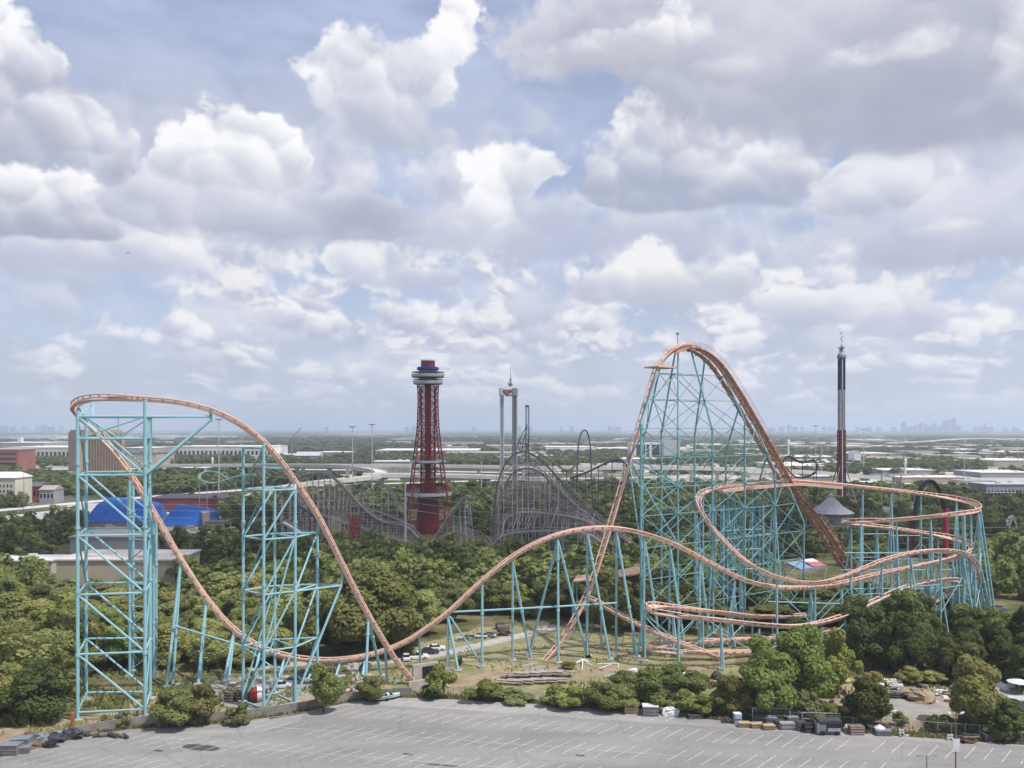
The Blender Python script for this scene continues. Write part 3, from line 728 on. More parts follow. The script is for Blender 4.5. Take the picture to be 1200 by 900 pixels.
# ties between the two rows
for (i, j) in ((0, 0), (1, 1), (2, 2), (3, 3), (4, 4), (5, 5)):
    mb = MB()
    for q in range(1, len(LEV)):
        a, b = at_z(lines[1][i], LEV[q]), at_z(lines[-1][j], LEV[q])
        if a is not None and b is not None:
            mb.bar(a, b, BR_R*.9, 5)
            a0 = at_z(lines[1][i], LEV[q-1])
            if q % 2: mb.bar(a0, b, BR_R*.8, 5)
            else: mb.bar(a, at_z(lines[-1][j], LEV[q-1]), BR_R*.8, 5)
    mb.build('transverse_brace', TEALD, TW)
# outrigger that props the drop
mb = MB(); tip = P(736, 536, 219); w1 = at_z(lines[1][0], 39.5); w2 = at_z(lines[1][1], 40)
mb.bar(tip, w1, .2); mb.bar(tip, w2, .22); mb.bar(tip, at_z(lines[1][1], 25), .28); mb.bar(tip, at_z(lines[1][0], 25), .22); mb.bar(tip+Vector((0,0,-.2)), P(757, 505, 215), .2)
mb.bar(P(755, 470, 221), at_z(lines[1][0], 47), .22)
mb.build('outrigger', TEALL, TW)

# --- the turnaround tower
T1 = sub('support_tower', CR); T1['label'] = 'slim square tower under the high turnaround'
c1 = [G(91, 845), G(170, 841), G(176, 820), G(101, 821)]
top1 = CAMH-(485-502)*.1603
for i, c in enumerate(c1):
    column(MB(), Vector((c.x, c.y, .3)), Vector((c.x, c.y, top1+(2.6 if i == 1 else .6 if i == 0 else 0))), .32).build('column', TEAL, T1); foot(c, T1, 2.0)
zl = [CAMH-(y-502)*.1603 for y in (835, 767, 697, 628, 557, 514, 488)]
def at(c, z): return Vector((c.x, c.y, z))
for q, z in enumerate(zl):
    for i in range(4):
        if q == 5 and i == 1: pass
        MB().bar(at(c1[i], z), at(c1[(i+1) % 4], z), .2, 6).build('horizontal_beam', TEAL, T1)
for q in range(5):
    lo, hi = (zl[q], zl[q+1]) if q < 4 else (zl[4], zl[6])
    for (i, j) in ((0, 1), (3, 2)):
        MB().bar(at(c1[i], hi), at(c1[j], lo), .21, 6).build('diagonal_brace', TEAL, T1)
    MB().bar(at(c1[0], hi), at(c1[3], lo), .16, 6).build('diagonal_brace', TEALD, T1); MB().bar(at(c1[1], lo), at(c1[2], hi), .16, 6).build('diagonal_brace', TEALD, T1)
mb = MB(); m_ = (c1[0]+c1[1])*.5; m2 = (c1[3]+c1[2])*.5
mb.bar(at(c1[0], zl[5]), at(c1[1], zl[6]), .17); mb.bar(at(c1[3], zl[6]), at(m2, zl[5]), .17); mb.bar(at(m2, zl[5]), at(c1[2], zl[6]), .17); mb.bar(at(m2, zl[5]), at(m2, zl[6]), .15)
mb.build('truss', TEAL, T1)
mb = MB(); tipR = P(247, 488, 166.5); mb.bar(at(c1[1], zl[6]), tipR+Vector((0,0,-.1)), .22); mb.bar(at(c1[2], zl[6]), tipR, .2); mb.bar(at(c1[1], zl[4]), tipR+Vector((0,0,-.6)), .34, 8); mb.bar(at(c1[2], zl[4]), tipR+Vector((0,0,-.6)), .28, 8)
mb.bar(tipR+Vector((0,0,-1)), P(247, 482, 166.8), .3); mb.build('outrigger', TEAL, T1)
for a_, b_, r_ in ((at(c1[0], zl[6]).lerp(at(c1[1], zl[6]), .22), P(109, 469, 167.4), .24), (at(c1[0], zl[6]), P(109, 474, 167.4), .14), (at(c1[1], zl[6]), P(167, 468, 166), .24), (at(c1[3], zl[6]), P(91, 477, 172), .24), (at(c1[3], zl[6]), P(97, 491, 181), .24)):
    MB().bar(a_, b_, r_).build('track_post', TEAL, T1)
# frame behind it that holds the dive
T2 = sub('support_tower', CR); T2['label'] = 'narrow ladder braced frame behind the turnaround tower'
c2 = [G(152, 793), G(180, 795), G(156, 787), G(183, 788)]
tp = P(152, 555, 185.5)
for i, c in enumerate(c2):
    zt = tp.z-1.6 if i in (0, 2) else CAMH-(603-502)*.187
    column(MB(), at(c, .3), at(c, zt), .3).build('column', TEAL, T2); foot(c, T2)
for y in range(606, 780, 26):
    z = CAMH-(y-502)*.189; mb = MB()
    mb.bar(at(c2[0], z), at(c2[1], z), .14); mb.bar(at(c2[1], z), at(c2[3], z), .12); mb.bar(at(c2[0], z-4.6), at(c2[1], z), .13)
    mb.build('ladder_brace', TEAL, T2)
MB().bar(at(c2[0], CAMH-(582-502)*.187), at(c2[1], CAMH-(603-502)*.187), .16).build('diagonal_brace', TEAL, T2)

# --- the tower under the climb
T3 = sub('support_tower', CR); T3['label'] = 'stepped square tower under the climbing track'
cA, cB, cC, cD, cE = G(285, 823), G(309, 832), G(322, 814), G(346, 825), G(372, 811)
def zy(y, c): return CAMH-(y-502)*c.y/1000
tops = [(cA, 524), (cB, 524), (cC, 573), (cD, 573), (cE, 627)]
for c, y in tops:
    column(MB(), at(c, .3), at(c, zy(y, c)), .29).build('column', TEAL, T3); foot(c, T3, 1.8)
lev3 = [573, 629, 692, 757, 822]
for q, y in enumerate(lev3):
    z = CAMH-(y-502)*.171
    for a, b in ((cA, cB), (cC, cD), (cA, cC), (cB, cD)):
        MB().bar(at(a, z), at(b, z), .18, 6).build('horizontal_beam', TEAL, T3)
    if q >= 1 and q < 4: MB().bar(at(cD, z), at(cE, z), .18).build('horizontal_beam', TEAL, T3); MB().bar(at(cC, z), at(cE, z), .16).build('horizontal_beam', TEAL, T3)
    if q < 4:
        z2 = CAMH-(lev3[q+1]-502)*.171
        for a, b in ((cA, cC), (cB, cD)):
            MB().bar(at(b, z), at(a, z2), .2, 6).build('diagonal_brace', TEAL, T3)
        MB().bar(at(cB, z), at(cA, z2), .14).build('diagonal_brace', TEALD, T3)
        if q >= 1: MB().bar(at(cE, z), at(cD, z2), .2).build('diagonal_brace', TEAL, T3)
zt = zy(524, cB)
for a, b in ((cA, cB),): MB().bar(at(a, zt-.2), at(b, zt-.2), .22).build('horizontal_beam', TEAL, T3)
mb = MB(); mb.bar(at(cB, zt), P(311, 517, 169.4), .26); mb.bar(at(cA, zy(573, cA)), at(cB, zt), .15); mb.bar(at(cB, zt-4), P(333, 549, 171), .18); mb.build('track_post', TEALD, T3)
MB().bar(at(cD, zy(574, cD)), P(346, 566, 172.2), .26).build('track_post', TEAL, T3); MB().bar(at(cE, zy(628, cE)), P(373, 606, 174.7), .26).build('track_post', TEAL, T3)
mb = MB(); tip = P(400, 686, 177.5)
mb.bar(at(cD, CAMH-(692-502)*.171), tip, .2); mb.bar(at(cE, CAMH-(692-502)*.171), tip, .18); mb.bar(at(cD, CAMH-(818-502)*.171), tip, .26); mb.bar(tip, P(402, 664, 177.3), .24); mb.build('outrigger', TEAL, T3)
# big slanting props of this tower
mb = MB(); mb.bar(at(cC, CAMH-(692-502)*.171), at(cA, CAMH-(815-502)*.171), .18); mb.bar(at(cD, CAMH-(629-502)*.171), at(cB, CAMH-(757-502)*.171), .2); mb.build('diagonal_brace', TEAL, T3)

# --- single bents along the low parts: (column px, ground py, list of slanting leg feet), reaching the given track
def nearest(tr, px, Yhint=None):
    best = None; bd = 1e9
    for q in tr:
        d = abs(600+q.x*1000/q.y-px) + (abs(q.y-Yhint)*.6 if Yhint else 0)
        if d < bd: bd, best = d, q
    return best
def bent(tr, px, gy, legs=(), slot=0):
    c = G(px, gy); q = nearest(tr, px, c.y); top = Vector((q.x, q.y, q.z-1.25))
    s_ = sub('support_bent', CR)
    column(MB(), Vector((q.x if abs(c.x-q.x) < 3 else c.x, c.y if abs(c.y-q.y) < 12 else q.y, .3)), top, .30).build('column', TEAL, s_)
    foot(c, s_)
    for lx, ly in legs:
        f = G(lx, ly); column(MB(), Vector((f.x, f.y, .3)), top+Vector((0, 0, -.4)), .32).build('raking_leg', TEAL, s_); foot(f, s_)
    return top
bent(DESC, 211, 803, [(195, 806)]); bent(DESC, 243, 800, [(232, 803)]); bent(DESC, 273, 802, [(268, 798)]); bent(DESC, 303, 797); bent(DESC, 334, 795); bent(DESC, 366, 795); bent(DESC, 400, 794); bent(DESC, 431, 793)
bent(CLIMB, 431, 815, [(447, 793)]); bent(CLIMB, 452, 801)
bent(HILL, 494, 782); bent(HILL, 526, 785, [(537, 787)]); bent(HILL, 564, 782); bent(HILL, 601, 775, [(622, 773)]); bent(HILL, 655, 778, [(620, 768), (688, 770)])
bent(HILL, 690, 770, [(715, 774)]); bent(HILL, 721, 768, [(747, 771)]); bent(HILL, 757, 765, [(775, 764)]); bent(HILL, 786, 762, [(803, 765)]); bent(HILL, 820, 760, [(833, 757)]); bent(HILL, 862, 752, [(850, 756)])
mb = MB()
chain = [nearest(HILL, x) for x in (526, 564, 601, 655, 690, 721)]
zb = CAMH-(712-502)*.2
for i in range(len(chain)-1): mb.bar(Vector((chain[i].x, chain[i].y, zb)), Vector((chain[i+1].x, chain[i+1].y, zb)), .22)
mb.build('tie_beam', TEAL, CR)
mb = MB(); mb.bar(P(527, 722, 195), P(563, 776, 197), .2); mb.build('diagonal_brace', TEAL, CR)
mb = MB(); mb.bar(P(204, 733, 183), P(284, 757, 190), .18); mb.bar(P(284, 757, 190), P(330, 789, 191), .16); mb.build('tie_beam', TEAL, CR)

# --- the forest of bents beneath the helices
rnd = random.Random(4)
def auto_bents(fr, spacing, start=0.0, leg=True, zmin=2.6, both=False):
    acc = spacing-start; n = 0; prev = None
    for i, (p, t, s, u) in enumerate(fr):
        if i: acc += (p-fr[i-1][0]).length
        if acc < spacing: continue
        acc = 0; top = p-u*1.3
        if top.z < zmin: continue
        if top.y > 246 and 908 < 600+top.x*1000/top.y < 986: continue      # the chain lift passes here
        hs = Vector((s.x, s.y, 0)); hs = hs.normalized() if hs.length > .1 else Vector((1, 0, 0))
        b = sub('support_bent', CR); base = Vector((top.x, top.y, .3))
        column(MB(), base, top, .25).build('column', TEAL, b); MB().box((base.x, base.y, -.1), (1.5, 1.5, .5)).build('footing', CONC, b)
        if leg and top.z > 6:
            for sg in ((-1, 1) if both and n % 2 == 0 else ((1,) if n % 2 else (-1,))):
                f = base+hs*(sg*min(3.8, top.z*.17))
                column(MB(), f, top+Vector((0,0,-.5)), .22).build('raking_leg', TEAL, b)
                zz = 8.0
                while zz < top.z-4:
                    k = 1-zz/top.z; mb = MB(); a0 = Vector((base.x, base.y, zz)); a1 = base+hs*(sg*min(3.8, top.z*.17)*k); a1.z = zz
                    mb.bar(a0, a1, .13, 5); mb.build('strut', TEAL, b); zz += 14
        if prev is not None and 4 < (prev-base).length < 16 and top.z > 7:
            h0 = top.z*.30; h1 = min(top.z-1, h0+9)
            MB().bar(prev+Vector((0, 0, h0 if n % 2 else h1)), base+Vector((0, 0, h1 if n % 2 else h0)), .12, 5).build('diagonal_brace', TEAL, b)
            if top.z > 18: MB().bar(prev+Vector((0, 0, top.z*.62)), base+Vector((0, 0, top.z*.62)), .11, 5).build('strut', TEAL, b)
        prev = base
        n += 1
auto_bents(UPH_F, 8.5, 3, both=True); auto_bents(DNH_F, 9.0, 2); auto_bents(BRK_F, 6.5, 0, both=True); auto_bents(EXIT_F, 9, 4, leg=False)
# brake deck: walkways, housings and railings on the mid course block
mb = MB(); rl = MB()
for i in range(0, len(BRK_F)-1):
    p, t, s, u = BRK_F[i]; p2, t2, s2, u2 = BRK_F[i+1]
    for sg in (-1, 1):
        a0, a1 = (1.1, 3.4) if sg > 0 else (-3.4, -1.1)
        mb.hexa([p+s*a0-u*1.5, p+s*a1-u*1.5, p2+s2*a1-u2*1.5, p2+s2*a0-u2*1.5, p+s*a0-u*.7, p+s*a1-u*.7, p2+s2*a1-u2*.7, p2+s2*a0-u2*.7])
bd = mb.build('brake_deck', TRK, CR)
for sg in (-3.3, 3.3):
    for h in (.0, .45): rl.path([p+s*sg+u*h for p, t, s, u in BRK_F], .06, 4)
    for p, t, s, u in BRK_F[::3]: rl.bar(p+s*sg-u*.8, p+s*sg+u*.45, .06, 4)
rl.build('handrail', TRK, bd)
mb = MB()
for f in (.35, .55, .75):
    p, t, s, u = BRK_F[int(f*len(BRK_F))]; an = math.atan2(t.y, t.x); mb.box(p-u*2.6, (5.5, 3.2, 1.0), an); mb.box(p+s*2.0-u*.7, (1.6, .9, 1.3), an)
mb.build('brake_housing', TRKD, bd)
# horizontal bracing belts among the helix columns
mb_pts = [(990, 648, 236, 1130, 648, 236), (985, 668, 250, 1120, 668, 250), (1000, 690, 232, 1110, 690, 232), (850, 622, 246, 892, 620, 250), (848, 645, 243, 890, 643, 248), (846, 668, 232, 890, 666, 238), (900, 705, 226, 1000, 708, 236), (845, 600, 248, 892, 598, 254)]
for a, b, c, d, e, f in mb_pts: MB().bar(P(a, b, c), P(d, e, f), .17, 6).build('tie_beam', TEAL, CR)
for px, y0, y1, Y in ((1147, 600, 712, 247), (1130, 600, 712, 236), (1138, 600, 715, 250)):
    a = P(px, y0, Y); column(MB(), Vector((a.x, a.y, .3)), a+Vector((0,0,-1)), .34).build('column', TEAL, CR)
a = P(1150, 668, 240); mb = MB(); mb.bar(a, P(1146, 669, 239), .25); f = GX(1164, 241); column(mb, Vector((f.x, f.y, 0)), a, .3); mb.bar(Vector((f.x-3, f.y, 3)), P(1128, 690, 238), .24); mb.build('raking_leg', TEAL, CR)
a = P(1084, 682, 227); mb = MB(); column(mb, G(1095, 712), a+Vector((0,0,-1)), .34); mb.build('raking_leg', TEAL, CR)
# denser lattice behind the brake block (station side)
for j, (px, Y) in enumerate(((845, 250), (868, 254), (890, 257))):
    x = GX(px, Y); h = CAMH-(573-502)*Y/1000-3
    b = sub('support_bent', CR)
    column(MB(), Vector((x.x, x.y, .3)), Vector((x.x, x.y, h)), .28).build('column', TEAL, b); column(MB(), Vector((x.x-1.5, x.y-9, .3)), Vector((x.x-1.5, x.y-9, h-1)), .28).build('column', TEAL, b)
    mb = MB()
    for z in range(5, int(h)-6, 7):
        mb.bar(Vector((x.x, x.y, z)), Vector((x.x-1.5, x.y-9, z)), .14, 5); mb.bar(Vector((x.x, x.y, z)), Vector((x.x-1.5, x.y-9, z+7)), .14, 5)
        mb.bar(Vector((x.x, x.y, z)), Vector((x.x+5.6, x.y+.6, z+7)), .14, 5); mb.bar(Vector((x.x, x.y, z+7)), Vector((x.x+5.6, x.y+.6, z)), .14, 5)
    mb.build('cross_brace', TEAL, b)
# tunnel mouths
mb = MB(); q = G(487, 802)
tn = MB(); ax = Vector((.86, .51, 0)); nx = Vector((-.51, .86, 0)); o = Vector((q.x+1.2, q.y+.4, 0))
def tb(mb, a0, a1, b0, b1, z0, z1):
    mb.hexa([o+ax*a0+nx*b0+Vector((0,0,z0)), o+ax*a1+nx*b0+Vector((0,0,z0)), o+ax*a1+nx*b1+Vector((0,0,z0)), o+ax*a0+nx*b1+Vector((0,0,z0)),
             o+ax*a0+nx*b0+Vector((0,0,z1)), o+ax*a1+nx*b0+Vector((0,0,z1)), o+ax*a1+nx*b1+Vector((0,0,z1)), o+ax*a0+nx*b1+Vector((0,0,z1))])
tb(tn, -4, 5, -2.6, -2.0, -.2, 1.6); tb(tn, -1, 5, 2.0, 2.8, -.2, 3.6); tb(tn, 4.2, 5, -2.0, 2.0, -.2, 3.4)
tn.build('tunnel_portal', CONC, CR)
mb = MB(); tb(mb, 4.05, 4.2, -1.7, 1.7, 0, 3.2); tb(mb, 1.2, 4.0, 1.85, 2.0, .4, 3.0); mb.build('tunnel_mouth_shade', mat('tunnel_shade', (.02, .02, .022)), CR)  # near-black panels paint in the unlit depth of the tunnel
mb = MB(); q = G(630, 781)
for s_ in (-1.6, 1.6): mb.box((q.x-1.0-.57*s_, q.y-.8+.82*s_, -.1), (4.5, .35, .5), R(35))
mb.build('tunnel_kerb', CONC, CR)
mb = MB(); mb.bar(P(470, 803, 184.5), P(473, 772, 184), .12); mb.bar(P(462, 802, 182), P(474, 790, 184), .12); mb.build('strut', TEALD, CR)
# ---------------------------------------------------------------- trees
LM = {'m': leaf_mat('leaf_mid', (.295, .315, .115), (.14, .162, .058)),
      'y': leaf_mat('leaf_yellow_green', (.44, .445, .165), (.24, .255, .09)),
      'd': leaf_mat('leaf_dark', (.185, .215, .08), (.09, .112, .045)),
      'f': leaf_mat('leaf_fresh', (.35, .40, .125), (.175, .215, .066)),
      'b': leaf_mat('leaf_olive_brown', (.34, .35, .15), (.18, .195, .08))}
BARK = mat('bark', (.11, .085, .06), (.06, .045, .032), scale=1.5, rough=.95)
def leaf_cloud(lobes, n, size, rng, shell=.35, ground=0.0, zs=1.0):
    """leaf-sized faces spread through a union of lobes; returns verts, quads"""
    c = np.array([l[:3] for l in lobes])*[1, 1, zs]; r = np.array([l[3:6] for l in lobes])*[1, 1, zs]
    w = (r[:,0]*r[:,1]+r[:,1]*r[:,2]); w = w/w.sum()
    k = rng.choice(len(lobes), n*2, p=w)
    d = rng.normal(size=(n*2, 3)); d /= np.linalg.norm(d, axis=1)[:,None]
    rad = 1-shell*rng.random(n*2)**1.6+rng.normal(0, .05, n*2)
    pos = c[k]+d*r[k]*rad[:,None]
    # drop faces buried well inside another lobe
    deep = np.zeros(n*2, bool)
    for i in range(len(lobes)):
        q = (pos-c[i])/r[i]; deep |= (np.einsum('ij,ij->i', q, q) < .46) & (k != i)
    ok = (~deep) & (pos[:,2] > ground)
    pos = pos[ok][:n]; d = (d/r[k])[ok][:n]; m = len(pos)
    d /= np.linalg.norm(d, axis=1)[:,None]
    nrm = d+rng.normal(0, .36, (m, 3)); nrm[:,2] += .2; nrm /= np.linalg.norm(nrm, axis=1)[:,None]
    a = np.cross(nrm, rng.normal(size=(m, 3))); a /= np.linalg.norm(a, axis=1)[:,None]; b = np.cross(nrm, a)
    s = size*rng.uniform(.6, 1.35, m)[:,None]
    a = a*s; b = b*s*rng.uniform(.5, .9, m)[:,None]
    v = np.stack([pos-a-b*.6, pos+a*.7-b, pos+a+b*.6, pos-a*.7+b], 1)
    v[..., 2] /= zs
    return v.reshape(-1, 3)
def quad_mesh(name, v, m):
    n = len(v)//4; me = bpy.data.meshes.new(name)
    me.vertices.add(4*n); me.vertices.foreach_set('co', v.astype(np.float32).ravel())
    me.loops.add(4*n); me.loops.foreach_set('vertex_index', np.arange(4*n, dtype=np.int32))
    me.polygons.add(n); me.polygons.foreach_set('loop_start', np.arange(0, 4*n, 4, dtype=np.int32))
    me.update(calc_edges=True); me.materials.append(m); return me
def crown_lobes(rng, n, flat=1.0, low=.30, shrub=False):
    """crown of half-width 1 and height 1 (z from low to 1): uneven limbs of foliage round a loose core"""
    L_ = []; lean = rng.uniform(-.18, .18, 2); limbs = rng.uniform(0, 6.283, 5)
    for i in range(n):
        t = rng.random()
        ang = limbs[i % 5]+rng.normal(0, .42) if rng.random() < .7 else rng.random()*6.283
        z = low+(1-low)*(.10+.78*t); wid = math.sin(math.pi*min(1, max(.12, .24+.68*t)))**.7
        rr = wid*rng.random()**.55*.86*rng.uniform(.65, 1.12)
        s = rng.uniform(.15, .40)*(1.12-.38*t)
        L_.append((math.cos(ang)*rr+lean[0]*t, math.sin(ang)*rr+lean[1]*t, z, s*rng.uniform(.85, 1.3), s*rng.uniform(.85, 1.3), s*rng.uniform(.36, .56)*flat))
    L_.append((0, 0, low+(1-low)*.45, .46, .46, .26)); L_.append((lean[0]+rng.uniform(-.2, .2), lean[1]+rng.uniform(-.2, .2), .86, .28, .28, .13))
    return L_
PROTO = {}
for kind in 'mydfb':
    for vi in range(4 if kind in 'mdy' else 3):
        rng = np.random.default_rng(100+ord(kind)*7+vi)
        shrub = kind == 'b' or (kind == 'f' and vi == 2)
        low = .02 if shrub else .16
        v = leaf_cloud(crown_lobes(rng, 18 if shrub else 30, 1.0, low), 3600 if shrub else 8200, .062 if shrub else .046, rng, .32, 0.0, 1.4 if shrub else 2.3)
        v[:,2] *= 1/max(.9, v[:,2].max())
        me = quad_mesh('crown', v, LM[kind])
        mb = MB(); rr = random.Random(vi)
        mb.bar((0,0,-.02), (.02,.01,.34), .05, 7, .035)
        for q in range(5):
            a = q*1.256+rr.random(); mb.bar((.02,.01,.26+.03*q), (math.cos(a)*.42, math.sin(a)*.42, .5+.06*q), .024, 5, .010)
        tm = bpy.data.meshes.new('trunk'); tm.from_pydata(mb.v, [], mb.f); tm.materials.append(BARK); tm.update()
        PROTO[(kind, vi)] = (me, tm)
NVAR = {'m': 4, 'y': 4, 'd': 4, 'f': 3, 'b': 3}
trnd = random.Random(21)
def tree(x, y, w, h, kind, label, group=None, name='tree', cat='tree', vi=None):
    me, tm = PROTO[(kind, trnd.randrange(NVAR[kind]) if vi is None else vi)]
    root = empty(name, (x, y, 0), label, cat, group)
    root.rotation_euler = (0, 0, trnd.uniform(0, 6.28)); root.scale = (w/2, w/2, h)
    for nm, d in (('crown', me), ('trunk', tm)):
        o = bpy.data.objects.new(nm, d); COL.objects.link(o); o.parent = root
    return root
def ptree(px, by, ty, wpx, kind, label, name='tree', cat='tree', group=None, vi=None):
    g = G(px, by); return tree(g.x, g.y, wpx*g.y/1000, (by-ty)*g.y/1000, kind, label, group, name, cat, vi)

# named near trees and bushes
ptree(205, 852, 806, 56, 'm', 'green bush spilling over the wall right of the slim turnaround tower', 'bush', 'bush')
ptree(237, 849, 799, 58, 'b', 'tall olive bush over the wall left of the white and red ball', 'bush', 'bush')
ptree(190, 848, 812, 40, 'd', 'small dark green bush at the wall beside the turnaround tower foot', 'bush', 'bush', vi=1)
ptree(281, 848, 822, 36, 'b', 'small dry bush against the wall below the white and red dome', 'bush', 'bush')
ptree(147, 853, 832, 22, 'b', 'little brown shrub between the feet of the turnaround tower', 'bush', 'bush')
ptree(124, 852, 836, 12, 'b', 'thin dry shrub at the wall near the left tower foot', 'bush', 'bush')
ptree(379, 834, 774, 46, 'm', 'tall narrow green tree at the lot edge right of the stepped tower', vi=2)
ptree(430, 822, 792, 40, 'm', 'low green bush at the lot edge left of the beached boat', 'bush', 'bush')
ptree(512, 818, 776, 44, 'f', 'light green reedy bush beside the tunnel mouth', 'bush', 'bush', vi=2)
ptree(505, 819, 800, 26, 'd', 'dark bush at the foot of the reedy bush by the tunnel', 'bush', 'bush')
ptree(570, 822, 797, 46, 'f', 'green shrub in front of the stacked picnic tables', 'bush', 'bush')
ptree(604, 822, 806, 44, 'b', 'dry olive shrub below the stacked picnic tables', 'bush', 'bush')
for i, (px, by, ty, w, k) in enumerate([(650, 827, 800, 46, 'f'), (672, 829, 802, 50, 'f'), (700, 830, 799, 56, 'm'), (728, 832, 803, 48, 'm'), (757, 828, 782, 62, 'm'), (790, 818, 779, 64, 'm'), (740, 812, 786, 54, 'm'), (800, 834, 806, 48, 'f'), (828, 838, 812, 50, 'f'), (850, 838, 808, 44, 'm'), (765, 826, 803, 46, 'd'), (815, 812, 786, 36, 'm')]):
    ptree(px, by, ty, w, k, 'green thicket shrub of the hedge right of the picnic tables', 'shrub', 'shrub', 'thicket shrubs along the lot edge')
for a in ((868, 838, 816, 34, 'b'), (886, 839, 818, 36, 'm'), (915, 840, 820, 34, 'f'), (930, 838, 812, 30, 'b'), (975, 846, 824, 34, 'm'), (992, 845, 818, 30, 'b'), (846, 824, 806, 30, 'y')):
    ptree(*a[:4], a[4], 'scrubby low shrub between the fence and the bright green trees', 'shrub', 'shrub', 'scrub below the bright green trees')
for a in ((728, 742, 684, 40), (748, 741, 682, 38), (706, 741, 690, 34)):
    ptree(*a, 'm', 'green tree in front of the brown queue house', group='trees before the queue house')
ptree(751, 829, 809, 22, 'y', 'yellow flowering shrub in front of the dark thicket', 'shrub', 'shrub')
ptree(892, 838, 745, 82, 'f', 'broad light green tree behind the metal gates', vi=1)
ptree(940, 826, 730, 84, 'f', 'tall bright yellow green tree left of the dark grove', vi=0)
ptree(982, 815, 733, 58, 'f', 'bright green tree leaning on the dark grove', vi=1)
ptree(860, 838, 788, 58, 'm', 'mid green bushy tree left of the broad light tree')
ptree(950, 843, 808, 52, 'b', 'rounded olive brown bush in front of the bright green trees', 'bush', 'bush')
ptree(1013, 852, 794, 66, 'd', 'round dark tree left of the gravel yard')
ptree(1056, 851, 833, 20, 'f', 'small fresh green bush at the yard fence', 'bush', 'bush')
ptree(1144, 853, 768, 74, 'm', 'large round green tree right of the gravel yard')
ptree(1186, 864, 818, 64, 'd', 'dark bushy tree at the right end of the lot')
ptree(1160, 862, 828, 50, 'd', 'dark shrub between the two dark trees on the right', 'shrub', 'shrub')
for px in (1094, 1110, 1126, 1140): ptree(px, 858, 838, 26, 'd', 'dark hedge bush trimmed along the yard fence', 'bush', 'bush', 'hedge bushes along the yard fence')
ptree(1066, 802, 782, 34, 'y', 'yellow green sapling left of the junk heap behind the yard', 'bush', 'bush'); ptree(1092, 801, 786, 30, 'y', 'yellow green sapling behind the sand heap', 'bush', 'bush')
ptree(1024, 805, 786, 26, 'y', 'pale green weed bush beside the white boats', 'bush', 'bush')
ptree(540, 779, 770, 9, 'd', 'little dark shrub alone in the dry field', 'bush', 'bush')
ptree(668, 783, 775, 22, 'm', 'low dark bush in the field below the first drop', 'bush', 'bush')
for a in ((443, 768, 662, 116, 'm'), (398, 768, 690, 78, 'm'), (465, 765, 700, 60, 'd'), (352, 770, 706, 60, 'm'), (420, 752, 680, 60, 'm')):
    ptree(*a[:4], a[4], 'large round tree in the valley between the two dives', group='round trees in the valley')
# the woods, tree by tree
def inpoly(x, y, poly):
    c = False; n = len(poly); j = n-1
    for i in range(n):
        xi, yi = poly[i]; xj, yj = poly[j]
        if (yi > y) != (yj > y) and x < (xj-xi)*(y-yi)/(yj-yi)+xi: c = not c
        j = i
    return c
def px_of(x, y): return 600+x*1000/y, 502+55000/y
WOODS = [ # (outline in photo ground px, spacing, kinds, height range, label, group)
 ([(-40, 862), (40, 846), (86, 838), (84, 780), (100, 720), (110, 672), (-220, 672), (-220, 800), (-120, 880)], 8.2, 'ymyfymd', (8, 15), 'bushy green tree in the wood left of the turnaround tower', 'trees of the left wood'),
 ([(104, 800), (150, 783), (200, 788), (260, 787), (330, 783), (330, 672), (110, 672)], 7.4, 'yymyfyb', (5.5, 11.5), 'yellow green tree in the wood seen through the left towers', 'trees behind the left towers'),
 ([(330, 762), (400, 758), (480, 752), (520, 738), (560, 722), (560, 655), (330, 655)], 8.0, 'mdmymf', (8.5, 15.5), 'green tree in the dense wood of the valley', 'trees of the valley wood'),
 ([(560, 724), (640, 726), (760, 735), (855, 742), (880, 720), (860, 655), (560, 655)], 8.0, 'mfymmd', (7, 13.5), 'green tree in the wood behind the camelback hill', 'trees behind the camelback'),
 ([(995, 806), (1060, 796), (1130, 806), (1300, 815), (1300, 762), (1160, 757), (1080, 756), (1005, 760)], 7.0, 'ddmddm', (11.5, 16.5), 'tall dark tree of the thick grove right of the helix', 'trees of the dark right grove'),
 ([(1150, 700), (1400, 735), (1400, 665), (1150, 665)], 8.0, 'myy', (12, 17), 'sunny yellow green tree beyond the right end of the helix', 'sunny trees at the right'),
 ([(880, 742), (1000, 744), (1140, 738), (1145, 712), (1000, 700), (900, 690), (880, 715)], 9.0, 'mdm', (5, 8), 'low green tree among the helix supports', 'trees among the helix supports'),
]
cand = []
wr = random.Random(77)
for wi, (poly, sp, kinds, hr, lab, grp) in enumerate(WOODS):
    wp = [(G(*q).x, G(*q).y) for q in poly]
    x0, x1 = min(q[0] for q in wp), max(q[0] for q in wp); y0, y1 = min(q[1] for q in wp), max(q[1] for q in wp)
    y = y0; row = 0
    while y < y1:
        s_ = sp*(1+max(0, y-240)/420)
        x = x0+(row % 2)*s_/2
        while x < x1:
            xx, yy = x+wr.uniform(-.34, .34)*s_, y+wr.uniform(-.34, .34)*s_
            if inpoly(xx, yy, wp) and abs(xx*1000/yy) < 860 and wr.random() > .06 and not (55 < 600+xx*1000/yy < 214 and 283 < yy < 332): cand.append((yy, xx, wi, s_))
            x += s_
        y += s_*.87; row += 1
cand.sort()
print('wood candidates', len(cand))
REST = []; NT = 0
NAMED_TREES = 47
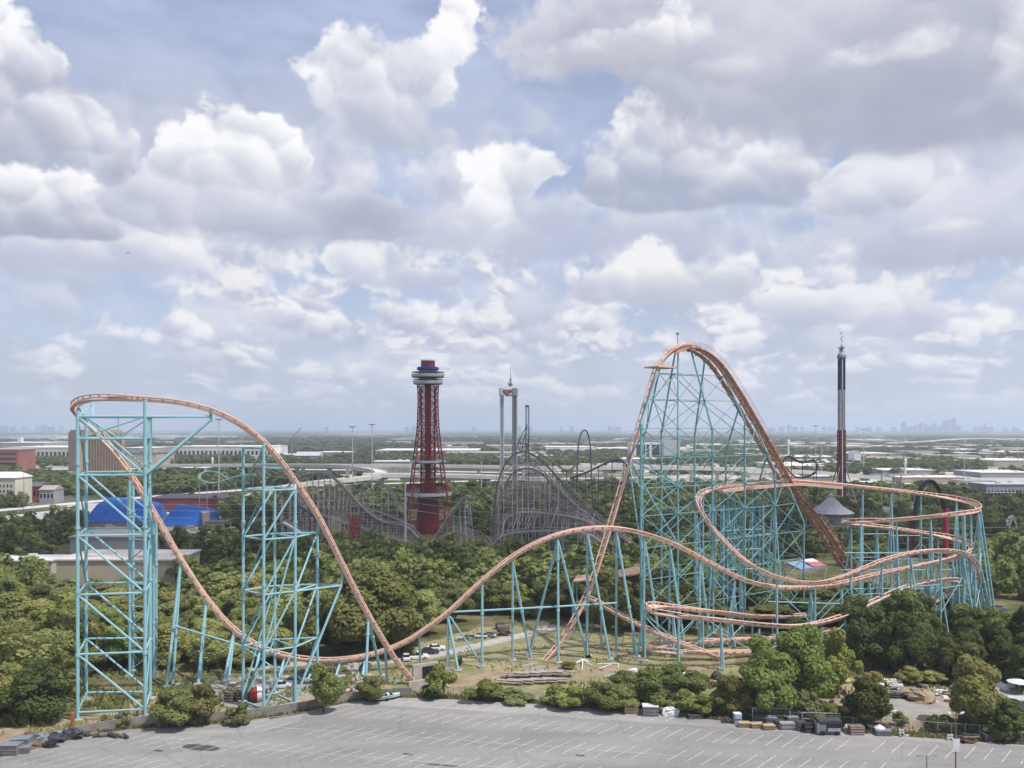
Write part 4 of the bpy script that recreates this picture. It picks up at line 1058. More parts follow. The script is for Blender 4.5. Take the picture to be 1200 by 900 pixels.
for n, (y, x, wi, s_) in enumerate(cand):
    poly, sp, kinds, hr, lab, grp = WOODS[wi]
    k = wr.choice(kinds); q_ = wr.random()**1.5; h = hr[0]*.8+(hr[1]-hr[0]*.8)*q_; h = min(h, 7.2) if 40 < 600+x*1000/y < 225 and 255 < y <= 283 else h; w = s_*(1.0+.95*q_)*wr.uniform(.9, 1.15)
    if NT < 262 and abs(x*1000/y) < 650: NT += 1; tree(x, y, w, h, k, lab, grp)
    else: REST.append((x, y, w, h, k))
# ---- everything farther: one mass of woodland
EXC = [[(-60, 632), (120, 604), (340, 584), (600, 576), (600, 562), (480, 562), (340, 568), (130, 584), (-60, 604)], [(330, 562), (600, 566), (600, 546), (470, 546), (330, 550)], [(-60, 556), (640, 556), (640, 548), (-60, 546)], [(600, 572), (1250, 580), (1250, 558), (600, 556)], [(95, 640), (250, 640), (262, 592), (100, 592)],
       [(30, 712), (200, 712), (250, 660), (160, 640), (60, 640)], [(470, 640), (540, 640), (540, 596), (470, 596)], [(330, 655), (715, 668), (715, 628), (560, 628), (330, 612)], [(955, 633), (995, 633), (995, 625.5), (955, 625.5)], [(900, 690), (985, 690), (985, 655), (900, 655)],
       [(740, 541), (800, 541), (800, 532), (740, 532)], [(60, 562), (160, 562), (160, 548), (60, 548)], [(-40, 592), (120, 592), (120, 582), (-40, 582)], [(1154, 594), (1215, 594), (1215, 584), (1154, 584)]]
def stuff_cloud(trees, nq, size, rng):
    base = [leaf_cloud(crown_lobes(rng, 11, 1.0, .08), nq, size, rng, .32, 0.0, 1.8) for _ in range(5)]
    out = []
    for i, (x, y, w, h, k) in enumerate(trees):
        v = base[i % 5]; a = rng.random()*6.283; ca, sa = math.cos(a), math.sin(a)
        q = np.empty_like(v); q[:,0] = (v[:,0]*ca-v[:,1]*sa)*w/2+x; q[:,1] = (v[:,0]*sa+v[:,1]*ca)*w/2+y; q[:,2] = v[:,2]*h; out.append(q)
    return np.concatenate(out)
rng = np.random.default_rng(5)
far_m = []; far_d = []; mid = {'m': [], 'd': []}
def dens(px, gy, x, y):
    n = mnoise.fractal(Vector((x*.004, y*.003, 1.7)), 1.0, 2.0, 4)
    if gy > 612: return .75 if n > -.35 else .15
    if gy < 532: return .7 if n > .04 else .06
    if gy < 545: return .75 if n > -.02 else .10
    if px < 330: return .8 if n > -.22 else .12
    if px < 640: return .85 if n > -.30 else .15
    if gy > 574: return .85 if n > -.3 else .2
    if gy < 512.5: return .8 if n > -.2 else .15
    if gy > 556: return .75 if n > -.1 else .15
    return .75 if n > (.17 if gy > 535 else .21) else .035
for (Y0, Y1, sp, hh, nb_) in ((330, 720, 9.5, (7, 12), 0), (720, 1600, 15, (8, 12.5), 1), (1600, 5200, 33, (8, 12), 2)):
    y = Y0; row = 0
    while y < Y1:
        s_ = sp*(1+.9*(y-Y0)/(Y1-Y0)) if nb_ == 2 else sp
        x = -.84*y+(row % 2)*s_/2
        while x < .84*y:
            xx, yy = x+wr.uniform(-.4, .4)*s_, y+wr.uniform(-.4, .4)*s_
            px, gy = px_of(xx, yy)
            if wr.random() < dens(px, gy, xx, yy) and not any(inpoly(px, gy, e) for e in EXC):
                t = (xx, yy, s_*wr.uniform(1.05, 1.75), wr.uniform(*hh), 'm')
                if nb_ == 0: mid['d' if wr.random() < .62 else 'm'].append(t)
                elif nb_ == 1: far_m.append(t)
                else: far_d.append(t)
            x += s_
        y += s_*.9; row += 1
print('far trees', len(mid['m']), len(mid['d']), len(far_m), len(far_d))
for t in REST: mid['m' if t[4] in 'myf' else 'd'].append(t)
def stuff(name, v, m): o = bpy.data.objects.new(name, quad_mesh(name, v, m)); COL.objects.link(o); return tag(o, kind='stuff')
stuff('woodland', stuff_cloud(mid['m'], 420, .105, rng), LM['m'])
stuff('woodland', stuff_cloud(mid['d'], 420, .105, rng), LM['d'])
stuff('distant_woodland', stuff_cloud(far_m, 110, .2, rng), LM['d'])
stuff('distant_woodland', stuff_cloud(far_d, 44, .3, rng), LM['d'])
# weeds and long grass in the field and along the wall
def tufts(name, n, fn, m, seed, sz=(.25, .6)):
    r = random.Random(seed); vs = []
    for _ in range(n):
        q = fn(r)
        if q is None: continue
        a = r.uniform(0, 6.28); h = r.uniform(*sz); w = h*r.uniform(.5, 1.1); dx, dy = math.cos(a)*w/2, math.sin(a)*w/2; lx, ly = r.uniform(-.2, .2), r.uniform(-.2, .2)
        vs += [(q[0]-dx, q[1]-dy, 0), (q[0]+dx, q[1]+dy, 0), (q[0]+dx*.5+lx, q[1]+dy*.5+ly, h), (q[0]-dx*.7+lx, q[1]-dy*.7+ly, h*.9)]
    o = bpy.data.objects.new(name, quad_mesh(name, np.array(vs), m)); COL.objects.link(o); return tag(o, kind='stuff')
def along_edge(r):
    x = r.uniform(-95, 108); return (x, edge_y(x)+.2+abs(r.gauss(0, 1.5)))
def in_field(r):
    px, py = r.uniform(400, 880), r.uniform(738, 832); g = G(px, py)
    if mnoise.noise(Vector((g.x*.12, g.y*.12, 3))) < .05: return None
    return (g.x, g.y) if g.y > edge_y(g.x)+1 else None
def left_bank(r):
    px, py = r.uniform(-30, 480), r.uniform(782, 862); g = G(px, py)
    return (g.x, g.y) if g.y > edge_y(g.x)+.3 and mnoise.noise(Vector((g.x*.15, g.y*.15, 8))) > -.05 else None
tufts('dry_weeds', 5200, along_edge, LM['b'], 1); tufts('dry_weeds', 5000, in_field, LM['b'], 2, (.2, .5)); tufts('undergrowth', 6000, left_bank, LM['y'], 3, (.3, .9))
def right_bank(r):
    px, py = r.uniform(640, 1210), r.uniform(800, 866); g = G(px, py)
    return (g.x, g.y) if g.y > edge_y(g.x)+1.2 and mnoise.noise(Vector((g.x*.15, g.y*.15, 5))) > .0 and not (1035 < px < 1116 and py > 816) else None
tufts('undergrowth', 6000, right_bank, LM['m'], 4, (.3, 1.0))
# ---------------------------------------------------------------- the other rides
RED = mat('red_steel', (.30, .035, .04), (.21, .025, .03), scale=.2, rough=.6)
RED2 = mat('dark_red_steel', (.22, .03, .04), (.14, .02, .03), scale=.2, rough=.6)
BLUE = mat('blue_panel', (.03, .09, .33), (.02, .065, .25), scale=.2, rough=.5)
WHT = mat('white_panel', (.72, .72, .71), (.58, .58, .57), scale=.3, rough=.6)
LGREY = mat('light_grey_steel', (.50, .51, .53), (.40, .41, .43), scale=.3, rough=.5)
MGREY = mat('grey_steel', (.26, .27, .30), (.19, .20, .22), scale=.3, rough=.5)
DGLASS = mat('dark_glass', (.025, .032, .045), (.016, .02, .03), scale=.2, rough=.12, spec=.6)
BLACKS = mat('black_steel', (.03, .032, .04), (.02, .022, .03), scale=.3, rough=.45)
PURP = mat('purple_steel', (.085, .06, .115), (.055, .04, .08), scale=.3, rough=.5)
NAVY = mat('navy_steel', (.035, .05, .115), (.025, .035, .08), scale=.3, rough=.5)
WOOD = mat('weathered_timber', (.52, .48, .46), (.30, .27, .265), scale=.35, rough=.9)
WOODD = mat('dark_timber', (.20, .165, .17), (.13, .105, .11), scale=.35, rough=.9)

def lattice(root, c, lv, rl, rb, m, mb_=None, rz=0.0, leg='leg', brace='lattice_brace', k=4, xbr=True):
    """k corner legs through levels (z, half width) with braces on every face"""
    def cor(i, z, h):
        a = rz+2*math.pi*(i+.5)/k; q = h*(1/math.cos(math.pi/k) if k == 4 else 1.15); return Vector((c[0]+math.cos(a)*q, c[1]+math.sin(a)*q, z))
    for i in range(k):
        mb = MB()
        for (z0, h0), (z1, h1) in zip(lv, lv[1:]): mb.bar(cor(i, z0, h0), cor(i, z1, h1), rl, 6)
        mb.build(leg, m, root)
    for i in range(k):
        mb = MB()
        for (z0, h0), (z1, h1) in zip(lv, lv[1:]):
            mb.bar(cor(i, z0, h0), cor((i+1) % k, z1, h1), rb, 4)
            if xbr: mb.bar(cor((i+1) % k, z0, h0), cor(i, z1, h1), rb, 4)
            mb.bar(cor(i, z1, h1), cor((i+1) % k, z1, h1), rb, 4)
        mb.build(brace, mb_ or m, root)

# --- the observation tower
Yt = 450.0; oc = GX(501.5, Yt)
def zt_(y): return CAMH-(y-502)*Yt/1000
ot = empty('observation_tower', oc, 'red lattice observation tower flaring at the base with round white decks', 'tower')
lv = []
for y, h in ((624, 12.6), (614, 12.2), (604, 11.8), (594, 11.3), (585, 10.8), (577, 10.4), (568, 9.9), (559, 9.4), (550, 8.9), (541, 8.3), (532, 7.8), (523, 7.2), (514, 6.7), (505, 6.2), (497, 5.9), (489, 5.7), (481, 5.6), (473, 5.5), (465, 5.5), (457, 5.6), (450, 5.9)):
    lv.append((max(zt_(y), 0), h*.86))
lattice(ot, oc, lv, .34, .14, RED, RED, R(12), xbr=True)
mb = MB(); mb.lathe(oc, [(1.7, 0), (1.7, zt_(450))], 10); mb.build('elevator_shaft', RED2, ot)
mb = MB()
for s_ in (-1, 1): mb.box((oc.x+s_*3.6, oc.y+.5, 0), (.8, 1.2, zt_(453)))
mb.build('stair_shaft', RED, ot)
def deck_ring(y0, y1, r, m, nm='observation_deck'):
    z0, z1 = zt_(y1), zt_(y0); mb = MB(); mb.lathe((oc.x, oc.y, 0), [(r*.55, z0+.1), (r*.96, z0), (r, z0+.5), (r, z1), (r*.94, z1), (r*.93, z0+.9), (r*.3, z0+.8)], 28); return mb.build(nm, m, ot)
d1 = deck_ring(446.5, 450.5, 7.8, LGREY); d2 = deck_ring(438.5, 442.5, 8.7, LGREY)
for d, r, yb, yt in ((d1, 7.7, 446.5, 444.5), (d2, 8.6, 438.5, 436)):
    mb = MB()
    for i in range(28):
        a = 2*math.pi*i/28; mb.bar((oc.x+math.cos(a)*r, oc.y+math.sin(a)*r, zt_(yb)), (oc.x+math.cos(a)*r, oc.y+math.sin(a)*r, zt_(yt)), .07, 4)
    mb.lathe((oc.x, oc.y, 0), [(r, zt_(yt)-.1), (r+.1, zt_(yt)-.05), (r, zt_(yt)), (r-.1, zt_(yt)-.05), (r, zt_(yt)-.1)], 28); mb.build('railing', LGREY, d)
mb = MB(); mb.lathe((oc.x, oc.y, 0), [(4.6, zt_(447)), (4.6, zt_(442.5))], 20); mb.build('cabin', MGREY, ot)
mb = MB(); mb.lathe((oc.x, oc.y, 0), [(4.3, zt_(439)), (4.3, zt_(434))], 20); mb.build('cabin', MGREY, ot)
mb = MB()
for i in range(14):
    a = 2*math.pi*i/14; mb.box((oc.x+math.cos(a)*4.35, oc.y+math.sin(a)*4.35, zt_(438.6)), (.5, .5, 2.0), a)
mb.build('window_mullion', WHT, ot.children[-1])
mb = MB(); mb.lathe((oc.x, oc.y, 0), [(4.4, zt_(434.5)), (5.8, zt_(433.5)), (5.8, zt_(430.8)), (4.2, zt_(429.5)), (3.7, zt_(429.5))], 24); mb.build('blue_canopy', BLUE, ot)
mb = MB(); mb.lathe((oc.x, oc.y, 0), [(3.7, zt_(430)), (3.7, zt_(422.8)), (3.4, zt_(422.5)), (.2, zt_(422.4))], 20); mb.build('red_drum', RED, ot)
mb = MB(); mb.lathe((oc.x, oc.y, 0), [(3.85, zt_(423.2)), (3.85, zt_(422)), (.2, zt_(421.6))], 20); mb.build('roof_rim', WHT, ot)
mb = MB(); mb.bar((oc.x-.3, oc.y, zt_(422)), (oc.x-.3, oc.y, zt_(410)), .07, 4); mb.bar((oc.x+2.4, oc.y, zt_(422)), (oc.x+2.4, oc.y, zt_(418)), .06, 4); mb.bar((oc.x-2.7, oc.y, zt_(422)), (oc.x-2.7, oc.y, zt_(419)), .06, 4); mb.build('antenna', WHT, ot)
def plat(y0, y1, r, m):
    mb = MB(); mb.lathe((oc.x, oc.y, 0), [(r*.5, zt_(y1)+.2), (r, zt_(y1)), (r, zt_(y0)), (r*.5, zt_(y0)-.1)], 24); return mb.build('platform', m, ot)
plat(539.5, 542, 9.4, LGREY); plat(576.5, 580, 12.4, LGREY)
mb = MB()
for i in range(40):
    a = 2*math.pi*i/40; a2 = 2*math.pi*(i+1)/40
    mb.bar((oc.x+math.cos(a)*12.0, oc.y+math.sin(a)*12.0, zt_(577)), (oc.x+math.cos(a2)*11.0, oc.y+math.sin(a2)*11.0, zt_(568)), .13, 4); mb.bar((oc.x+math.cos(a2)*12.0, oc.y+math.sin(a2)*12.0, zt_(577)), (oc.x+math.cos(a)*11.0, oc.y+math.sin(a)*11.0, zt_(568)), .13, 4)
mb.lathe((oc.x, oc.y, 0), [(11.0, zt_(569)), (11.2, zt_(568)), (10.8, zt_(568)), (11.0, zt_(569))], 24); mb.build('red_netting', RED, ot)
mb = MB(); mb.lathe((oc.x, oc.y, 0), [(6.2, 0), (5.4, zt_(580))], 16); mb.build('base_building', RED2, ot)

lattice(ot, oc, [(z, 2.5) for z in np.linspace(0, zt_(452), 26)], .26, .16, RED, RED, R(30), 'inner_leg', 'inner_lattice')
# --- the drop tower
Yd = 710.0
def zd(y): return CAMH-(y-502)*Yd/1000
dt = empty('drop_tower', GX(596, Yd), 'pale three column drop tower with ring crown and needle spire', 'tower')
cols_d = [GX(588.2, Yd-5), GX(602.8, Yd-4), GX(603.6, Yd+9)]
for i, c in enumerate(cols_d):
    s_ = sub('tower_column', dt); lvv = [(z, 1.3) for z in np.arange(0, zd(463)+.1, (zd(463))/16)]
    lattice(s_, c, lvv, .38, .2, (LGREY, MGREY, LGREY)[i], None, R(10*i), 'post', 'lattice_brace')
    MB().box((c.x, c.y, 0), (1.15, 1.15, zd(464)), R(20)).build('core', (LGREY, MGREY, LGREY)[i], s_)
mb = MB(); ctr = sum(cols_d, Vector((0,0,0)))/3
for i in range(3):
    a, b = cols_d[i], cols_d[(i+1) % 3]
    for z in (zd(463.5), zd(456.5)): mb.bar((a.x, a.y, z), (b.x, b.y, z), .55, 6)
    for k in range(5):
        p0 = a.lerp(b, k/5); p1 = a.lerp(b, (k+1)/5); mb.bar((p0.x, p0.y, zd(463.5)), (p1.x, p1.y, zd(456.5)), .25, 4)
mb.build('crown_ring', WHT, dt)
for c in cols_d: MB().box((c.x, c.y, zd(464)), (4.0, 4.0, 6.2), R(15)).build('column_cap', (LGREY if c is not cols_d[1] else MGREY), dt)
mb = MB()
for c in cols_d:
    mb.bar((c.x, c.y, zd(456)), (ctr.x, ctr.y, zd(442.5)), .3, 5)
    for f in (.35, .7): mb.bar(Vector((c.x, c.y, zd(456))).lerp(Vector((ctr.x, ctr.y, zd(442.5))), f), (ctr.x, ctr.y, zd(456)+f*6), .16, 4)
mb.build('apex_frame', WHT, dt)
MB().lathe(ctr, [(.2, zd(453)), (2.2, zd(450.5)), (2.0, zd(449)), (.6, zd(448)), (.6, zd(445.5)), (1.3, zd(444.5)), (.4, zd(442)), (.12, zd(436)), (.06, zd(422))], 10).build('spire', MGREY, dt)
# the red diamond crest hung between the columns
ec = P(594.3, 460.3, Yd-9); mb = MB()
def shield(k, dy, z_=0):
    return [(ec.x+x*k, ec.y+dy, ec.z+z*k+z_) for x, z in ((0, -3.3), (3.9, .9), (2.7, 2.5), (-2.7, 2.5), (-3.9, .9))]
mb.rings([shield(1.0, 0), shield(1.0, .8)]); em = mb.build('crest', RED, dt)
mb = MB(); pth = [(1.7, 1.35), (-1.3, 1.45), (-1.9, .75), (-.6, .25), (1.0, -.15), (.9, -.85), (-.2, -1.05)]
for a, b in zip(pth, pth[1:]): mb.bar((ec.x+a[0], ec.y-.05, ec.z+a[1]), (ec.x+b[0], ec.y-.05, ec.z+b[1]), .22, 5)
mb.build('crest_stroke', LGREY, em)
# --- the blue spike behind the timber hill
sp = empty('spike_tower', GX(618, 430), 'thin blue grey vertical spike of a shuttle coaster behind the timber hill', 'tower')
c = GX(618, 430); zz = CAMH+(502-476)*.43
lattice(sp, c, [(z, .75) for z in np.linspace(0, zz, 22)], .2, .11, NAVY, MGREY, 0, 'post', 'lattice_brace')
mb = MB(); mb.bar((c.x-.2, c.y, zz-.5), (c.x-.2, c.y, zz+.5), .9); mb.build('top_cap', NAVY, sp)
mb = MB(); mb.bar((c.x, c.y, CAMH+(502-497)*.43), P(606, 521, 430), .16); mb.bar((c.x, c.y, CAMH+(502-497)*.43), P(613, 521, 434), .14); mb.build('stay', NAVY, sp)
mb = MB()
for i in range(9): mb.bar(P(605+i*1.8, 527-3*math.sin(i*1.7), 430), P(607+i*1.8, 518+4*math.cos(i*2.3), 431), .22, 5)
mb.build('launch_frame', PURP, sp)

# --- the swing tower
Ys = 598.0
def zs(y): return CAMH-(y-502)*Ys/1000
ss = empty('swing_tower', GX(986, Ys), 'very tall blue white and red banded swing ride tower with star on top', 'tower'); c = GX(986.2, Ys)
for (ya, yb, m, nm) in ((585, 504, RED2, 'red_section'), (504, 457, LGREY, 'grey_section'), (457, 420, NAVY, 'blue_section')):
    s_ = sub(nm, ss); n = max(3, int(abs(zs(yb)-max(zs(ya), 0))/4.5))
    lattice(s_, c, [(z, 1.6 if m is not RED2 else 1.9) for z in np.linspace(max(zs(ya), 0), zs(yb), n)], .42, .2, m, m, R(8), 'post', 'lattice_brace')
    MB().box((c.x, c.y, max(zs(ya), 0)), (2.9, 2.9, zs(yb)-max(zs(ya), 0)), R(8)).build('core', m, s_)
    MB().box((c.x-.2, c.y-2.2, max(zs(ya), 0)), (.5, .25, zs(yb)-max(zs(ya), 0)), R(8)).build('cable_duct', WHT if m is not LGREY else MGREY, s_)
mb = MB(); mb.lathe((c.x, c.y, 0), [(2.4, zs(421)), (3.1, zs(419)), (3.0, zs(416.5)), (2.2, zs(414.5)), (1.4, zs(413)), (.8, zs(412))], 14); mb.build('hub', MGREY, ss)
mb = MB(); sc_ = Vector((c.x, c.y, zs(408.5))); ring = []
for i in range(10):
    a = math.pi/2+2*math.pi*i/10; r_ = 2.9 if i % 2 == 0 else 1.15; ring.append((sc_.x+math.cos(a)*r_, sc_.y, sc_.z+math.sin(a)*r_))
mb.rings([ring, [(q[0], q[1]+.8, q[2]) for q in ring]]); mb.rings([[(sc_.x, sc_.y+(q[0]-sc_.x)+.4, q[2]) for q in ring], [(sc_.x+.8, sc_.y+(q[0]-sc_.x)+.4, q[2]) for q in ring]]); mb.build('star', MGREY, ss)
mb = MB(); mb.bar((c.x, c.y, zs(408)), (c.x, c.y, zs(388)), .14, 5); mb.build('mast', LGREY, ss)
for y, dx in ((398, -.6), (395.5, .5), (400.5, .3)): MB().box((c.x+dx, c.y, zs(y)), (.9, .4, .9)).build('beacon', LGREY, ss)
mb = MB(); mb.quad((c.x, c.y, zs(390)), (c.x, c.y+.05, zs(391.3)), (c.x-1.4, c.y+.05, zs(391.2)), (c.x-1.4, c.y, zs(390.2))); mb.bar((c.x-1.4, c.y, zs(390.7)), (c.x, c.y, zs(390.7)), .3, 4); mb.build('flag', MGREY, ss)
mb = MB()
for dx, dy in ((-1, -1), (1, -1), (1, 1), (-1, 1)): mb.bar((c.x+dx*9, c.y+dy*6, 0), (c.x+dx*2, c.y+dy*2, zs(546)), .4, 6)
mb.build('splayed_leg', MGREY, ss)
for (px, w) in ((978, 6), (999, 7)): MB().box(GX(px, Ys+4), (w*.6, 5, 4.5)).build('gatehouse', RED2 if px < 985 else mat('brick_red', (.33, .10, .07), rough=.8), ss)

# --- timber coaster with dark steel track
TC = empty('wooden_coaster', GX(640, 350), 'big timber coaster hill with dark arched track on pale lattice', 'roller coaster')
TC2 = empty('wooden_coaster', GX(400, 420), 'low rambling timber coaster loops and weathered trestle left of the red tower', 'roller coaster')
def trestle(root, way, Y0, mdeck, spacing, width=3.2, batter=.12, led=3.0, step=2.5, mw=WOOD, zlow=0.0):
    c = catmull([P(*q) for q in way], step); fr = frames(c, 0); rj = random.Random(int(way[0][0]*7+Y0))
    t_ = sweep(fr, [(-width/2, -.5), (-width/2, .2), (width/2, .2), (width/2, -.5)]).build('track', mdeck, root)
    mb = MB()
    for sg in (-1, 1): mb.path([p+s*(sg*width/2)+u*1.1 for p, t, s, u in fr], .1, 4)
    for p, t, s, u in fr[::2]:
        for sg in (-1, 1): mb.bar(p+s*(sg*width/2), p+s*(sg*width/2)+u*1.1, .07, 4)
    mb.build('handrail', mw, t_)
    acc = spacing; bents = []
    for i, (p, t, s, u) in enumerate(fr):
        if i: acc += Vector((p.x-fr[i-1][0].x, p.y-fr[i-1][0].y, 0)).length
        if acc < spacing or p.z < 2: continue
        acc = rj.uniform(-.25, .25)*spacing; bents.append((p, Vector((s.x, s.y, 0)).normalized()))
    for p, hs in bents:
        mb = MB(); h = p.z-.5
        for sg in (-1, 1):
            top = Vector((p.x, p.y, h))+hs*(sg*width*.45)
            mb.bar(Vector((top.x, top.y, zlow)), top, .13, 4)
            if h > 8: mb.bar(Vector((p.x, p.y, zlow))+hs*(sg*(width*.5+h*batter*1.6)), top+Vector((0, 0, -2)), .13, 4)
        z = led; k = 0
        while z < h-1.5:
            w = width*.5+max(0, (h-z))*batter*1.6; a = Vector((p.x, p.y, z))-hs*w; b = Vector((p.x, p.y, z))+hs*w; mb.bar(a, b, .1, 4)
            mb.bar(a if k % 2 else b, Vector((p.x, p.y, min(z+led, h)))+(hs if k % 2 else -hs)*(width*.45), .1, 4)
            z += led; k += 1
        mb.build('bent', mw, root)
    # slanting rakers along the structure
    for i in range(0, len(bents)-3, 3):
        p, h1 = bents[i]; q, h2 = bents[i+3 if rj.random() < .7 else i+2]; hh = min(p.z, q.z)
        if hh < 9: continue
        sg = rj.choice((-1, 1)); f = rj.uniform(.45, .8)
        MB().bar(Vector((p.x, p.y, zlow))+h1*(sg*(width*.5+hh*batter*.9)), Vector((q.x, q.y, hh*f))+h2*(sg*width*.5), .16, 4).build('raker', mw, root)
    # longitudinal ledgers and bracing
    mb = MB()
    for (p, h1), (q, h2) in zip(bents, bents[1:]):
        z = led*.5; k = 0
        while z < min(p.z, q.z)-1:
            for sg in (-1, 1): mb.bar(Vector((p.x, p.y, z))+h1*(sg*width*.45), Vector((q.x, q.y, z))+h2*(sg*width*.45), .085, 4)
            sg = 1 if rj.random() < .5 else -1
            if rj.random() < .6: mb.bar(Vector((p.x, p.y, z))+h1*(sg*width*.45), Vector((q.x, q.y, min(z+led, q.z-.5)))+h2*(sg*width*.45), .085, 4)
            z += led; k += 1
    mb.build('ledgers', mw, root)
trestle(TC, [(577, 650, 350), (579, 600, 350), (583, 563, 350), (590, 545, 350), (600, 532, 350), (612, 527.5, 350), (625, 531, 350), (640, 544, 350), (660, 566, 349), (690, 597, 347), (720, 622, 345), (745, 642, 343), (765, 652, 341)], 350, WOODD, 1.8, 2.2, batter=.2)
trestle(TC, [(586, 640, 362), (590, 585, 362), (597, 555, 362), (612, 547, 362), (632, 550, 362), (650, 572, 361), (670, 592, 360), (690, 612, 358), (700, 630, 357)], 362, WOODD, 2.4, 1.8, mw=WOOD)
trestle(TC, [(580, 640, 356), (583, 600, 356), (586, 575, 356), (600, 573, 356), (640, 574, 356), (655, 592, 355), (680, 600, 354), (700, 616, 353), (715, 640, 352)], 356, WOOD, 1.9, 1.6, batter=.2)
trestle(TC, [(579, 640, 368), (582, 590, 368), (587, 550, 368), (600, 545, 368), (632, 546, 368), (650, 566, 367), (668, 585, 366), (690, 604, 365), (715, 620, 364), (740, 632, 363)], 368, WOOD, 1.8, 1.6, batter=.2)
trestle(TC, [(588, 645, 346), (590, 608, 346), (602, 600, 346), (650, 602, 345), (690, 610, 344), (715, 630, 343)], 346, WOOD, 1.9, 1.6, batter=.25)
trestle(TC, [(575, 655, 342), (580, 630, 341), (620, 622, 339), (660, 622, 337), (700, 628, 335), (712, 645, 334)], 340, WOOD, 2.4, 1.6)
trestle(TC2, [(322, 590, 420), (335, 572, 420), (345, 562, 421), (360, 556.5, 422), (380, 555.5, 423), (394, 560, 423), (405, 573, 422), (417, 586, 420), (432, 601, 417), (450, 613, 414), (476, 616, 410), (488, 627, 406), (500, 645, 403), (507, 652, 402)], 420, WOODD, 2.2, 2.4)
trestle(TC2, [(350, 592, 402), (363, 599, 402), (380, 618, 401), (396, 634, 400), (420, 640, 399), (450, 632, 398)], 402, PURP, 2.7, 3.0, mw=WOODD)
trestle(TC2, [(420, 590, 435), (425, 573, 435), (433, 564, 435), (442, 562, 436), (452, 568, 437), (462, 585, 437), (470, 600, 437)], 435, mat('grey_green_steel', (.20, .24, .23), rough=.7), 3, 2.0)
trestle(TC2, [(322, 600, 430), (345, 588, 430), (370, 582, 431), (400, 585, 431), (430, 596, 430), (460, 606, 428), (485, 618, 426)], 430, WOODD, 2.4, 2.6, mw=WOODD)
trestle(TC2, [(326, 618, 410), (350, 606, 410), (375, 604, 410), (400, 612, 409), (430, 622, 408), (455, 630, 406), (480, 636, 404)], 410, WOODD, 2.4, 2.6)
trestle(TC2, [(498, 640, 398), (520, 630, 398), (540, 622, 398), (560, 624, 399), (576, 636, 400)], 398, WOODD, 2.4, 2.6)
trestle(TC2, [(500, 648, 385), (512, 630, 385), (524, 612, 386), (535, 595, 386), (542, 586, 387), (547, 583.5, 387), (553, 583.5, 388)], 386, WOODD, 1.5, 2.4, led=2.3, batter=.2)
trestle(TC2, [(332, 612, 385), (350, 622, 384), (372, 640, 382), (395, 655, 380)], 385, LGREY, 5, 2.4)
c = catmull([P(488, 648, 372), P(505, 652, 371), P(525, 656, 370), (P(548, 658.5, 369)), P(572, 659, 368)], 2); sweep(frames(c, 0), [(-1.2, -.4), (-1.2, .3), (1.2, .3), (1.2, -.4)]).build('track', RED2, TC2)
mb = MB()
for q in c[::3]: mb.bar((q.x, q.y, 0), q, .2, 4)
mb.build('trestle_posts', WOODD, TC2)
mb = MB()
for i in range(5):
    for z in range(0, 5): mb.bar(P(409+i*2.6, 630-z*5, 398), P(411.5+i*2.4, 625-z*5, 398), .2, 4); mb.bar(P(412+i*2.6, 630-z*5, 398), P(409.5+i*2.6, 625-z*5, 398), .2, 4)
    mb.bar((P(410+i*2.6, 630, 398).x, 398, 0), P(410+i*2.6, 604, 398), .25, 4)
mb.build('red_bent', RED, TC2)
mb = MB()
for i in range(5):
    mb.bar((P(388+i*2.8, 632, 394).x, 394, 0), P(385+i*3.0, 605, 394), .2, 4)
    for z in range(4): mb.bar(P(387+i*2.6, 629-z*6, 394), P(390+i*2.6, 624-z*6, 394), .17, 4)
mb.build('pale_yellow_bent', mat('pale_yellow_timber', (.50, .46, .28), rough=.9), TC2)

PALET = mat('pale_timber', (.62, .58, .49), (.45, .42, .37), scale=.5, rough=.9)
rk = random.Random(9)
for i in range(36):
    px = 586+i*3.7; y0 = 590+rk.uniform(0, 26)+max(0, px-660)*.35; ya = y0+rk.uniform(24, 42)
    MB().bar(P(px, ya, 343), P(px+rk.uniform(7, 12), y0, 345), .17, 4).build('raker', PALET, TC)
# --- coaster loops far back
def ride(name, label, way, r, m, cat='roller coaster', gap=9, legs=True, base=0.0, mleg=None, w=1.0):
    root = empty(name, GX(way[0][0], way[0][2]), label, cat); c = catmull([P(*q) for q in way], 2.0); fr = frames(c, 0)
    tr = sweep(fr, circ(0, -.5*w, r*.8)).build('track', m, root)
    for sg in (-1, 1): sweep(fr, circ(sg*.8*w, 0, r*.5)).build('rail', m, tr)
    if legs:
        acc = gap
        for i in range(1, len(c)):
            acc += (c[i]-c[i-1]).length
            if acc >= gap and c[i].z > 2: acc = 0; MB().bar((c[i].x, c[i].y, 0), c[i]-Vector((0,0,.6)), .26, 5).build('support_column', mleg or m, root)
    return root
ride('steel_coaster', 'slim dark inverted U hill of a far steel coaster above the trees', [(676, 565, 620), (676.5, 540, 620), (678, 517, 620), (681.5, 505, 620), (685, 502.5, 620), (688.5, 505, 620), (691.5, 517, 620), (693, 540, 620), (693.5, 566, 620)], .5, mat('faded_violet_steel', (.16, .14, .20), (.12, .105, .155), rough=.6), legs=False, w=.8)
rt = ride('steel_coaster', 'low purple arches of a steel coaster before the white overpass', [(668, 560, 520), (690, 552, 520), (712, 541, 520), (722, 537.5, 520), (732, 539, 520), (736, 548, 520), (737, 560, 520), (725, 566, 520), (706, 563, 518), (690, 567, 516)], .5, PURP, gap=7)
ride('steel_coaster', 'pale yellow track slanting down behind the timber hill', [(628, 528, 470), (640, 535, 470), (652, 543, 470), (664, 552, 470), (672, 549, 470), (676, 540, 470)], .5, mat('pale_yellow_steel', (.52, .48, .26), rough=.5), gap=7, mleg=PURP)
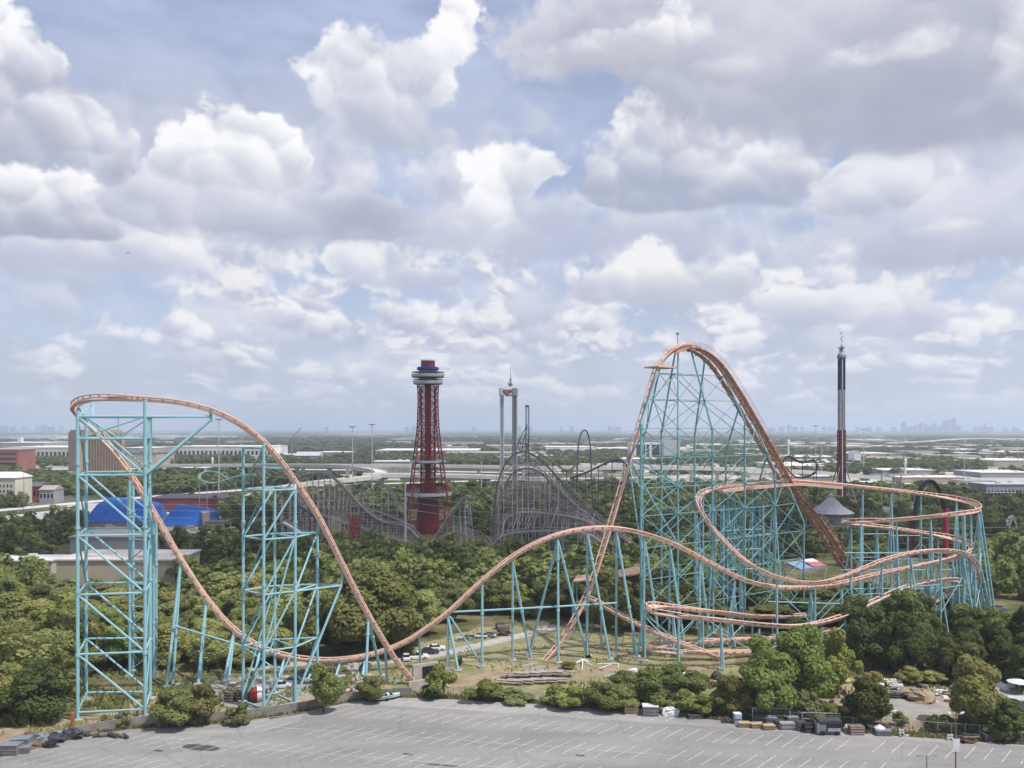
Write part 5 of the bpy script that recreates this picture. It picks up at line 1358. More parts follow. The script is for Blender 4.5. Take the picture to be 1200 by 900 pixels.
ride('steel_coaster', 'black arched coaster loop with red legs among dark trees at the right', [(1070, 640, 360), (1071, 610, 360), (1075, 582, 360), (1082, 566, 360), (1090, 560.5, 360), (1098, 566, 360), (1104, 580, 360), (1107, 596, 360)], .8, BLACKS, legs=False, w=1.0)
ba = [o for o in COL.objects if o.name.startswith('steel_coaster')][-1]
mb = MB(); q = P(1108, 596, 360); mb.bar((q.x, q.y, 0), q, 1.1, 8); mb.build('support_column', mat('magenta_red_steel', (.42, .02, .08), rough=.5), ba)
mb = MB(); q = P(1070.5, 615, 360); mb.bar((q.x-1, q.y+.5, 0), q, .8, 8); q = P(1067, 605, 362); mb.bar((q.x, q.y, 0), q, .7, 8); mb.build('support_column', RED2, ba)
ride('steel_coaster', 'small tangle of dark coaster loops left of the swing tower', [(918, 545, 560), (926, 552, 560), (935, 562, 558), (945, 558, 556), (955, 555, 556), (959, 545, 557), (955, 538, 559), (948, 539, 560), (940, 543, 561), (933, 540, 560), (925, 532, 560), (917, 538, 562), (915, 552, 562)], .5, BLACKS, gap=8)
ride('steel_coaster', 'pale green coaster helix floating above the trees right of the left tower', [(300, 556, 560), (285, 556, 560), (268, 561, 558), (252, 566, 555), (238, 564, 552), (232, 558, 556), (238, 553, 562), (250, 551.5, 566), (260, 556, 566), (270, 563, 562)], .5, mat('pale_green_steel', (.22, .36, .31), rough=.5), gap=9, mleg=MGREY)
mb = MB()
# ---------------------------------------------------------------- buildings, poles, skyline
BRICKB = mat('tan_brick', (.40, .30, .22), (.34, .25, .18), scale=.1, rough=.85)
BRICKR = mat('red_brick', (.30, .125, .095), (.24, .095, .075), scale=.1, rough=.85)
GOLD = mat('bronze_glass', (.15, .10, .06), (.11, .07, .045), scale=.08, rough=.3)
CREAM = mat('cream_stucco', (.58, .55, .46), (.49, .46, .39), scale=.1, rough=.85)
TANW = mat('tan_wall', (.44, .385, .30), (.36, .315, .245), scale=.06, rough=.9)
GREYW = mat('grey_wall', (.33, .33, .335), (.26, .26, .265), scale=.08, rough=.9)
ROOFW = mat('white_roof', (.70, .69, .66), (.56, .55, .53), scale=.03, rough=.85)
ROOFG = mat('gravel_roof', (.38, .345, .30), (.30, .27, .235), scale=.08, rough=.95)
ROOFD = mat('dark_roof', (.12, .12, .13), (.085, .085, .09), scale=.08, rough=.9)
def boxpx(mb, px0, px1, z0, z1, Y, depth):
    x0, x1 = (px0-600)*Y/1000, (px1-600)*Y/1000
    return mb.box(((x0+x1)/2, Y+depth/2, z0), (x1-x0, depth, z1-z0))
def zat(y, Y): return CAMH-(y-502)*Y/1000
def building(name, label, px0, px1, ytop, Y, depth, mw, mr, group=None, roof=1.0, wins=0, cat='building', gable=False):
    h = max(3.0, zat(ytop, Y)); root = empty(name, GX((px0+px1)/2, Y+depth/2), label, cat, group)
    boxpx(MB(), px0, px1, 0, h, Y, depth).build('wall', mw, root)
    x0, x1 = (px0-600)*Y/1000-.5, (px1-600)*Y/1000+.5
    mb = MB()
    if gable:
        ym = Y+depth/2; k = len(mb.v)
        mb.rings([[(x0, Y-.6, h), (x0, ym, h+gable), (x0, Y+depth+.6, h), (x0, ym, h-.2)], [(x1, Y-.6, h), (x1, ym, h+gable), (x1, Y+depth+.6, h), (x1, ym, h-.2)]])
    else:
        mb.box(((x0+x1)/2, Y+depth/2, h), (x1-x0, depth+1, roof*.5))
        r = random.Random(int(px0*7+Y))
        for _ in range(min(6, int((x1-x0)/14))): mb.box((r.uniform(x0+3, x1-3), Y+r.uniform(2, depth-2), h+roof*.5), (r.uniform(1.5, 4), r.uniform(1.5, 3), r.uniform(.8, 1.8)))
    mb.build('roof', mr, root)
    if wins:
        mb = MB(); w = (x1-x0-1)/wins
        for i in range(wins): mb.box((x0+.5+w*(i+.5), Y-.02, h*.38), (w*.55, .2, h*.3))
        mb.build('window_band', DGLASS, root)
    return root
# brown slab hotel with bronze window strips
Yh = 1090; a, b, c = GX(92, Yh), GX(146, Yh+26), GX(80, Yh+22); d = b+c-a; h = zat(506.5, Yh)
hb = empty('hotel', (a+d)*.5, 'tall tan brick slab hotel striped with vertical bronze windows', 'building')
MB().prism([a, b, d, c], 0, h).build('wall', BRICKB, hb)
MB().prism([a+Vector((4,6,0)), b+Vector((-6,6,0)), d+Vector((-4,-4,0)), c+Vector((4,-3,0))], h, h+3).build('roof_parapet', BRICKB, hb)
u = (b-a).normalized(); nn = Vector((u.y, -u.x, 0)); L_ = (b-a).length
for i in range(14):
    s0 = 5+(L_-8)*i/14; mb = MB(); p0 = a+u*s0+nn*.12; p1 = a+u*(s0+2.4)+nn*.12
    mb.hexa([p0+nn*.3, p1+nn*.3, p1-nn*.3, p0-nn*.3, p0+nn*.3+Vector((0,0,h-2)), p1+nn*.3+Vector((0,0,h-2)), p1-nn*.3+Vector((0,0,h-2)), p0-nn*.3+Vector((0,0,h-2))])
    mb.build('window_strip', GOLD, hb)
# red brick offices with dark bands
root = empty('office_block', GX(4, 1120), 'red brick office block with dark window bands at the left edge', 'building')
Yo = 1100; h = zat(527, Yo); boxpx(MB(), -30, 21.5, 0, h, Yo, 40).build('wall', BRICKR, root)
for k in range(4):
    z = h-5-k*6.4
    if z > 1: boxpx(MB(), -30, 18.5, z-1.4, z+1.0, Yo-.25, 1.0).build('window_band', DGLASS, root)
boxpx(MB(), -30, 22, h, h+.9, Yo-.4, 41).build('roof_parapet', mat('pale_coping', (.5, .45, .42)), root)
# cream hotel with punched windows
Yc = 612; root = empty('hotel', GX(0, Yc+10), 'cream stucco hotel with small square windows and hipped roof', 'building'); h = zat(560, Yc)
boxpx(MB(), -40, 17.5, 0, h, Yc, 22).build('wall', CREAM, root)
for i in range(9):
    for k in range(4):
        boxpx(MB(), 12.2-i*4.3, 13.9-i*4.3, zat(571+k*6.4, Yc), zat(568+k*6.4, Yc), Yc-.12, .5).build('window', DGLASS, root)
x0, x1 = (-41-600)*Yc/1000, (18.8-600)*Yc/1000
MB().rings([[(x0, Yc-.8, h), (x1, Yc-.8, h), (x1, Yc+22.8, h), (x0, Yc+22.8, h)], [(x0+5, Yc+5, h+3.6), (x1-6, Yc+5, h+3.6), (x1-6, Yc+17, h+3.6), (x0+5, Yc+17, h+3.6)]]).build('roof', ROOFW, root)
building('house', 'brown shingled low houses by the left highway', 25, 47, 570, 640, 16, BRICKR, ROOFD, gable=3, wins=5)
building('house', 'grey gabled house by the left highway beside the brown ones', 46, 63, 574, 630, 14, GREYW, ROOFG, gable=3, wins=4)
building('warehouse', 'long white roofed warehouse behind the red brick offices', 3, 92, 524.5, 1420, 150, CREAM, ROOFW, wins=18)
building('warehouse', 'white tilt-up warehouse with little roof tower farther behind', -20, 52, 519, 2050, 160, GREYW, ROOFW)
MB().box(GX(24, 2060)+Vector((0,0,20)), (9, 9, 14)).build('roof_tower', WHT, COL.objects[-1].parent or root)
building('warehouse', 'white roofed warehouse right of the tan hotel', 142, 180, 525, 1400, 90, GREYW, ROOFW, wins=8)
building('arena', 'low tan arena with dark flat roof right of the tan hotel', 142, 184, 532, 1180, 60, TANW, ROOFD)
building('warehouse', 'very long white warehouse beyond the trees behind the left towers', 200, 318, 523.5, 1500, 110, ROOFW, ROOFW, wins=24)
building('warehouse', 'pale warehouse at the far left on the plain', 0, 66, 511, 3800, 200, ROOFW, ROOFW)
building('warehouse', 'pale warehouse far off above the long white one', 176, 260, 511.5, 4300, 250, ROOFW, ROOFW)
building('restaurant', 'small white building among trees left of the green helix', 208, 238, 549, 960, 26, CREAM, ROOFW)
building('shed', 'grey gabled shed beyond the curved flyover', 346, 374, 534, 1350, 30, GREYW, LGREY, gable=6)
building('warehouse', 'pale store beside the grey gabled shed', 318, 345, 533, 1500, 60, TANW, ROOFW)
building('stadium_canopy', 'swooping white canopy behind the flyover curve', 438, 480, 541, 1000, 30, GREYW, ROOFW)
building('warehouse', 'wide tan warehouse right behind the red tower', 440, 560, 528, 1700, 160, TANW, ROOFW, wins=16)
building('warehouse', 'tan warehouse left of the drop tower', 560, 640, 531, 1500, 100, TANW, ROOFG, wins=12)
building('warehouse', 'bright white warehouse behind the drop tower foot', 640, 698, 524, 1900, 120, ROOFW, ROOFW)
# white and dark glass headquarters
Yg = 1430; root = empty('office_block', GX(770, Yg), 'white framed office block with tall dark glass bays seen through the lift tower', 'building'); h = zat(519, Yg)
boxpx(MB(), 739, 797, 0, h, Yg, 40).build('wall', WHT, root)
for p0, p1 in ((746, 750), (752.5, 756), (757.5, 761), (764, 773)): boxpx(MB(), p0, p1, 3, h-3, Yg-.4, 1.5).build('glass_bay', DGLASS, root)
boxpx(MB(), 778, 797, 0, h+4, Yg-3, 20).build('stair_tower', LGREY, root)
# warehouses and stores over the right-hand plain
wrn = random.Random(8); occupied = []
LABW = ('pale flat roofed warehouse on the built-up plain to the right', 'warehouses on the right-hand plain')
def warehouse(px0, px1, ytop, Y, depth, k=0):
    ytop = max(ytop, 502+(55-(wrn.uniform(7, 10.5) if Y > 1000 else wrn.uniform(4.5, 6.5)))*1000/Y)
    building('warehouse', LABW[0], px0, px1, ytop, Y, depth, (TANW, CREAM, GREYW)[k % 3], (ROOFW, ROOFG, ROOFW)[k % 3], LABW[1], wins=0)
for k, (a, b, y, Y, dp) in enumerate([(700, 745, 522, 2000, 120), (800, 842, 524, 1700, 90), (846, 905, 527, 1550, 70), (915, 978, 530, 1350, 60), (880, 930, 541, 950, 40), (905, 968, 536, 1120, 60), (1000, 1050, 528, 1500, 90), (1000, 1032, 532, 1300, 40),
        (1035, 1096, 540, 1000, 50), (1055, 1130, 545, 860, 36), (1130, 1166, 548, 800, 30), (1150, 1215, 541, 950, 60), (1165, 1230, 533, 1250, 80), (1100, 1150, 531, 1400, 60), (1120, 1165, 524, 1900, 120), (985, 1015, 518, 2300, 120),
        (905, 960, 519, 2300, 140), (1040, 1062, 519, 2200, 100), (1130, 1178, 519, 2300, 100), (1185, 1240, 524, 1900, 90), (870, 900, 516, 2800, 150), (820, 860, 518, 2500, 140), (1120, 1160, 551, 740, 24), (985, 1040, 555, 760, 20), (1085, 1120, 523, 2000, 80), (640, 690, 519, 2500, 150), (920, 975, 545, 880, 26), (1010, 1056, 514, 3300, 200), (690, 735, 516, 3000, 160)]):
    warehouse(a, b, y, Y, dp, k)
for k in range(26):
    Y_ = 1000*1.055**(k+wrn.random()); p_ = wrn.uniform(650, 1190); w_ = wrn.uniform(26, 62)
    warehouse(p_, p_+w_, 500, Y_, wrn.uniform(40, 130), k)
for k in range(30):
    Y_ = 1250*1.05**(k+wrn.random()); p_ = wrn.uniform(-10, 620); w_ = wrn.uniform(22, 60); ym = max(500, 502+(55-wrn.uniform(7, 10))*1000/Y_)
    building('warehouse', 'pale low warehouse among the far trees on the left half', p_, p_+w_, ym, Y_, wrn.uniform(40, 120), (TANW, CREAM, GREYW)[k % 3], (ROOFW, ROOFG, ROOFW)[k % 3], 'warehouses on the left-hand plain')
root = building('store', 'bright white block beside the swing tower', 1001, 1009, 529.5, 1180, 20, WHT, WHT)
building('gas_station', 'flat white canopy on slender posts above the dark right-hand trees', 1030, 1069, 556, 560, 12, WHT, WHT) if False else None
cn = empty('canopy', GX(1050, 520), 'flat white canopy on slender posts above the dark right-hand trees', 'canopy'); z = zat(556, 520)
boxpx(MB(), 1026, 1069, z-.7, z, 520, 9).build('roof', WHT, cn)
for p_ in (1033, 1047, 1055.5): boxpx(MB(), p_, p_+.8, 0, z-.7, 522, .5).build('post', LGREY, cn)
building('apartments', 'grey apartment block with rows of balconies at the right edge', 1156, 1215, 568, 640, 26, GREYW, LGREY, wins=14)
apt = [o for o in COL.objects if o.name.startswith('apartments')][-1]
for k in range(3): 
    mb = MB(); z = zat(592-k*8, 640)
    boxpx(mb, 1156, 1215, z-1, z-.6, 637.5, 2.4)
    for i in range(13): boxpx(mb, 1157+i*4.6, 1157.6+i*4.6, z-.6, z+2.4, 637.5, .3)
    mb.build('balcony', LGREY, apt)
# theatre with blue roofs and other park sheds
th = empty('theatre', GX(130, 520), 'blue roofed park theatre hall left of the striped dive', 'building')
def hall(root, px0, px1, yr, ye, Y, dep, mroof, mwall):
    """hall with a rounded metal roof"""
    zr, ze = zat(yr, Y+dep/2), zat(ye, Y); x0, x1 = (px0-600)*Y/1000, (px1-600)*Y/1000; w = x1-x0
    MB().box(((x0+x1)/2, Y+dep/2, 0), (w, dep, ze)).build('wall', mwall, root)
    MB().rings([[(x0-.6, Y-.8, ze), (x1+.6, Y-.8, ze), (x1+.6, Y+dep+.8, ze), (x0-.6, Y+dep+.8, ze)],
                [(x0+w*.03, Y+dep*.35, ze+(zr-ze)*.72), (x1-w*.05, Y+dep*.35, ze+(zr-ze)*.6), (x1-w*.05, Y+dep*.95, ze+(zr-ze)*.6), (x0+w*.03, Y+dep*.95, ze+(zr-ze)*.72)],
                [(x0+w*.10, Y+dep*.62, zr), (x1-w*.22, Y+dep*.62, ze+(zr-ze)*.85), (x1-w*.22, Y+dep*.8, ze+(zr-ze)*.85), (x0+w*.10, Y+dep*.8, zr)]]).build('roof', mroof, root)
BLR = mat('bright_blue_metal_roof', (.016, .125, .46), (.010, .09, .35), scale=.5, rough=.5, stretch=(3.5, .15, .2), contrast=(.42, .5))
hall(th, 99, 166, 584, 612, 470, 34, BLR, GREYW)
th2 = empty('theatre', GX(210, 500), 'lower blue roofed hall with tan gable behind the left dive', 'building')
hall(th2, 190, 238, 593, 616, 455, 26, BLR, TANW)
MB().prism([GX(238, 452), GX(246, 462), GX(240, 486), GX(232, 480)], 0, zat(600, 460)).build('gable_wing', TANW, th2)
building('arena', 'wide dark crimson hall behind the blue roofed theatre', 172, 262, 584.5, 560, 40, mat('crimson_wall', (.20, .045, .06), (.11, .04, .05), scale=.06), mat('dark_violet_roof', (.075, .06, .075)), roof=.8)
building('workshop', 'flat roofed grey workshop behind the slim turnaround tower', 82, 175, 630, 370, 34, GREYW, ROOFG, wins=0)
building('workshop', 'beige flat roofed workshop with tan gable end left of the dive', 96, 255, 632, 420, 26, TANW, ROOFG)
building('workshop', 'low pale shed in the trees at the left tower', 66, 205, 657, 300, 24, TANW, mat('pale_metal_roof', (.58, .53, .48), (.45, .41, .37), scale=.1, rough=.6))
building('workshop', 'white service hut beside the left wood', -10, 60, 658, 320, 14, CREAM, ROOFW)
building('kiosk', 'small dark kiosk right of the tan gable', 240, 262, 613, 440, 12, TANW, ROOFD)
# tent roof and striped pavilion behind the helix
tn = empty('tent_pavilion', GX(976, 430), 'round pale grey tent pavilion with a little cupola behind the helix', 'pavilion'); c = GX(974, 430); z0 = zat(600, 430)
MB().lathe(c, [(8.6, 0), (8.6, z0)], 12).build('wall', GREYW, tn)
MB().lathe(c, [(11, z0-.5), (11.2, z0-.2), (6.0, zat(593, 430)), (2.2, zat(585, 430)), (1.4, zat(583, 430))], 12).build('roof', mat('tent_fabric', (.46, .46, .46), rough=.8), tn)
MB().lathe(c, [(1.3, zat(583.5, 430)), (1.3, zat(581, 430)), (1.6, zat(580.5, 430)), (.1, zat(578, 430))], 10).build('cupola', LGREY, tn)
sn = empty('carousel_roof', GX(945, 300), 'flat pavilion roof in blue white and red wedges behind the helix supports', 'pavilion'); z = zat(664, 298)
sg = [(920, 307, 934, 293), (934, 310, 953, 288), (953, 308, 970, 294)]
q = [P(921, 659, 300), P(938, 667, 291), P(968, 663, 296), P(952, 655, 306)]
MB().rings([[p+Vector((0,0,-.6)) for p in q], q]).build('roof', mat('blue_grey_roof', (.22, .32, .50), rough=.6), sn)
ce = (q[0]+q[1]+q[2]+q[3])*.25+Vector((0,0,.05))
MB().rings([[ce, (q[2]+q[3])*.5, q[3], (q[3]+q[0])*.5], [p+Vector((0,0,.25)) for p in (ce+Vector((0,0,.5)), (q[2]+q[3])*.5, q[3], (q[3]+q[0])*.5)]]).build('white_panel', WHT, sn)
MB().rings([[ce, (q[1]+q[2])*.5, q[2], (q[2]+q[3])*.5], [p+Vector((0,0,.25)) for p in (ce+Vector((0,0,.5)), (q[1]+q[2])*.5, q[2], (q[2]+q[3])*.5)]]).build('red_panel', mat('faded_red_roof', (.45, .16, .16), rough=.6), sn)
for p in q: MB().bar((p.x*.99, p.y, 0), p*1.0+Vector((0,0,-.6)), .25).build('post', LGREY, sn)
# brown roofed queue house and canopy by the first drop
qh = empty('queue_house', P(737, 672, 240), 'brown roofed queue house behind the first drop', 'building'); q = [P(726, 676, 240), P(752, 671, 240), P(751, 662, 250), P(724, 668, 250)]
MB().rings([[p+Vector((0,0,-.4)) for p in q], q]).build('roof', mat('brown_roof', (.36, .235, .16), (.29, .185, .125), scale=.3), qh)
MB().prism([(q[0].x+.6, q[0].y+.6), (q[1].x-.6, q[1].y+.6), (q[2].x-.6, q[2].y-.6), (q[3].x+.6, q[3].y-.6)], 0, min(p.z for p in q)-.4).build('wall', mat('dark_brown_wall', (.05, .045, .035)), qh)
qc = empty('queue_canopy', P(680, 678, 235), 'flat salmon canopy left of the brown queue house', 'canopy'); q = [P(671, 681, 232), P(694, 679, 232), P(690, 673.5, 240), P(676, 674, 240)]
MB().rings([[p+Vector((0,0,-.35)) for p in q], q]).build('roof', mat('salmon_roof', (.50, .32, .24)), qc)
for p in q: MB().bar((p.x, p.y, 0), p+Vector((0,0,-.3)), .2).build('post', TEALD, qc)

# --- flyovers
def flyover(label, way, w, pier_gap, m=ROADL, dk=2.2):
    root = empty('flyover', GX(way[0][0], way[0][2]), label, 'bridge'); c = catmull([P(*q) for q in way], 8); fr = frames(c, 0)
    sweep(fr, [(-w/2, -dk), (-w/2, .9), (-w/2+.4, .9), (-w/2+.4, 0), (w/2-.4, 0), (w/2-.4, .9), (w/2, .9), (w/2, -dk)]).build('deck', m, root)
    acc = pier_gap*.6
    for i in range(1, len(c)):
        acc += (c[i]-c[i-1]).length
        if acc > pier_gap and c[i].z > 5:
            acc = 0; mb = MB(); p = c[i]; mb.box((p.x, p.y, 0), (3.2, 3.2, p.z-dk-2)); mb.box((p.x, p.y, p.z-dk-2.2), (w*.5, 4, 2.2)); mb.build('pier', m, root)
flyover('curved concrete flyover ramp left of the red tower', [(300, 545, 930), (340, 545, 900), (380, 545, 880), (410, 546.5, 850), (432, 549, 810), (445, 552, 780), (447, 555.5, 750), (436, 558.5, 725), (415, 560.5, 700), (385, 563.5, 680), (350, 567, 665), (325, 572, 655)], 11, 42)
flyover('long straight concrete flyover behind the red tower', [(180, 545, 960), (320, 544.5, 950), (450, 545, 940), (560, 546, 930), (640, 548, 920)], 13, 45)
flyover('lower concrete overpass running into the flyover curve', [(425, 556, 740), (470, 556, 745), (520, 556.5, 750), (580, 558, 755), (640, 561, 760)], 20, 40)
flyover('bright white concrete overpass behind the first drop', [(610, 548, 820), (690, 547, 830), (780, 547, 840), (880, 549.5, 850), (960, 553, 860), (1040, 560, 870)], 16, 26, ROADL, 2.6)
flyover('far white flyover curving right below the skyline', [(1040, 519, 2600), (1085, 517, 2700), (1110, 515, 2800), (1150, 513.5, 3000), (1210, 514, 3100)], 16, 90)
# --- poles, high masts, power lines
def mast(px, ytop, Y, label, kind='lamp', group=None):
    root = empty('light_mast', GX(px, Y), label, 'light mast', group); z = zat(ytop, Y); g = GX(px, Y)
    MB().bar((g.x, g.y, 0), (g.x, g.y, z), .5, 6, .28).build('pole', LGREY, root)
    mb = MB(); mb.lathe((g.x, g.y, 0), [(1.8, z-.5), (2.0, z), (1.8, z+.4)], 10)
    for i in range(6): a = i*1.047; mb.box((g.x+math.cos(a)*2.1, g.y+math.sin(a)*2.1, z-.4), (1.0, .8, .7), a)
    mb.build('lamp_ring', MGREY, root)
mast(256.5, 491.5, 640, 'very tall grey light mast left of the stepped tower'); mast(413, 500, 700, 'tall pale light mast over the flyover'); mast(436, 497.5, 690, 'tall light mast right of its twin over the flyover')
mast(956, 499, 900, 'tall thin light mast left of the swing tower'); mast(1012, 503, 1050, 'light mast right of the swing tower'); mast(1130, 529, 800, 'stout white light mast on the right plain'); mast(963, 514, 950, 'shorter light mast nearest the swing tower', group=None)
mast(564, 536, 700, 'short light mast left of the drop tower'); mast(1193, 515, 1100, 'light mast at the far right edge')
for i, (px, ytop, Y) in enumerate(((28, 552, 470), (21.5, 592, 560), (39, 590, 560), (58, 588, 560), (73, 588, 560), (332, 590, 520), (1046, 560, 500), (1057, 552, 520), (1072, 548, 560), (945, 590, 420))):
    g = GX(px, Y); r = empty('utility_pole', g, 'tall steel utility pole beside the left highway' if i == 0 else 'plain thin grey lamp pole in the middle distance', 'pole', None if i == 0 else 'thin lamp poles'); z = zat(ytop, Y)
    MB().bar((g.x, g.y, 0), (g.x, g.y, z), .3 if i == 0 else .16, 6, .14).build('post', LGREY if i != 0 else MGREY, r)
    MB().box((g.x+.7, g.y, z-.2), (1.8, .4, .3)).build('lamp_head' if i else 'crossarm', MGREY, r)
wire_pts = []
for i, (px, ytop, Y) in enumerate(((475, 565, 395), (832, 592, 372), (1225, 600, 366), (150, 575, 415))):
    g = GX(px, Y); r = empty('utility_pole', g, ('smooth white steel utility pole before the red tower', 'power pole hidden among the lift tower columns', 'power pole beyond the right edge', 'power pole behind the left tower')[i], 'pole')
    z = zat(ytop, Y); MB().bar((g.x, g.y, 0), (g.x, g.y, z), .62, 8, .4).build('post', LGREY, r)
    mb = MB(); mb.bar((g.x-1.2, g.y, z-6), (g.x+1.2, g.y, z-6), .14, 4); mb.bar((g.x-1.2, g.y, z-12), (g.x+1.2, g.y, z-12), .14, 4); mb.build('crossarm', LGREY, r); wire_pts.append((g, z))
order = [wire_pts[3], wire_pts[0], wire_pts[1], wire_pts[2]]
WIRE = mat('grey_wire', (.45, .46, .46), rough=.5)
for dz, lab in ((-6, 'uppermost power line strung across behind the coaster'), (-9, 'middle power line strung across behind the coaster'), (-12.5, 'lowest power line strung across behind the coaster')):
    mb = MB()
    for (g0, z0), (g1, z1) in zip(order, order[1:]):
        mb.path([Vector((g0.x+(g1.x-g0.x)*t, g0.y+(g1.y-g0.y)*t, z0+(z1-z0)*t+dz-9*t*(1-t))) for t in np.linspace(0, 1, 13)], .085, 4)
    tag(mb.build('power_line', WIRE), lab, 'power line')
ly = empty('lattice_frame', GX(1187, 380), 'pale steel A-frame with fair bracing above the right-hand trees', 'frame'); mb = MB()
for a, b in (((1183, 616), (1187, 604)), ((1191, 616), (1187, 604)), ((1179, 611), (1187, 604)), ((1179, 611), (1183, 616)), ((1182, 606), (1180, 616)), ((1182, 606), (1187, 604))): mb.bar(P(*a, 380), P(*b, 380), .3, 5)
mb.build('truss', LGREY, ly)
for x_ in (1183, 1191): MB().bar((P(x_, 616, 380).x, 380, 0), P(x_, 616, 380), .3).build('leg', LGREY, ly)
cr = empty('crane', GX(347, 1500), 'distant thin crane with raised lattice boom', 'crane'); mb = MB(); a, b = P(342, 513, 1500), P(353, 501, 1500); mb.bar(a, b, .7, 5); mb.build('boom', MGREY, cr); MB().box((a.x, a.y, a.z-4), (6, 5, 5)).build('cab', MGREY, cr); MB().bar((a.x, a.y, 0), (a.x, a.y, a.z-4), 1.2).build('tower', MGREY, cr)
for px, y0, Y, lab in ((249, 536, 1000, 'slim white statue like tank among trees'), (1061, 537, 880, 'slim white silo on the right plain')):
    wt = empty('water_tower' if px < 300 else 'silo', GX(px, Y), lab, 'tower'); g = GX(px, Y); z = zat(y0, Y); MB().lathe(g, [(1.0, 0), (.9, z-8), (1.35, z-6), (1.4, z-2), (.8, z), (.1, z+.4)], 12).build('tank', WHT, wt)
wt = empty('water_tower', GX(924, 1500), 'white water tower left of the swing tower far back', 'tower'); g = GX(924, 1500); z = zat(515, 1500); MB().lathe(g, [(1.4, 0), (1.1, z-11), (2.4, z-7), (2.5, z-3), (1.5, z-.5), (.1, z)], 14).build('tank', WHT, wt)

# --- the skyline of the far city
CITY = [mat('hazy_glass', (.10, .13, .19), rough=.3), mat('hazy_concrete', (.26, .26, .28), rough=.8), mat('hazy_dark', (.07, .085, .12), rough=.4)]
Ysk = 13000
SKYL = [(1058.8, 4.6, 494, 0), (1073.5, 5, 499, 1), (1080, 6, 495.6, 0), (1085, 5, 498, 2), (1079.5, 1.4, 495, 0), (1095, 5, 495.6, 0), (1104, 3, 496.5, 1), (1107.5, 4, 492.6, 0), (1111, 3.6, 491.5, 1), (1117.5, 5, 489.3, 0), (1124, 4, 498.5, 1), (1066, 6, 500, 1), (1090, 7, 499.5, 2), (1100, 6, 500, 2),
        (1047, 6, 500.5, 1), (1152, 4, 499.5, 1), (1159, 7, 500.3, 2), (1145, 6, 500.8, 1), (925, 4.5, 497.8, 0), (916, 6, 500.5, 1), (932, 5, 500.6, 2), (940, 4, 500.4, 1), (965.5, 3.5, 499.5, 0), (972, 4, 500.4, 1), (977, 4.5, 500, 1), (905, 6, 501, 2), (1006, 5, 500.3, 1), (1018, 6, 500.6, 2), (1030, 5, 500.2, 1),
        (608, 5, 499.3, 1), (620, 7, 500.5, 2), (658, 3, 500.6, 1), (670, 4, 499.6, 0), (716, 5, 499.4, 1), (724, 6, 500.5, 2), (488, 8, 499.4, 1), (500, 5, 500.2, 2), (478, 6, 500.4, 1), (383, 4, 500.6, 0), (555, 5, 500.4, 1), (52, 6, 498.6, 0), (45, 7, 499.8, 1), (60, 9, 500.2, 2), (72, 5, 499.2, 1), (4, 8, 498.8, 2), (30, 7, 500.3, 1), (15, 5, 500.5, 0), (1178, 5, 501, 1), (1190, 6, 501, 2)]
for i, (px, w, yt, k) in enumerate(SKYL):
    g = GX(px, Ysk+(i*137) % 900); z = zat(yt, g.y); wd = w*g.y/1000; prom = 1040 < px < 1130 and yt < 498
    r = empty('skyscraper', g, 'hazy blue tower of the far downtown skyline at the right' if 1040 < px < 1165 else 'faint hazy block on the far horizon', 'skyscraper', 'far downtown towers' if 1040 < px < 1165 else 'faint blocks on the horizon')
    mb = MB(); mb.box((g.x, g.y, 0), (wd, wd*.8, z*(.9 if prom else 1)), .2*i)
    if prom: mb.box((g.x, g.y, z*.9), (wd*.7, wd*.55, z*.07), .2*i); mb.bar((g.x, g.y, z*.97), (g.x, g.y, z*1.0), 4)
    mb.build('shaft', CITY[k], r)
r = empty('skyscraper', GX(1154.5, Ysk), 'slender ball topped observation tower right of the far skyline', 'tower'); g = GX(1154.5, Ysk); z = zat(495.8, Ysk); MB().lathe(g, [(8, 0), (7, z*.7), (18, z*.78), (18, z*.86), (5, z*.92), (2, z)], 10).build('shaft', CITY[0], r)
# a plane climbing out below the clouds
pa = P(150.5, 296, 6200); pl = empty('airliner', pa, 'tiny grey airliner flying low in the left sky', 'aircraft'); mb = MB()
mb.rings([[(pa.x+x, pa.y+math.cos(a)*r_, pa.z+math.sin(a)*r_) for a in np.linspace(0, 5.65, 10)] for x, r_ in ((-19, .3), (-16, 1.6), (-8, 2), (10, 2), (15, 1.2), (20, .3))]); mb.build('fuselage', MGREY, pl)
mb = MB(); mb.hexa([(pa.x-3, pa.y-17, pa.z-.2), (pa.x, pa.y-17, pa.z-.2), (pa.x+4, pa.y, pa.z-.4), (pa.x-3, pa.y, pa.z-.4), (pa.x-3, pa.y-17, pa.z+.1), (pa.x, pa.y-17, pa.z+.1), (pa.x+4, pa.y, pa.z+.3), (pa.x-3, pa.y, pa.z+.3)])
mb.hexa([(pa.x-3, pa.y, pa.z-.4), (pa.x+4, pa.y, pa.z-.4), (pa.x, pa.y+17, pa.z-.2), (pa.x-3, pa.y+17, pa.z-.2), (pa.x-3, pa.y, pa.z+.3), (pa.x+4, pa.y, pa.z+.3), (pa.x, pa.y+17, pa.z+.1), (pa.x-3, pa.y+17, pa.z+.1)]); mb.build('wing', MGREY, pl)
mb = MB(); mb.hexa([(pa.x-19, pa.y-.3, pa.z+1), (pa.x-14, pa.y-.3, pa.z+1), (pa.x-14, pa.y+.3, pa.z+1), (pa.x-19, pa.y+.3, pa.z+1), (pa.x-20, pa.y-.2, pa.z+6), (pa.x-18, pa.y-.2, pa.z+6), (pa.x-18, pa.y+.2, pa.z+6), (pa.x-20, pa.y+.2, pa.z+6)]); mb.build('tail_fin', MGREY, pl)
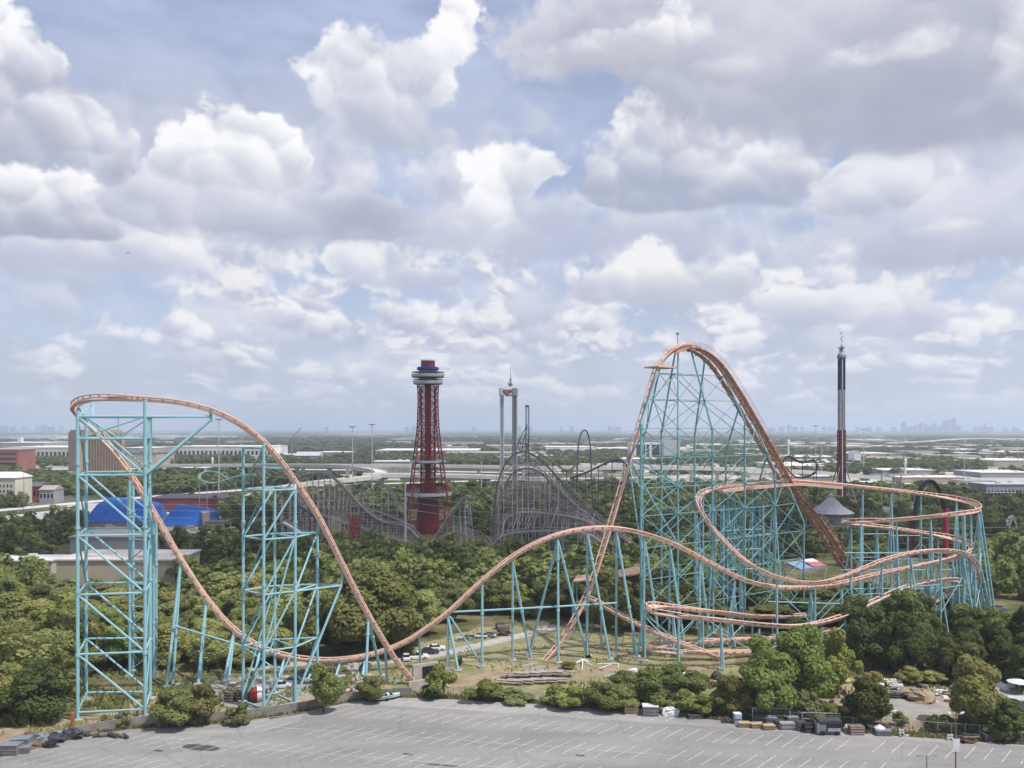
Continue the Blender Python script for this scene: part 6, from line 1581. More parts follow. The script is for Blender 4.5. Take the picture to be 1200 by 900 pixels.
# ---------------------------------------------------------------- walls, fences and the clutter along the lot
STONE = mat('weathered_concrete', (.29, .265, .235), (.17, .155, .14), scale=.5, rough=.95, detail=8)
TARP = mat('charcoal_tarp', (.075, .075, .085), (.04, .04, .046), scale=1.2, rough=.8)
PLAS = mat('grey_plastic', (.22, .235, .27), (.16, .17, .20), scale=1, rough=.6)
TIMB = mat('bare_timber', (.43, .37, .33), (.30, .25, .22), scale=.8, rough=.9)
TANB = mat('tan_crate_board', (.45, .345, .22), (.35, .265, .165), scale=.8, rough=.9)
BRNB = mat('brown_board', (.20, .15, .115), (.135, .10, .075), scale=.8, rough=.9)
RUBB = mat('black_rubber', (.025, .025, .027), (.018, .018, .02), rough=.9)
CARW = mat('white_car_paint', (.72, .72, .72), (.66, .66, .66), rough=.3, spec=.5); CARD = mat('dark_car_paint', (.035, .04, .05), rough=.25, spec=.5); CARB = mat('blue_car_paint', (.12, .19, .28), rough=.3, spec=.5)
GALV = mat('galvanised_steel', (.40, .41, .42), (.31, .32, .33), scale=1, rough=.5, metal=.2)
SAND = mat('sand_heap', (.37, .28, .19), (.26, .195, .125), scale=.8, rough=1)
YEL = mat('yellow_paint', (.62, .56, .18), rough=.6); ORNG = mat('rust_orange_paint', (.40, .15, .07), rough=.7); TEALB = mat('pale_teal_gelcoat', (.42, .60, .55), rough=.35)
hr = random.Random(31)
def edge_pts(px0, px1, off, n):
    out = []
    for i in range(n+1):
        px = px0+(px1-px0)*i/n
        for (a, b) in zip(EDGE_PX, EDGE_PX[1:]):
            if a[0] <= px <= b[0]:
                py = a[1]+(b[1]-a[1])*(px-a[0])/(b[0]-a[0]); g = G(px, py); break
        out.append(Vector((g.x, g.y+off, 0)))
    return out
def wall(px0, px1, off, h, label, n):
    e = edge_pts(px0, px1, off, n); root = empty('concrete_wall', e[0], label, 'wall')
    for a, b in zip(e, e[1:]):
        t = (b-a).normalized(); nn = Vector((-t.y, t.x, 0))*.12; a2 = a+t*.06; b2 = b-t*.06; hh = h*hr.uniform(.92, 1.05)
        MB().hexa([a2-nn, b2-nn, b2+nn, a2+nn]+[q+Vector((0,0,hh)) for q in (a2-nn, b2-nn, b2+nn, a2+nn)]).build('wall_panel', STONE, root)
wall(84, 262, 1.4, 1.9, 'low grey concrete wall at the foot of the turnaround tower', 7)
wall(262, 372, 1.2, 1.8, 'low grey concrete wall before the stepped tower', 5)
wall(388, 482, 1.0, 1.7, 'low grey concrete wall behind the beached boat', 4)
MB().box(G(85, 852), (.5, .5, 2.6)).build('wall_post', ORNG) ; tag(COL.objects[-1], 'rusty red post at the left end of the concrete wall', 'post')
FM = mat('fence_wire', (.20, .19, .18), rough=.7)
def chain_fence(px0, px1, off, h, label, n, dens_=.35, m=FM):
    e = edge_pts(px0, px1, off, n); root = empty('chain_link_fence', e[0], label, 'fence')
    for p in e: MB().bar(p, p+Vector((0,0,h)), .06, 5).build('post', GALV, root)
    rl = MB(); ms = MB()
    for a, b in zip(e, e[1:]):
        rl.bar(a+Vector((0,0,h)), b+Vector((0,0,h)), .045, 4); k = int((b-a).length/dens_)
        for i in range(k):
            p = a.lerp(b, i/k); q = a.lerp(b, min(1, (i+2.2)/k)); ms.bar(p+Vector((0,0,.05)), q+Vector((0,0,h)), .022, 3); ms.bar(q+Vector((0,0,.05)), p+Vector((0,0,h)), .022, 3)
    rl.build('top_rail', GALV, root); tag(ms.build('wire_mesh', m, root), kind='stuff')
chain_fence(486, 742, 1.3, 2.0, 'grey chain link fence along the lot edge before the dry field', 17)
chain_fence(742, 1040, 2.6, 2.0, 'chain link fence behind the crates and metal gates', 18)
chain_fence(1040, 1240, 2.4, 2.2, 'screened chain link fence of the gravel yard', 12, .28)
def wire_fence(pxs, h, label):
    c = [G(*q) for q in pxs]; c = [c[i].lerp(c[i+1], t/4) for i in range(len(c)-1) for t in range(4)]+[c[-1]]; root = empty('wire_fence', c[0], label, 'fence')
    for p in c: MB().bar(p, p+Vector((0,0,h)), .05, 4).build('post', GALV, root)
    mb = MB()
    for a, b in zip(c, c[1:]):
        for z in (h, h*.6, h*.2): mb.bar(a+Vector((0,0,z)), b+Vector((0,0,z)), .02, 3)
    mb.build('wire', GALV, root)
wire_fence([(540, 770), (570, 764), (610, 753), (650, 742)], 1.6, 'thin wire fence along the service road in the field'); wire_fence([(318, 792), (360, 788), (400, 790), (440, 786)], 1.6, 'thin wire fence below the low track')
# --- generic pieces
def crate(px, py, w, h, d, m, label, rz=0.0, group=None, slats=3, name='crate', lid=None):
    g = G(px, py); root = empty(name, g, label, 'crate', group); MB().box((g.x, g.y+d/2, .04), (w, d, h*.94), rz).build('box', m, root)
    mb = MB(); ca, sa = math.cos(rz), math.sin(rz)
    for i in range(slats):
        z = .04+h*(i+.5)/slats
        x, y = 0, -d/2-.04; mb.box((g.x+x*ca-y*sa, g.y+d/2+x*sa+y*ca, z-.05), (w*1.02, .07, .12), rz)
    mb.build('slat', BRNB if m is not BRNB else TIMB, root)
    MB().box((g.x, g.y+d/2, .04+h*.94), (w*1.05, d*1.05, h*.07), rz).build('lid', lid or m, root); return root
def heap(px, py, w, h, d, m, label, name='heap', cat='heap', seed=0, group=None, rough=.3, rz=0):
    g = G(px, py); o = MB().lump((g.x, g.y+d/2, 0), (w, d, h), seed, 14, 6, rough, rz).build(name, m, loc=(g.x, g.y+d/2, 0)); return tag(o, label, cat, group)
def pile(px, py, w, h, n, m, label, name='lumber_pile', seed=0, cat='pile', mats=None):
    """boards thrown over one another"""
    g = G(px, py); root = empty(name, g, label, cat); r = random.Random(seed)
    for i in range(n):
        L_ = w*r.uniform(.45, .9); z = h*i/n*.9; a = r.uniform(-.5, .5); c = Vector((g.x+r.uniform(-.28, .28)*w, g.y+.8+r.uniform(-.5, .7), z+.03))
        MB().box(c, (L_, r.uniform(.25, .8), h/n*1.3), a).build('board', (mats or [m])[i % len(mats or [m])], root)
def car(px, py, L_, rz, m, label, pickup=False, name='parked_car', cat='car', group=None):
    g = G(px, py); root = empty(name, g, label, cat, group); root.rotation_euler = (0, 0, rz); W_ = L_*.40; H_ = .78
    def sec(x, hw, z0, z1, k=.9): return [(x, -hw, z0), (x, hw, z0), (x, hw, z0+(z1-z0)*.6), (x, hw*k, z1), (x, -hw*k, z1), (x, -hw, z0+(z1-z0)*.6)]
    hl, hw = L_/2, W_/2
    def local(mb, nm, mm, par=root):
        me = bpy.data.meshes.new(nm); me.from_pydata(mb.v, [], mb.f); me.materials.append(mm); o = bpy.data.objects.new(nm, me); COL.objects.link(o); o.parent = par; return o
    local(MB().rings([sec(-hl, hw*.88, .4, .85), sec(-hl*.93, hw, .28, .98), sec(-hl*.3, hw, .25, 1.0), sec(hl*.3, hw, .25, 1.0), sec(hl*.9, hw*.97, .28, .9), sec(hl, hw*.85, .4, .75)]), 'body', m)
    if pickup: cab = [sec(-hl*.12, hw*.9, .95, 1.0), sec(-hl*.06, hw*.82, .95, 1.72, .85), sec(hl*.28, hw*.82, .95, 1.74, .85), sec(hl*.52, hw*.9, .95, 1.0)]
    else: cab = [sec(-hl*.75, hw*.9, .93, .97), sec(-hl*.45, hw*.78, .93, 1.45, .85), sec(hl*.12, hw*.78, .93, 1.47, .85), sec(hl*.42, hw*.9, .93, .97)]
    cb = local(MB().rings(cab), 'cabin', DGLASS); x0, x1 = (cab[1][0][0], cab[2][0][0]); zt = cab[1][3][2]
    local(MB().box(((x0+x1)/2, 0, zt-.02), (abs(x1-x0)*1.02, hw*1.4, .06)), 'roof', m)
    if pickup: local(MB().box((-hl*.55, 0, .9), (hl*.75, hw*1.6, .12)), 'cargo_bed', RUBB)
    for sx in (-.62, .62):
        for sy in (-1, 1):
            w = MB(); w.bar((hl*sx, sy*(hw-.18), .34), (hl*sx, sy*(hw+.03), .34), .34, 12); wo_ = local(w, 'wheel', RUBB); local(MB().bar((hl*sx, sy*(hw+.02), .34), (hl*sx, sy*(hw+.05), .34), .2, 8), 'hub', GALV, wo_)
    for sy in (-1, 1): local(MB().box((hl*.965, sy*hw*.65, .62), (.12, .34, .16)), 'headlight', WHT)
def boat(px, py, L_, rz, m, label, inner=RUBB, screen=True):
    g = G(px, py); root = empty('boat', g, label, 'boat'); root.rotation_euler = (0, 0, rz)
    def local(mb, nm, mm, par=root):
        me = bpy.data.meshes.new(nm); me.from_pydata(mb.v, [], mb.f); me.materials.append(mm); o = bpy.data.objects.new(nm, me); COL.objects.link(o); o.parent = par; return o
    W_ = L_*.36; rs = []; ri = []
    for t, k, kz in ((0, .82, 0), (.2, .98, 0), (.5, 1.0, 0), (.75, .8, .05), (.92, .42, .16), (1.0, .06, .3)):
        x = (t-.5)*L_; w = W_/2*k; z = .35+kz*L_*.12
        rs.append([(x, -w, 1.0+kz*.5), (x, -w*.8, z+.1), (x, 0, z-.1), (x, w*.8, z+.1), (x, w, 1.0+kz*.5), (x, w*.86, 1.04+kz*.5), (x, 0, .98+kz*.45), (x, -w*.86, 1.04+kz*.5)])
    local(MB().rings(rs), 'hull', m); local(MB().box((-.12*L_, 0, 1.0), (L_*.42, W_*.62, .06)), 'cockpit', inner)
    local(MB().rings([[(L_*.12, -W_*.36, 1.05), (L_*.12, W_*.36, 1.05), (L_*.2, W_*.30, 1.05), (L_*.2, -W_*.30, 1.05)], [(L_*.06, -W_*.32, 1.5), (L_*.06, W_*.32, 1.5), (L_*.08, W_*.31, 1.5), (L_*.08, -W_*.31, 1.5)]]), 'windscreen', DGLASS) if screen else None
    for x in (-.25, -.02): local(MB().box((L_*x, 0, 1.04), (.5, W_*.55, .3)), 'seat', WHT)
    tr = MB(); tr.bar((-L_*.4, -.5, .3), (L_*.5, 0, .35), .06, 4); tr.bar((-L_*.4, .5, .3), (L_*.5, 0, .35), .06, 4); tr = local(tr, 'trailer', RUBB)
    for sy in (-1, 1): local(MB().bar((-L_*.1, sy*W_*.38, .3), (-L_*.1, sy*W_*.5, .3), .3, 10), 'wheel', RUBB, tr)
boat(455, 820, 5.0, R(28), TEALB, 'pale teal speedboat beached at the lot edge beside the tunnel', RUBB)
boat(408, 815, 3.0, R(65), mat('maroon_gelcoat', (.20, .05, .05), rough=.4), 'small maroon rowing boat behind the wall left of the teal boat', TANB, False)
# white and red dome, dark stall
g = G(301, 822); rt = empty('fibreglass_ball', g, 'big red and white fibreglass ball under the stepped tower', 'ball'); c = Vector((g.x, g.y, 1.5))
for a0, m, nm in ((math.pi*.5, RED, 'red_half'), (-math.pi*.5, WHT, 'white_half')):
    rings = [[(c.x+1.55*math.sin(t)*math.cos(a0+f+.35), c.y+1.55*math.sin(t)*math.sin(a0+f+.35), c.z+1.55*math.cos(t)) for f in np.linspace(0, math.pi, 9)] for t in np.linspace(.05, 3.09, 9)]
    MB().rings(rings, close=False).build(nm, m, rt, smooth=True)
crate(283, 823, 2.4, 1.9, 2, TARP, 'dark crate left of the red and white ball', .1); crate(268, 823, 2.0, 1.9, 1.8, BRNB, 'brown crate left of the dark crate by the ball', -.1)
for i, (px, py, rz, m, lab) in enumerate(((345, 801, .3, CARB, 'blue grey car behind the stepped tower nearest the ball'), (372, 799, .2, CARW, 'white car parked beside the blue grey car behind the wall'), (330, 806, .15, CARW, 'white car half hidden by the stepped tower'), (357, 793, .2, CARD, 'dark car in the row behind the stepped tower'))): car(px, py, 4.4, rz, m, lab)
car(489, 772, 5.4, R(12), CARW, 'white pickup truck parked under the crossing tracks', True, 'pickup_truck', 'pickup'); car(503, 766, 4.8, R(10), CARD, 'dark car just behind the white pickup under the tracks')
car(511, 762, 4.6, R(8), CARW, 'white car behind the dark one by the crossing tracks'); car(476, 773, 4.5, R(100), CARW, 'white car tail left of the white pickup'); car(428, 784, 4.4, R(80), CARB, 'blue car on the side track below the low track')
car(1160, 714, 4.6, R(5), CARW, 'white car behind the dark grove at the right'); car(1171, 715, 4.6, R(5), CARB, 'blue grey car right of the white car behind the grove'); car(1152, 711, 4.4, R(15), CARW, 'white van like car nearest the helix end')
# yard stock in the field
for i, (px, py) in enumerate(((545, 752), (560, 749), (575, 748), (588, 746))):
    pile(px, py, 4.5, 1.4, 5, MGREY, ('low stack of grey parts at the left end of the yard row', 'grey blue stack second in the yard row', 'grey stack with pale sheets third in the yard row', 'dark stack at the right end of the yard row')[i], 'parts_stack', i, mats=[PLAS, TARP, WHT] if i < 3 else [TARP, BRNB])
crate(590, 743, 3.2, 2.0, 2, BRNB, 'dark brown rusty machine crate in the yard row', .2); crate(586, 738, 2.4, 1.6, 2, TARP, 'black crate at the far end of the yard row', .1)
# stacked picnic tables
for i in range(10):
    col_, row_ = i % 5, i//5; g = G(597+col_*13.5+row_*7, 802-row_*7-col_*.6); lab = 'long grey plank picnic table in the stack by the field fence'
    r = empty('picnic_table', g, lab, 'table', 'picnic tables stacked at the field edge'); r.rotation_euler = (0, 0, R(-8+hr.uniform(-4, 4)))
    def local(mb, nm, mm):
        me = bpy.data.meshes.new(nm); me.from_pydata(mb.v, [], mb.f); me.materials.append(mm); o = bpy.data.objects.new(nm, me); COL.objects.link(o); o.parent = r; return o
    zz = .8+row_*.35
    for y in (-.75, 0, .75): local(MB().box((0, y, zz if y == 0 else zz-.3), (5.8, .72 if y == 0 else .42, .14)), 'tabletop' if y == 0 else 'bench', TIMB)
    for x in (-1.8, 1.8): local(MB().box((x, 0, 0), (.14, 1.6, zz-.32)), 'leg', BRNB)
# folded star frame, L frame, teal tarp
r = empty('star_frame', G(683, 784), 'white folded star shaped frame lying in the field', 'frame')
for a, b in (((672, 780), (683, 777)), ((694, 781), (683, 777)), ((676, 777), (683, 777)), ((691, 776), (683, 777)), ((682, 786), (683, 777))): MB().bar(G(*a)+Vector((0,0,.15)), G(*b)+Vector((0,0,.9)), .16, 5).build('arm', WHT, r)
r = empty('pipe_frame', G(712, 783), 'white bent pipe frame lying right of the star frame', 'frame')
for a, b in (((700, 779), (725, 779)), ((725, 779), (724, 784)), ((702, 785), (716, 780))): MB().bar(G(*a)+Vector((0,0,.2)), G(*b)+Vector((0,0,.3)), .12, 5).build('pipe', WHT, r)
heap(720, 796, 3.6, .8, 2.2, TEALB, 'crumpled pale teal tarp in the field', 'tarp', 'tarp', 3); heap(743, 788, 2.2, .7, 1.6, WHT, 'white bag in the grass right of the teal tarp', 'bag', 'bag', 8)
building('shed', 'small flat white roofed shed in the thicket', 776, 806, 801.5, 177, 3.6, GREYW, WHT, roof=.4); building('shed', 'small blue white roofed shed before the flat white shed', 768, 792, 808, 172, 3, PLAS, LGREY, roof=.4)
pile(852, 806, 5.5, 1.6, 9, ORNG, 'heap of rusty red and white scrap below the lower helix', 'scrap_pile', 12, mats=[ORNG, WHT, TIMB, ORNG, GALV]); heap(841, 797, 2.4, 1.6, 2, TARP, 'dark heap at the foot of the helix column', 'heap', 'heap', 14); heap(860, 800, 3.4, .8, 2, WHT, 'pale rubble beside the dark heap below the helix', 'rubble', 'heap', 15)
# --- left pile of bins, tarps and tyres
for i, (px, py, w, h) in enumerate(((8, 886, 3.2, 1.7), (21, 880, 3.0, 1.9), (22, 884, 2.6, 1.0))): crate(px, py, w, h, 2.0, PLAS, ('grey plastic bin at the far left of the lot', 'tall grey lidded bin second from the left', 'low grey bin before the tall lidded bin')[i], .15*i, name='storage_bin')
for i, (px, py, w, h, d, m, lab) in enumerate(((33, 878, 3.4, 1.1, 2, BRNB, 'brown covered stack right of the grey bins'), (46, 872, 4.0, 1.5, 2.4, PLAS, 'blue grey tarp heap in the left junk row'), (43, 877, 3.4, 1.0, 1.6, BRNB, 'low brown board heap before the blue grey tarp'), (60, 872, 4.0, 1.5, 2.4, TARP, 'large charcoal tarp heap in the left junk row'), (68, 868, 3.6, 1.6, 2, PLAS, 'wrinkled grey blue tarp beside the charcoal heap'), (80, 868, 4.0, 1.7, 2.2, TARP, 'black tarp heap nearest the turnaround tower'), (55, 877, 3, .9, 1.6, RUBB, 'flat black sheet at the lot edge'), (32, 866, 3.0, .9, 2, BRNB, 'brown bale on the dry grass behind the bins'))):
    heap(px, py, w, h, d, m, lab, 'tarp_heap', 'heap', 40+i, rough=.35)
for i, (px, py) in enumerate(((97, 864), (107, 863), (117, 864), (124, 864), (131, 865), (139, 865), (146, 866))):
    g = G(px, py); r = empty('log', g, 'dark sawn log lying in the row before the turnaround tower', 'log', 'dark logs before the turnaround tower'); a = hr.uniform(-.9, .9); dv = Vector((math.cos(a), math.sin(a), 0))*hr.uniform(.7, 1.3); rr = hr.uniform(.28, .5)
    MB().bar(g+Vector((0,.4,rr))-dv, g+Vector((0,.4,rr))+dv, rr, 9, rr*.85).build('trunk', BRNB if i % 2 else TARP, r)
MB().box(G(121, 856), (2.6, .5, .25), .05).build('plank', WHT); tag(COL.objects[-1], 'short white plank by the wall before the turnaround tower', 'plank')
# --- the row along the lot edge, left to right
crate(740, 837, 2.6, 1.5, 1.7, TANB, 'tan wooden crate below the yellow shrub', .05); crate(763, 840, 2.9, 1.9, 2, PLAS, 'large grey crate right of the tan crate', -.06, lid=WHT); heap(786, 840, 3.2, 1.5, 2, WHT, 'crumpled white sheeting right of the large grey crate', 'sheeting', 'heap', 61, rough=.4)
crate(815, 843, 2.6, .8, 1.4, TARP, 'low grey pallet box alone at the lot edge', .08); heap(852, 848, 1.7, 1.1, 1.4, TARP, 'small dark sack heap left of the blue bin', 'sacks', 'heap', 63)
crate(865, 849, 1.3, 1.9, 1.2, mat('pale_blue_plastic', (.34, .47, .62), rough=.5), 'pale blue upright bin at the lot edge', .1, slats=1, name='bin', lid=WHT)
for i, (px, py) in enumerate(((873, 853), (888, 854), (902, 856))): crate(px, py, 2.1, .8, 1.3, TANB, ('leftmost of the three tan pallets by the metal gate', 'middle one of the three tan pallets by the metal gate', 'rightmost of the three tan pallets by the metal gate')[i], .05*i, slats=2, name='pallet')
def gate(px0, px1, py, h, label):
    a, b = G(px0, py), G(px1, py+1.5); root = empty('metal_gate', a, label, 'gate')
    for p in (a, b): MB().box((p.x, p.y, 0), (.16, .16, h)).build('post', GALV, root); q = p+Vector((-.9, 2.4, 0)); MB().box((q.x, q.y, 0), (.12, .12, h)).build('post', GALV, root); MB().bar(p+Vector((0,0,h-.1)), q+Vector((0,0,h-.1)), .06, 4).build('side_rail', GALV, root); MB().bar(p+Vector((0,0,h*.45)), q+Vector((0,0,h*.45)), .06, 4).build('side_rail', GALV, root)
    for z in (h, h*.52, .25): MB().bar(a+Vector((0,0,z)), b+Vector((0,0,z)), .08, 5).build('rail', GALV, root)
    mb = MB()
    for i in range(1, 26): p = a.lerp(b, i/26); mb.bar(p+Vector((0,0,.2)), p+Vector((0,0,h)), .022, 3)
    tag(mb.build('bars', GALV, root), kind='stuff')
gate(882, 926, 847, 2.8, 'wide galvanised gate cage behind the tan pallets'); gate(940, 984, 850, 2.4, 'galvanised gate cage left of the dark trailer')
for i, (px, py, w, h, m, lab) in enumerate(((892, 849, 2.4, 1.5, TARP, 'dark crate between the tan pallets and the gate'), (905, 850, 2.0, 1.3, PLAS, 'grey blue crate behind the right tan pallet'), (914, 852, 1.6, 1.1, TARP, 'black box right of the tan pallets'), (925, 856, 2.8, 1.2, GALV, 'low silver rack before the wide gate'), (930, 851, 1.9, 1.5, PLAS, 'grey box at the right post of the wide gate'), (940, 857, 1.8, 1.5, TARP, 'black covered box left of the dark trailer'), (950, 859, 2.3, 1.4, RUBB, 'black tyre box nearest the lot beside the trailer'))): crate(px, py, w, h, 1.4, m, lab, .06*(i-3), slats=2)
# dark trailer
g = G(973, 862); r = empty('trailer', g, 'black open box trailer with grey stacked gear at the lot edge', 'trailer')
def bx(px0, px1, y0, y1, dep, m, nm, dy=0.0, par=None):
    Y = g.y+dy; boxpxm = MB().box(((px0+px1)/2*.001*Y-.6*Y, Y+dep/2, zat(y1, Y) if y1 < 862 else .05), ((px1-px0)*.001*Y, dep, zat(y0, Y)-max(zat(y1, Y), .05))); return boxpxm.build(nm, m, par or r)
bx(960, 985, 857.5, 862, 2, TARP, 'chassis'); bx(970, 986, 848, 853, 1.6, RUBB, 'canopy_box', .1); bx(959.5, 986.5, 844.5, 848, 1.9, TARP, 'roof', .2); bx(960, 969, 849, 857, 1.4, PLAS, 'gear_stack', .3); bx(970.5, 985, 853.2, 857.2, 1.4, WHT, 'white_panel', .25); bx(958.5, 960, 848, 860, 1.8, GALV, 'side_frame', .1)
for x in (964, 980): p = GX(x, g.y); MB().bar((p.x, p.y-.08, .38), (p.x, p.y+.15, .38), .38, 10).build('wheel', RUBB, r)
crate(1005, 862, 2.5, 1.5, 1.5, BRNB, 'brown board box right of the dark trailer', .04); heap(996, 856, 1.8, .9, 1.2, WHT, 'pale sack behind the brown board box', 'sack', 'heap', 71); crate(1030, 858, 3.6, 1.0, 1.6, TARP, 'long dark pallet right of the brown box', .05); crate(1037, 863, 2.6, .9, 1.4, PLAS, 'grey pallet with white cone cover on top', -.05)
g = G(1033, 861); o = MB().lathe((g.x, g.y+.8, 1.0), [(1.0, 0), (.6, .25), (.05, .6)], 10).build('cone_cover', WHT, loc=(g.x, g.y+.8, 1.0)); tag(o, 'white cone shaped cover resting on the grey pallets', 'cover')
def aframe(px, py, label):
    g = G(px, py); r = empty('barricade', g, label, 'barricade')
    for s_ in (-.35, .35):
        for dy in (-.4, .4): MB().bar(g+Vector((s_, dy, 0)), g+Vector((s_, 0, 1.2)), .07, 4).build('leg', WHT, r)
    for z in (.5, .95): MB().box((g.x, g.y-.2, z), (1.0, .06, .22)).build('board', WHT, r)
aframe(1056, 862, 'white A-frame barricade left of the lamp post'); aframe(1113, 868, 'white A-frame barricade behind the lot sign')
pile(1137, 872, 3.6, 1.3, 11, BRNB, 'heap of brown broken lumber right of the lot sign', 'lumber_pile', 21, mats=[BRNB, TARP, mat('reddish_board', (.24, .13, .10), (.16, .09, .07), rough=.9)]); crate(1165, 870, 3.2, 1.3, 1.6, TARP, 'long dark crate at the right end of the lot', .05, slats=4); crate(1196, 872, 1.4, 1.0, 1.2, TARP, 'small dark crate at the right image edge', 0)
# lamp post with sign, and the nearer lamp top
Yl = 135.5; g = GX(1120, Yl); r = empty('lamp_post', g, 'twin headed lot lamp post carrying a white sign', 'lamp post'); h = zat(836, Yl)
MB().bar((g.x, g.y, 0), (g.x, g.y, h), .13, 8, .08).build('post', BRNB, r); MB().bar(g+Vector((-.95, 0, h-.15)), g+Vector((.95, 0, h-.15)), .06, 6).build('arm', MGREY, r); MB().box(g+Vector((0,0,-.1)), (.8, .8, .8)).build('footing', CONC, r)
for s_ in (-1, 1): MB().rings([[g+Vector((s_*.75, -.18, h-.12)), g+Vector((s_*1.35, -.14, h+.12)), g+Vector((s_*1.35, .14, h+.12)), g+Vector((s_*.75, .18, h-.12))], [g+Vector((s_*.75, -.16, h+.12)), g+Vector((s_*1.32, -.1, h+.3)), g+Vector((s_*1.32, .1, h+.3)), g+Vector((s_*.75, .16, h+.12))]]).build('lamp_head', WHT, r)
z0, z1 = zat(880.5, Yl), zat(865.5, Yl); sgn = MB().box((g.x, g.y-.16, z0), (1.12, .06, z1-z0)).build('sign_board', WHT, r); 
Yn = 120; g = GX(1086, Yn); r = empty('lamp_post', g, 'bare T-topped grey lamp post at the bottom right edge', 'lamp post'); h = zat(885.5, Yn)
MB().bar((g.x, g.y, 0), (g.x, g.y, h), .14, 8, .09).build('post', MGREY, r); MB().bar(g+Vector((-1.3, 0, h)), g+Vector((1.3, 0, h)), .06, 6).build('arm', MGREY, r)
for s_ in (-1, 1): MB().box(g+Vector((s_*1.25, 0, h-.05)), (.4, .25, .14)).build('lamp_head', MGREY, r)
# --- the junk yard at the right
heap(1087, 825, 5.5, 2.2, 4, SAND, 'sandy earth heap in the gravel yard', 'sand_heap', 'heap', 81, rough=.3)
heap(1096, 824, 1.8, .7, 1, WHT, 'pale slab at the foot of the sand heap', 'slab', 'slab', 82); heap(1104, 816, 2.6, 1.1, 1.8, WHT, 'white panel leaning behind the sand heap', 'panel', 'panel', 83)
for i, px in enumerate((1046, 1055, 1064, 1072)): pile(px, 819+hr.uniform(-1, 1), 3.0, 1.2, 7, TARP, ('dark scrap pile at the left of the gravel yard', 'second dark scrap pile behind the gravel yard', 'third dark scrap pile left of the sand heap', 'dark scrap pile touching the sand heap')[i], 'scrap_pile', 90+i, mats=[TARP, BRNB, PLAS, RUBB])
pile(1116, 818, 3.0, 1.2, 8, BRNB, 'mixed rubble pile right of the white panel', 'scrap_pile', 99, mats=[BRNB, WHT, TIMB]); pile(1045, 840, 2.6, 1.0, 6, GALV, 'pale scrap by the yard fence left of the fresh bush', 'scrap_pile', 98, mats=[GALV, PLAS, WHT])
for i, (px, py, L_, rz) in enumerate(((1033, 808, 3.0, 1.0), (1049, 803, 3.4, .2), (1051, 808, 2.8, .1), (1039, 803, 2.4, 1.5))): boat(px, py, L_, rz, WHT, ('white dinghy at the left of the junk row', 'white skiff behind the junk row', 'small white boat in the middle of the junk row', 'upright pale canoe in the junk row')[i], TANB, False)
r = empty('satellite_dish', G(993, 800), 'round pale yellow dish at the edge of the bright green tree', 'dish'); g = G(993, 800); MB().rings([[(g.x+math.cos(a)*k, g.y-.3+(1-k)*.5, 1.6+math.sin(a)*k) for a in np.linspace(0, 5.9, 14)] for k in (1.35, 1.0, .5, .05)], caps=False).build('dish', YEL, r); MB().bar(g, g+Vector((0,.2,1.5)), .1).build('stand', GALV, r)
r = empty('loader_boom', G(973, 803), 'rust red lattice boom leaning left of the yellow dish', 'boom'); a, b = G(970, 804), P(980, 789, 180)
for d in (-.35, .35): MB().bar(a+Vector((d,0,.3)), b+Vector((d*.4,0,0)), .13, 5).build('rail', ORNG, r)
mb = MB()
for t in np.linspace(.05, .95, 7): p = a.lerp(b, t); mb.bar(p+Vector((-.33,0,.2)), p+Vector((.33,0,.2)), .06, 4)
mb.build('rung', ORNG, r); MB().box(a+Vector((-1.2, .4, 0)), (2.6, 1.6, 1.4)).build('base_machine', TARP, r)
crate(1014, 803, 2.2, 1.5, 1.6, BRNB, 'brown crate right of the yellow dish', .2); crate(1008, 799, 2.6, 1.0, 1.6, TARP, 'dark low crate behind the brown one in the yard', .1); crate(1014, 808, 1.0, 1.0, 1, WHT, 'little white box before the brown yard crate', .1); crate(1006, 769, 2.4, 1.5, 1.6, TANB, 'pinkish tan box glimpsed in the dark grove', .2)
Yu = G(1196, 812).y; g = G(1194, 812); r = empty('parasol', g, 'white parasol at the right image edge', 'parasol'); MB().bar(g, g+Vector((0,0,2.8)), .06).build('pole', GALV, r); MB().lathe((g.x, g.y, 2.3), [(2.3, 0), (1.2, .35), (.05, .6)], 10).build('canopy', WHT, r)
for i, (px, py) in enumerate(((1174, 806), (1180, 809), (1187, 806))): heap(px, py, 1.6, 1.1, 1.3, WHT, ('leftmost white sack by the parasol', 'middle white sack before the parasol', 'white sack right under the parasol rim')[i], 'sack', 'sack', 110+i, rough=.15)
jr = random.Random(5)
for i in range(46):
    px, py = jr.uniform(966, 1120), jr.uniform(798, 824)
    if 1040 < px < 1075 and py > 818: continue
    g = G(px, py); m = jr.choice([TARP, BRNB, WHT, GALV, TIMB, ORNG, PLAS, RUBB]); w = jr.uniform(.5, 1.6); a_ = jr.uniform(0, 3)
    o = MB().box((0, 0, 0), (w, w*jr.uniform(.3, .9), jr.uniform(.2, .8)), a_, jr.uniform(.6, 1)).build('scrap_piece', m); o.location = g
    tag(o, 'loose piece of scrap strewn about the junk yard', 'scrap', 'scrap pieces strewn about the junk yard')
for i in range(30):
    px = jr.uniform(735, 1200); e_ = edge_pts(px, px+1, .5, 1)[0]; m = jr.choice([TARP, BRNB, WHT, TIMB, PLAS]); w = jr.uniform(.3, .9)
    o = MB().box((0, 0, 0), (w*1.6, w, jr.uniform(.12, .45)), jr.uniform(0, 3), jr.uniform(.7, 1)).build('debris_piece', m); o.location = e_+Vector((0, jr.uniform(-.8, .6), .02))
    tag(o, 'small bit of debris lying in the strip along the lot edge', 'debris', 'debris along the lot edge')
building('shed', 'small pale flat topped hut at the right image edge', 1190, 1204, 821, 163, 2, GREYW, LGREY, roof=.4)
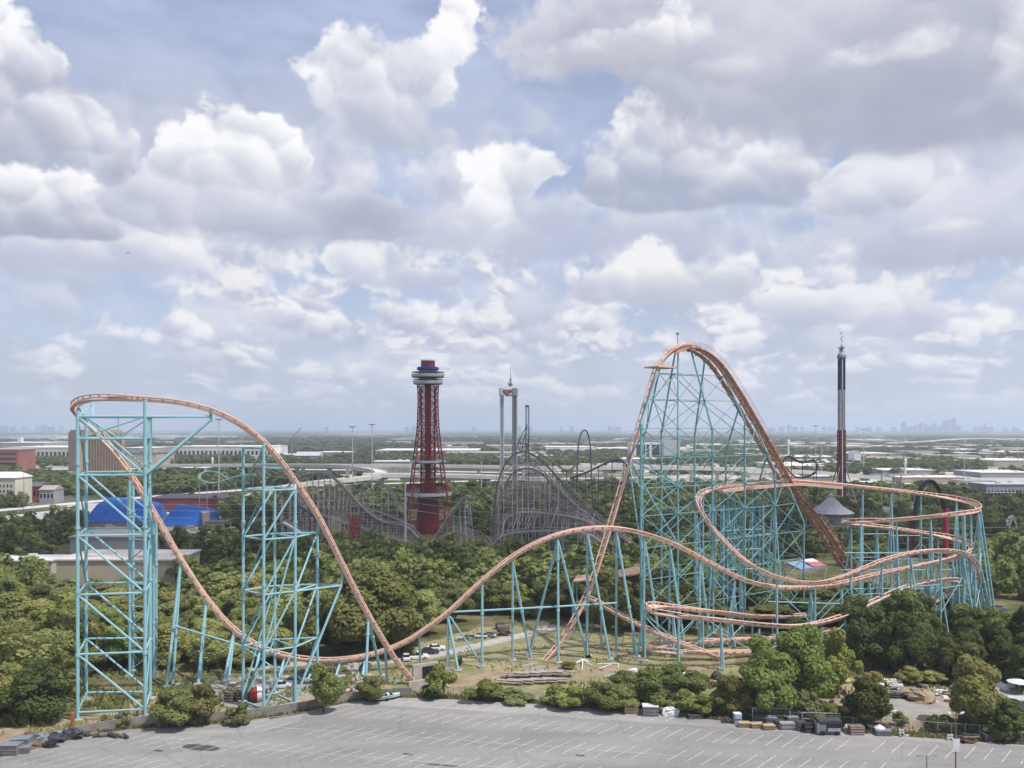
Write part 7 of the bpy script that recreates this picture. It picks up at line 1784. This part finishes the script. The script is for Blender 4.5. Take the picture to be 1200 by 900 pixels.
# ---------------------------------------------------------------- the air
hz = bpy.data.materials.new('haze_air'); hz.use_nodes = True; nt = hz.node_tree
for n in list(nt.nodes):
    if n.type != 'OUTPUT_MATERIAL': nt.nodes.remove(n)
pv = nt.nodes.new('ShaderNodeVolumePrincipled'); pv.inputs['Color'].default_value = (.71, .81, .97, 1); pv.inputs['Density'].default_value = HAZE_D; pv.inputs['Anisotropy'].default_value = .1
nt.links.new(pv.outputs[0], nt.nodes['Material Output'].inputs['Volume'])
mb = MB(); mb.box((0, 0, -1), (2*27300, 2*27300, 300)); o = mb.build('haze', hz); tag(o, kind='stuff')
SC.cycles.volume_step_rate = 1; SC.cycles.volume_max_steps = 64

# ---------------------------------------------------------------- two unseen clouds added above the air box to shade the band behind the coaster
cm = bpy.data.materials.new('shade_cloud'); cm.use_nodes = True; nt = cm.node_tree; N = nt.nodes; L = nt.links; N.remove(N['Principled BSDF'])
df = N.new('ShaderNodeBsdfDiffuse'); df.inputs['Color'].default_value = (.9, .9, .92, 1); tr = N.new('ShaderNodeBsdfTransparent'); mx = N.new('ShaderNodeMixShader'); mx.inputs[0].default_value = .40
L.new(tr.outputs[0], mx.inputs[1]); L.new(df.outputs[0], mx.inputs[2]); L.new(mx.outputs[0], N['Material Output'].inputs['Surface'])
def cloud(cx, cy_, rx, ry, seed):
    z0 = 900.0; ox, oy = sdir.x/sdir.z*z0, sdir.y/sdir.z*z0; n, m = 96, 18; rings = []
    for i in range(m+1):
        t = math.pi*i/m; ring = []
        for j in range(n):
            a = 2*math.pi*j/n; d = Vector((math.sin(t)*math.cos(a), math.sin(t)*math.sin(a), math.cos(t)))
            k = 1+.55*mnoise.fractal(d*2.1+Vector((seed, 3*seed, 1)), 1.0, 2.0, 5); zz = d.z*(70 if d.z > 0 else 18)
            ring.append((cx+ox+d.x*rx*k, cy_+oy+d.y*ry*k, z0+zz*k))
        rings.append(ring)
    o = MB().rings(rings).build('cloud', cm, smooth=True); tag(o, kind='stuff')
cloud(-95, 415, 215, 92, 1.3); cloud(265, 470, 130, 85, 4.1)
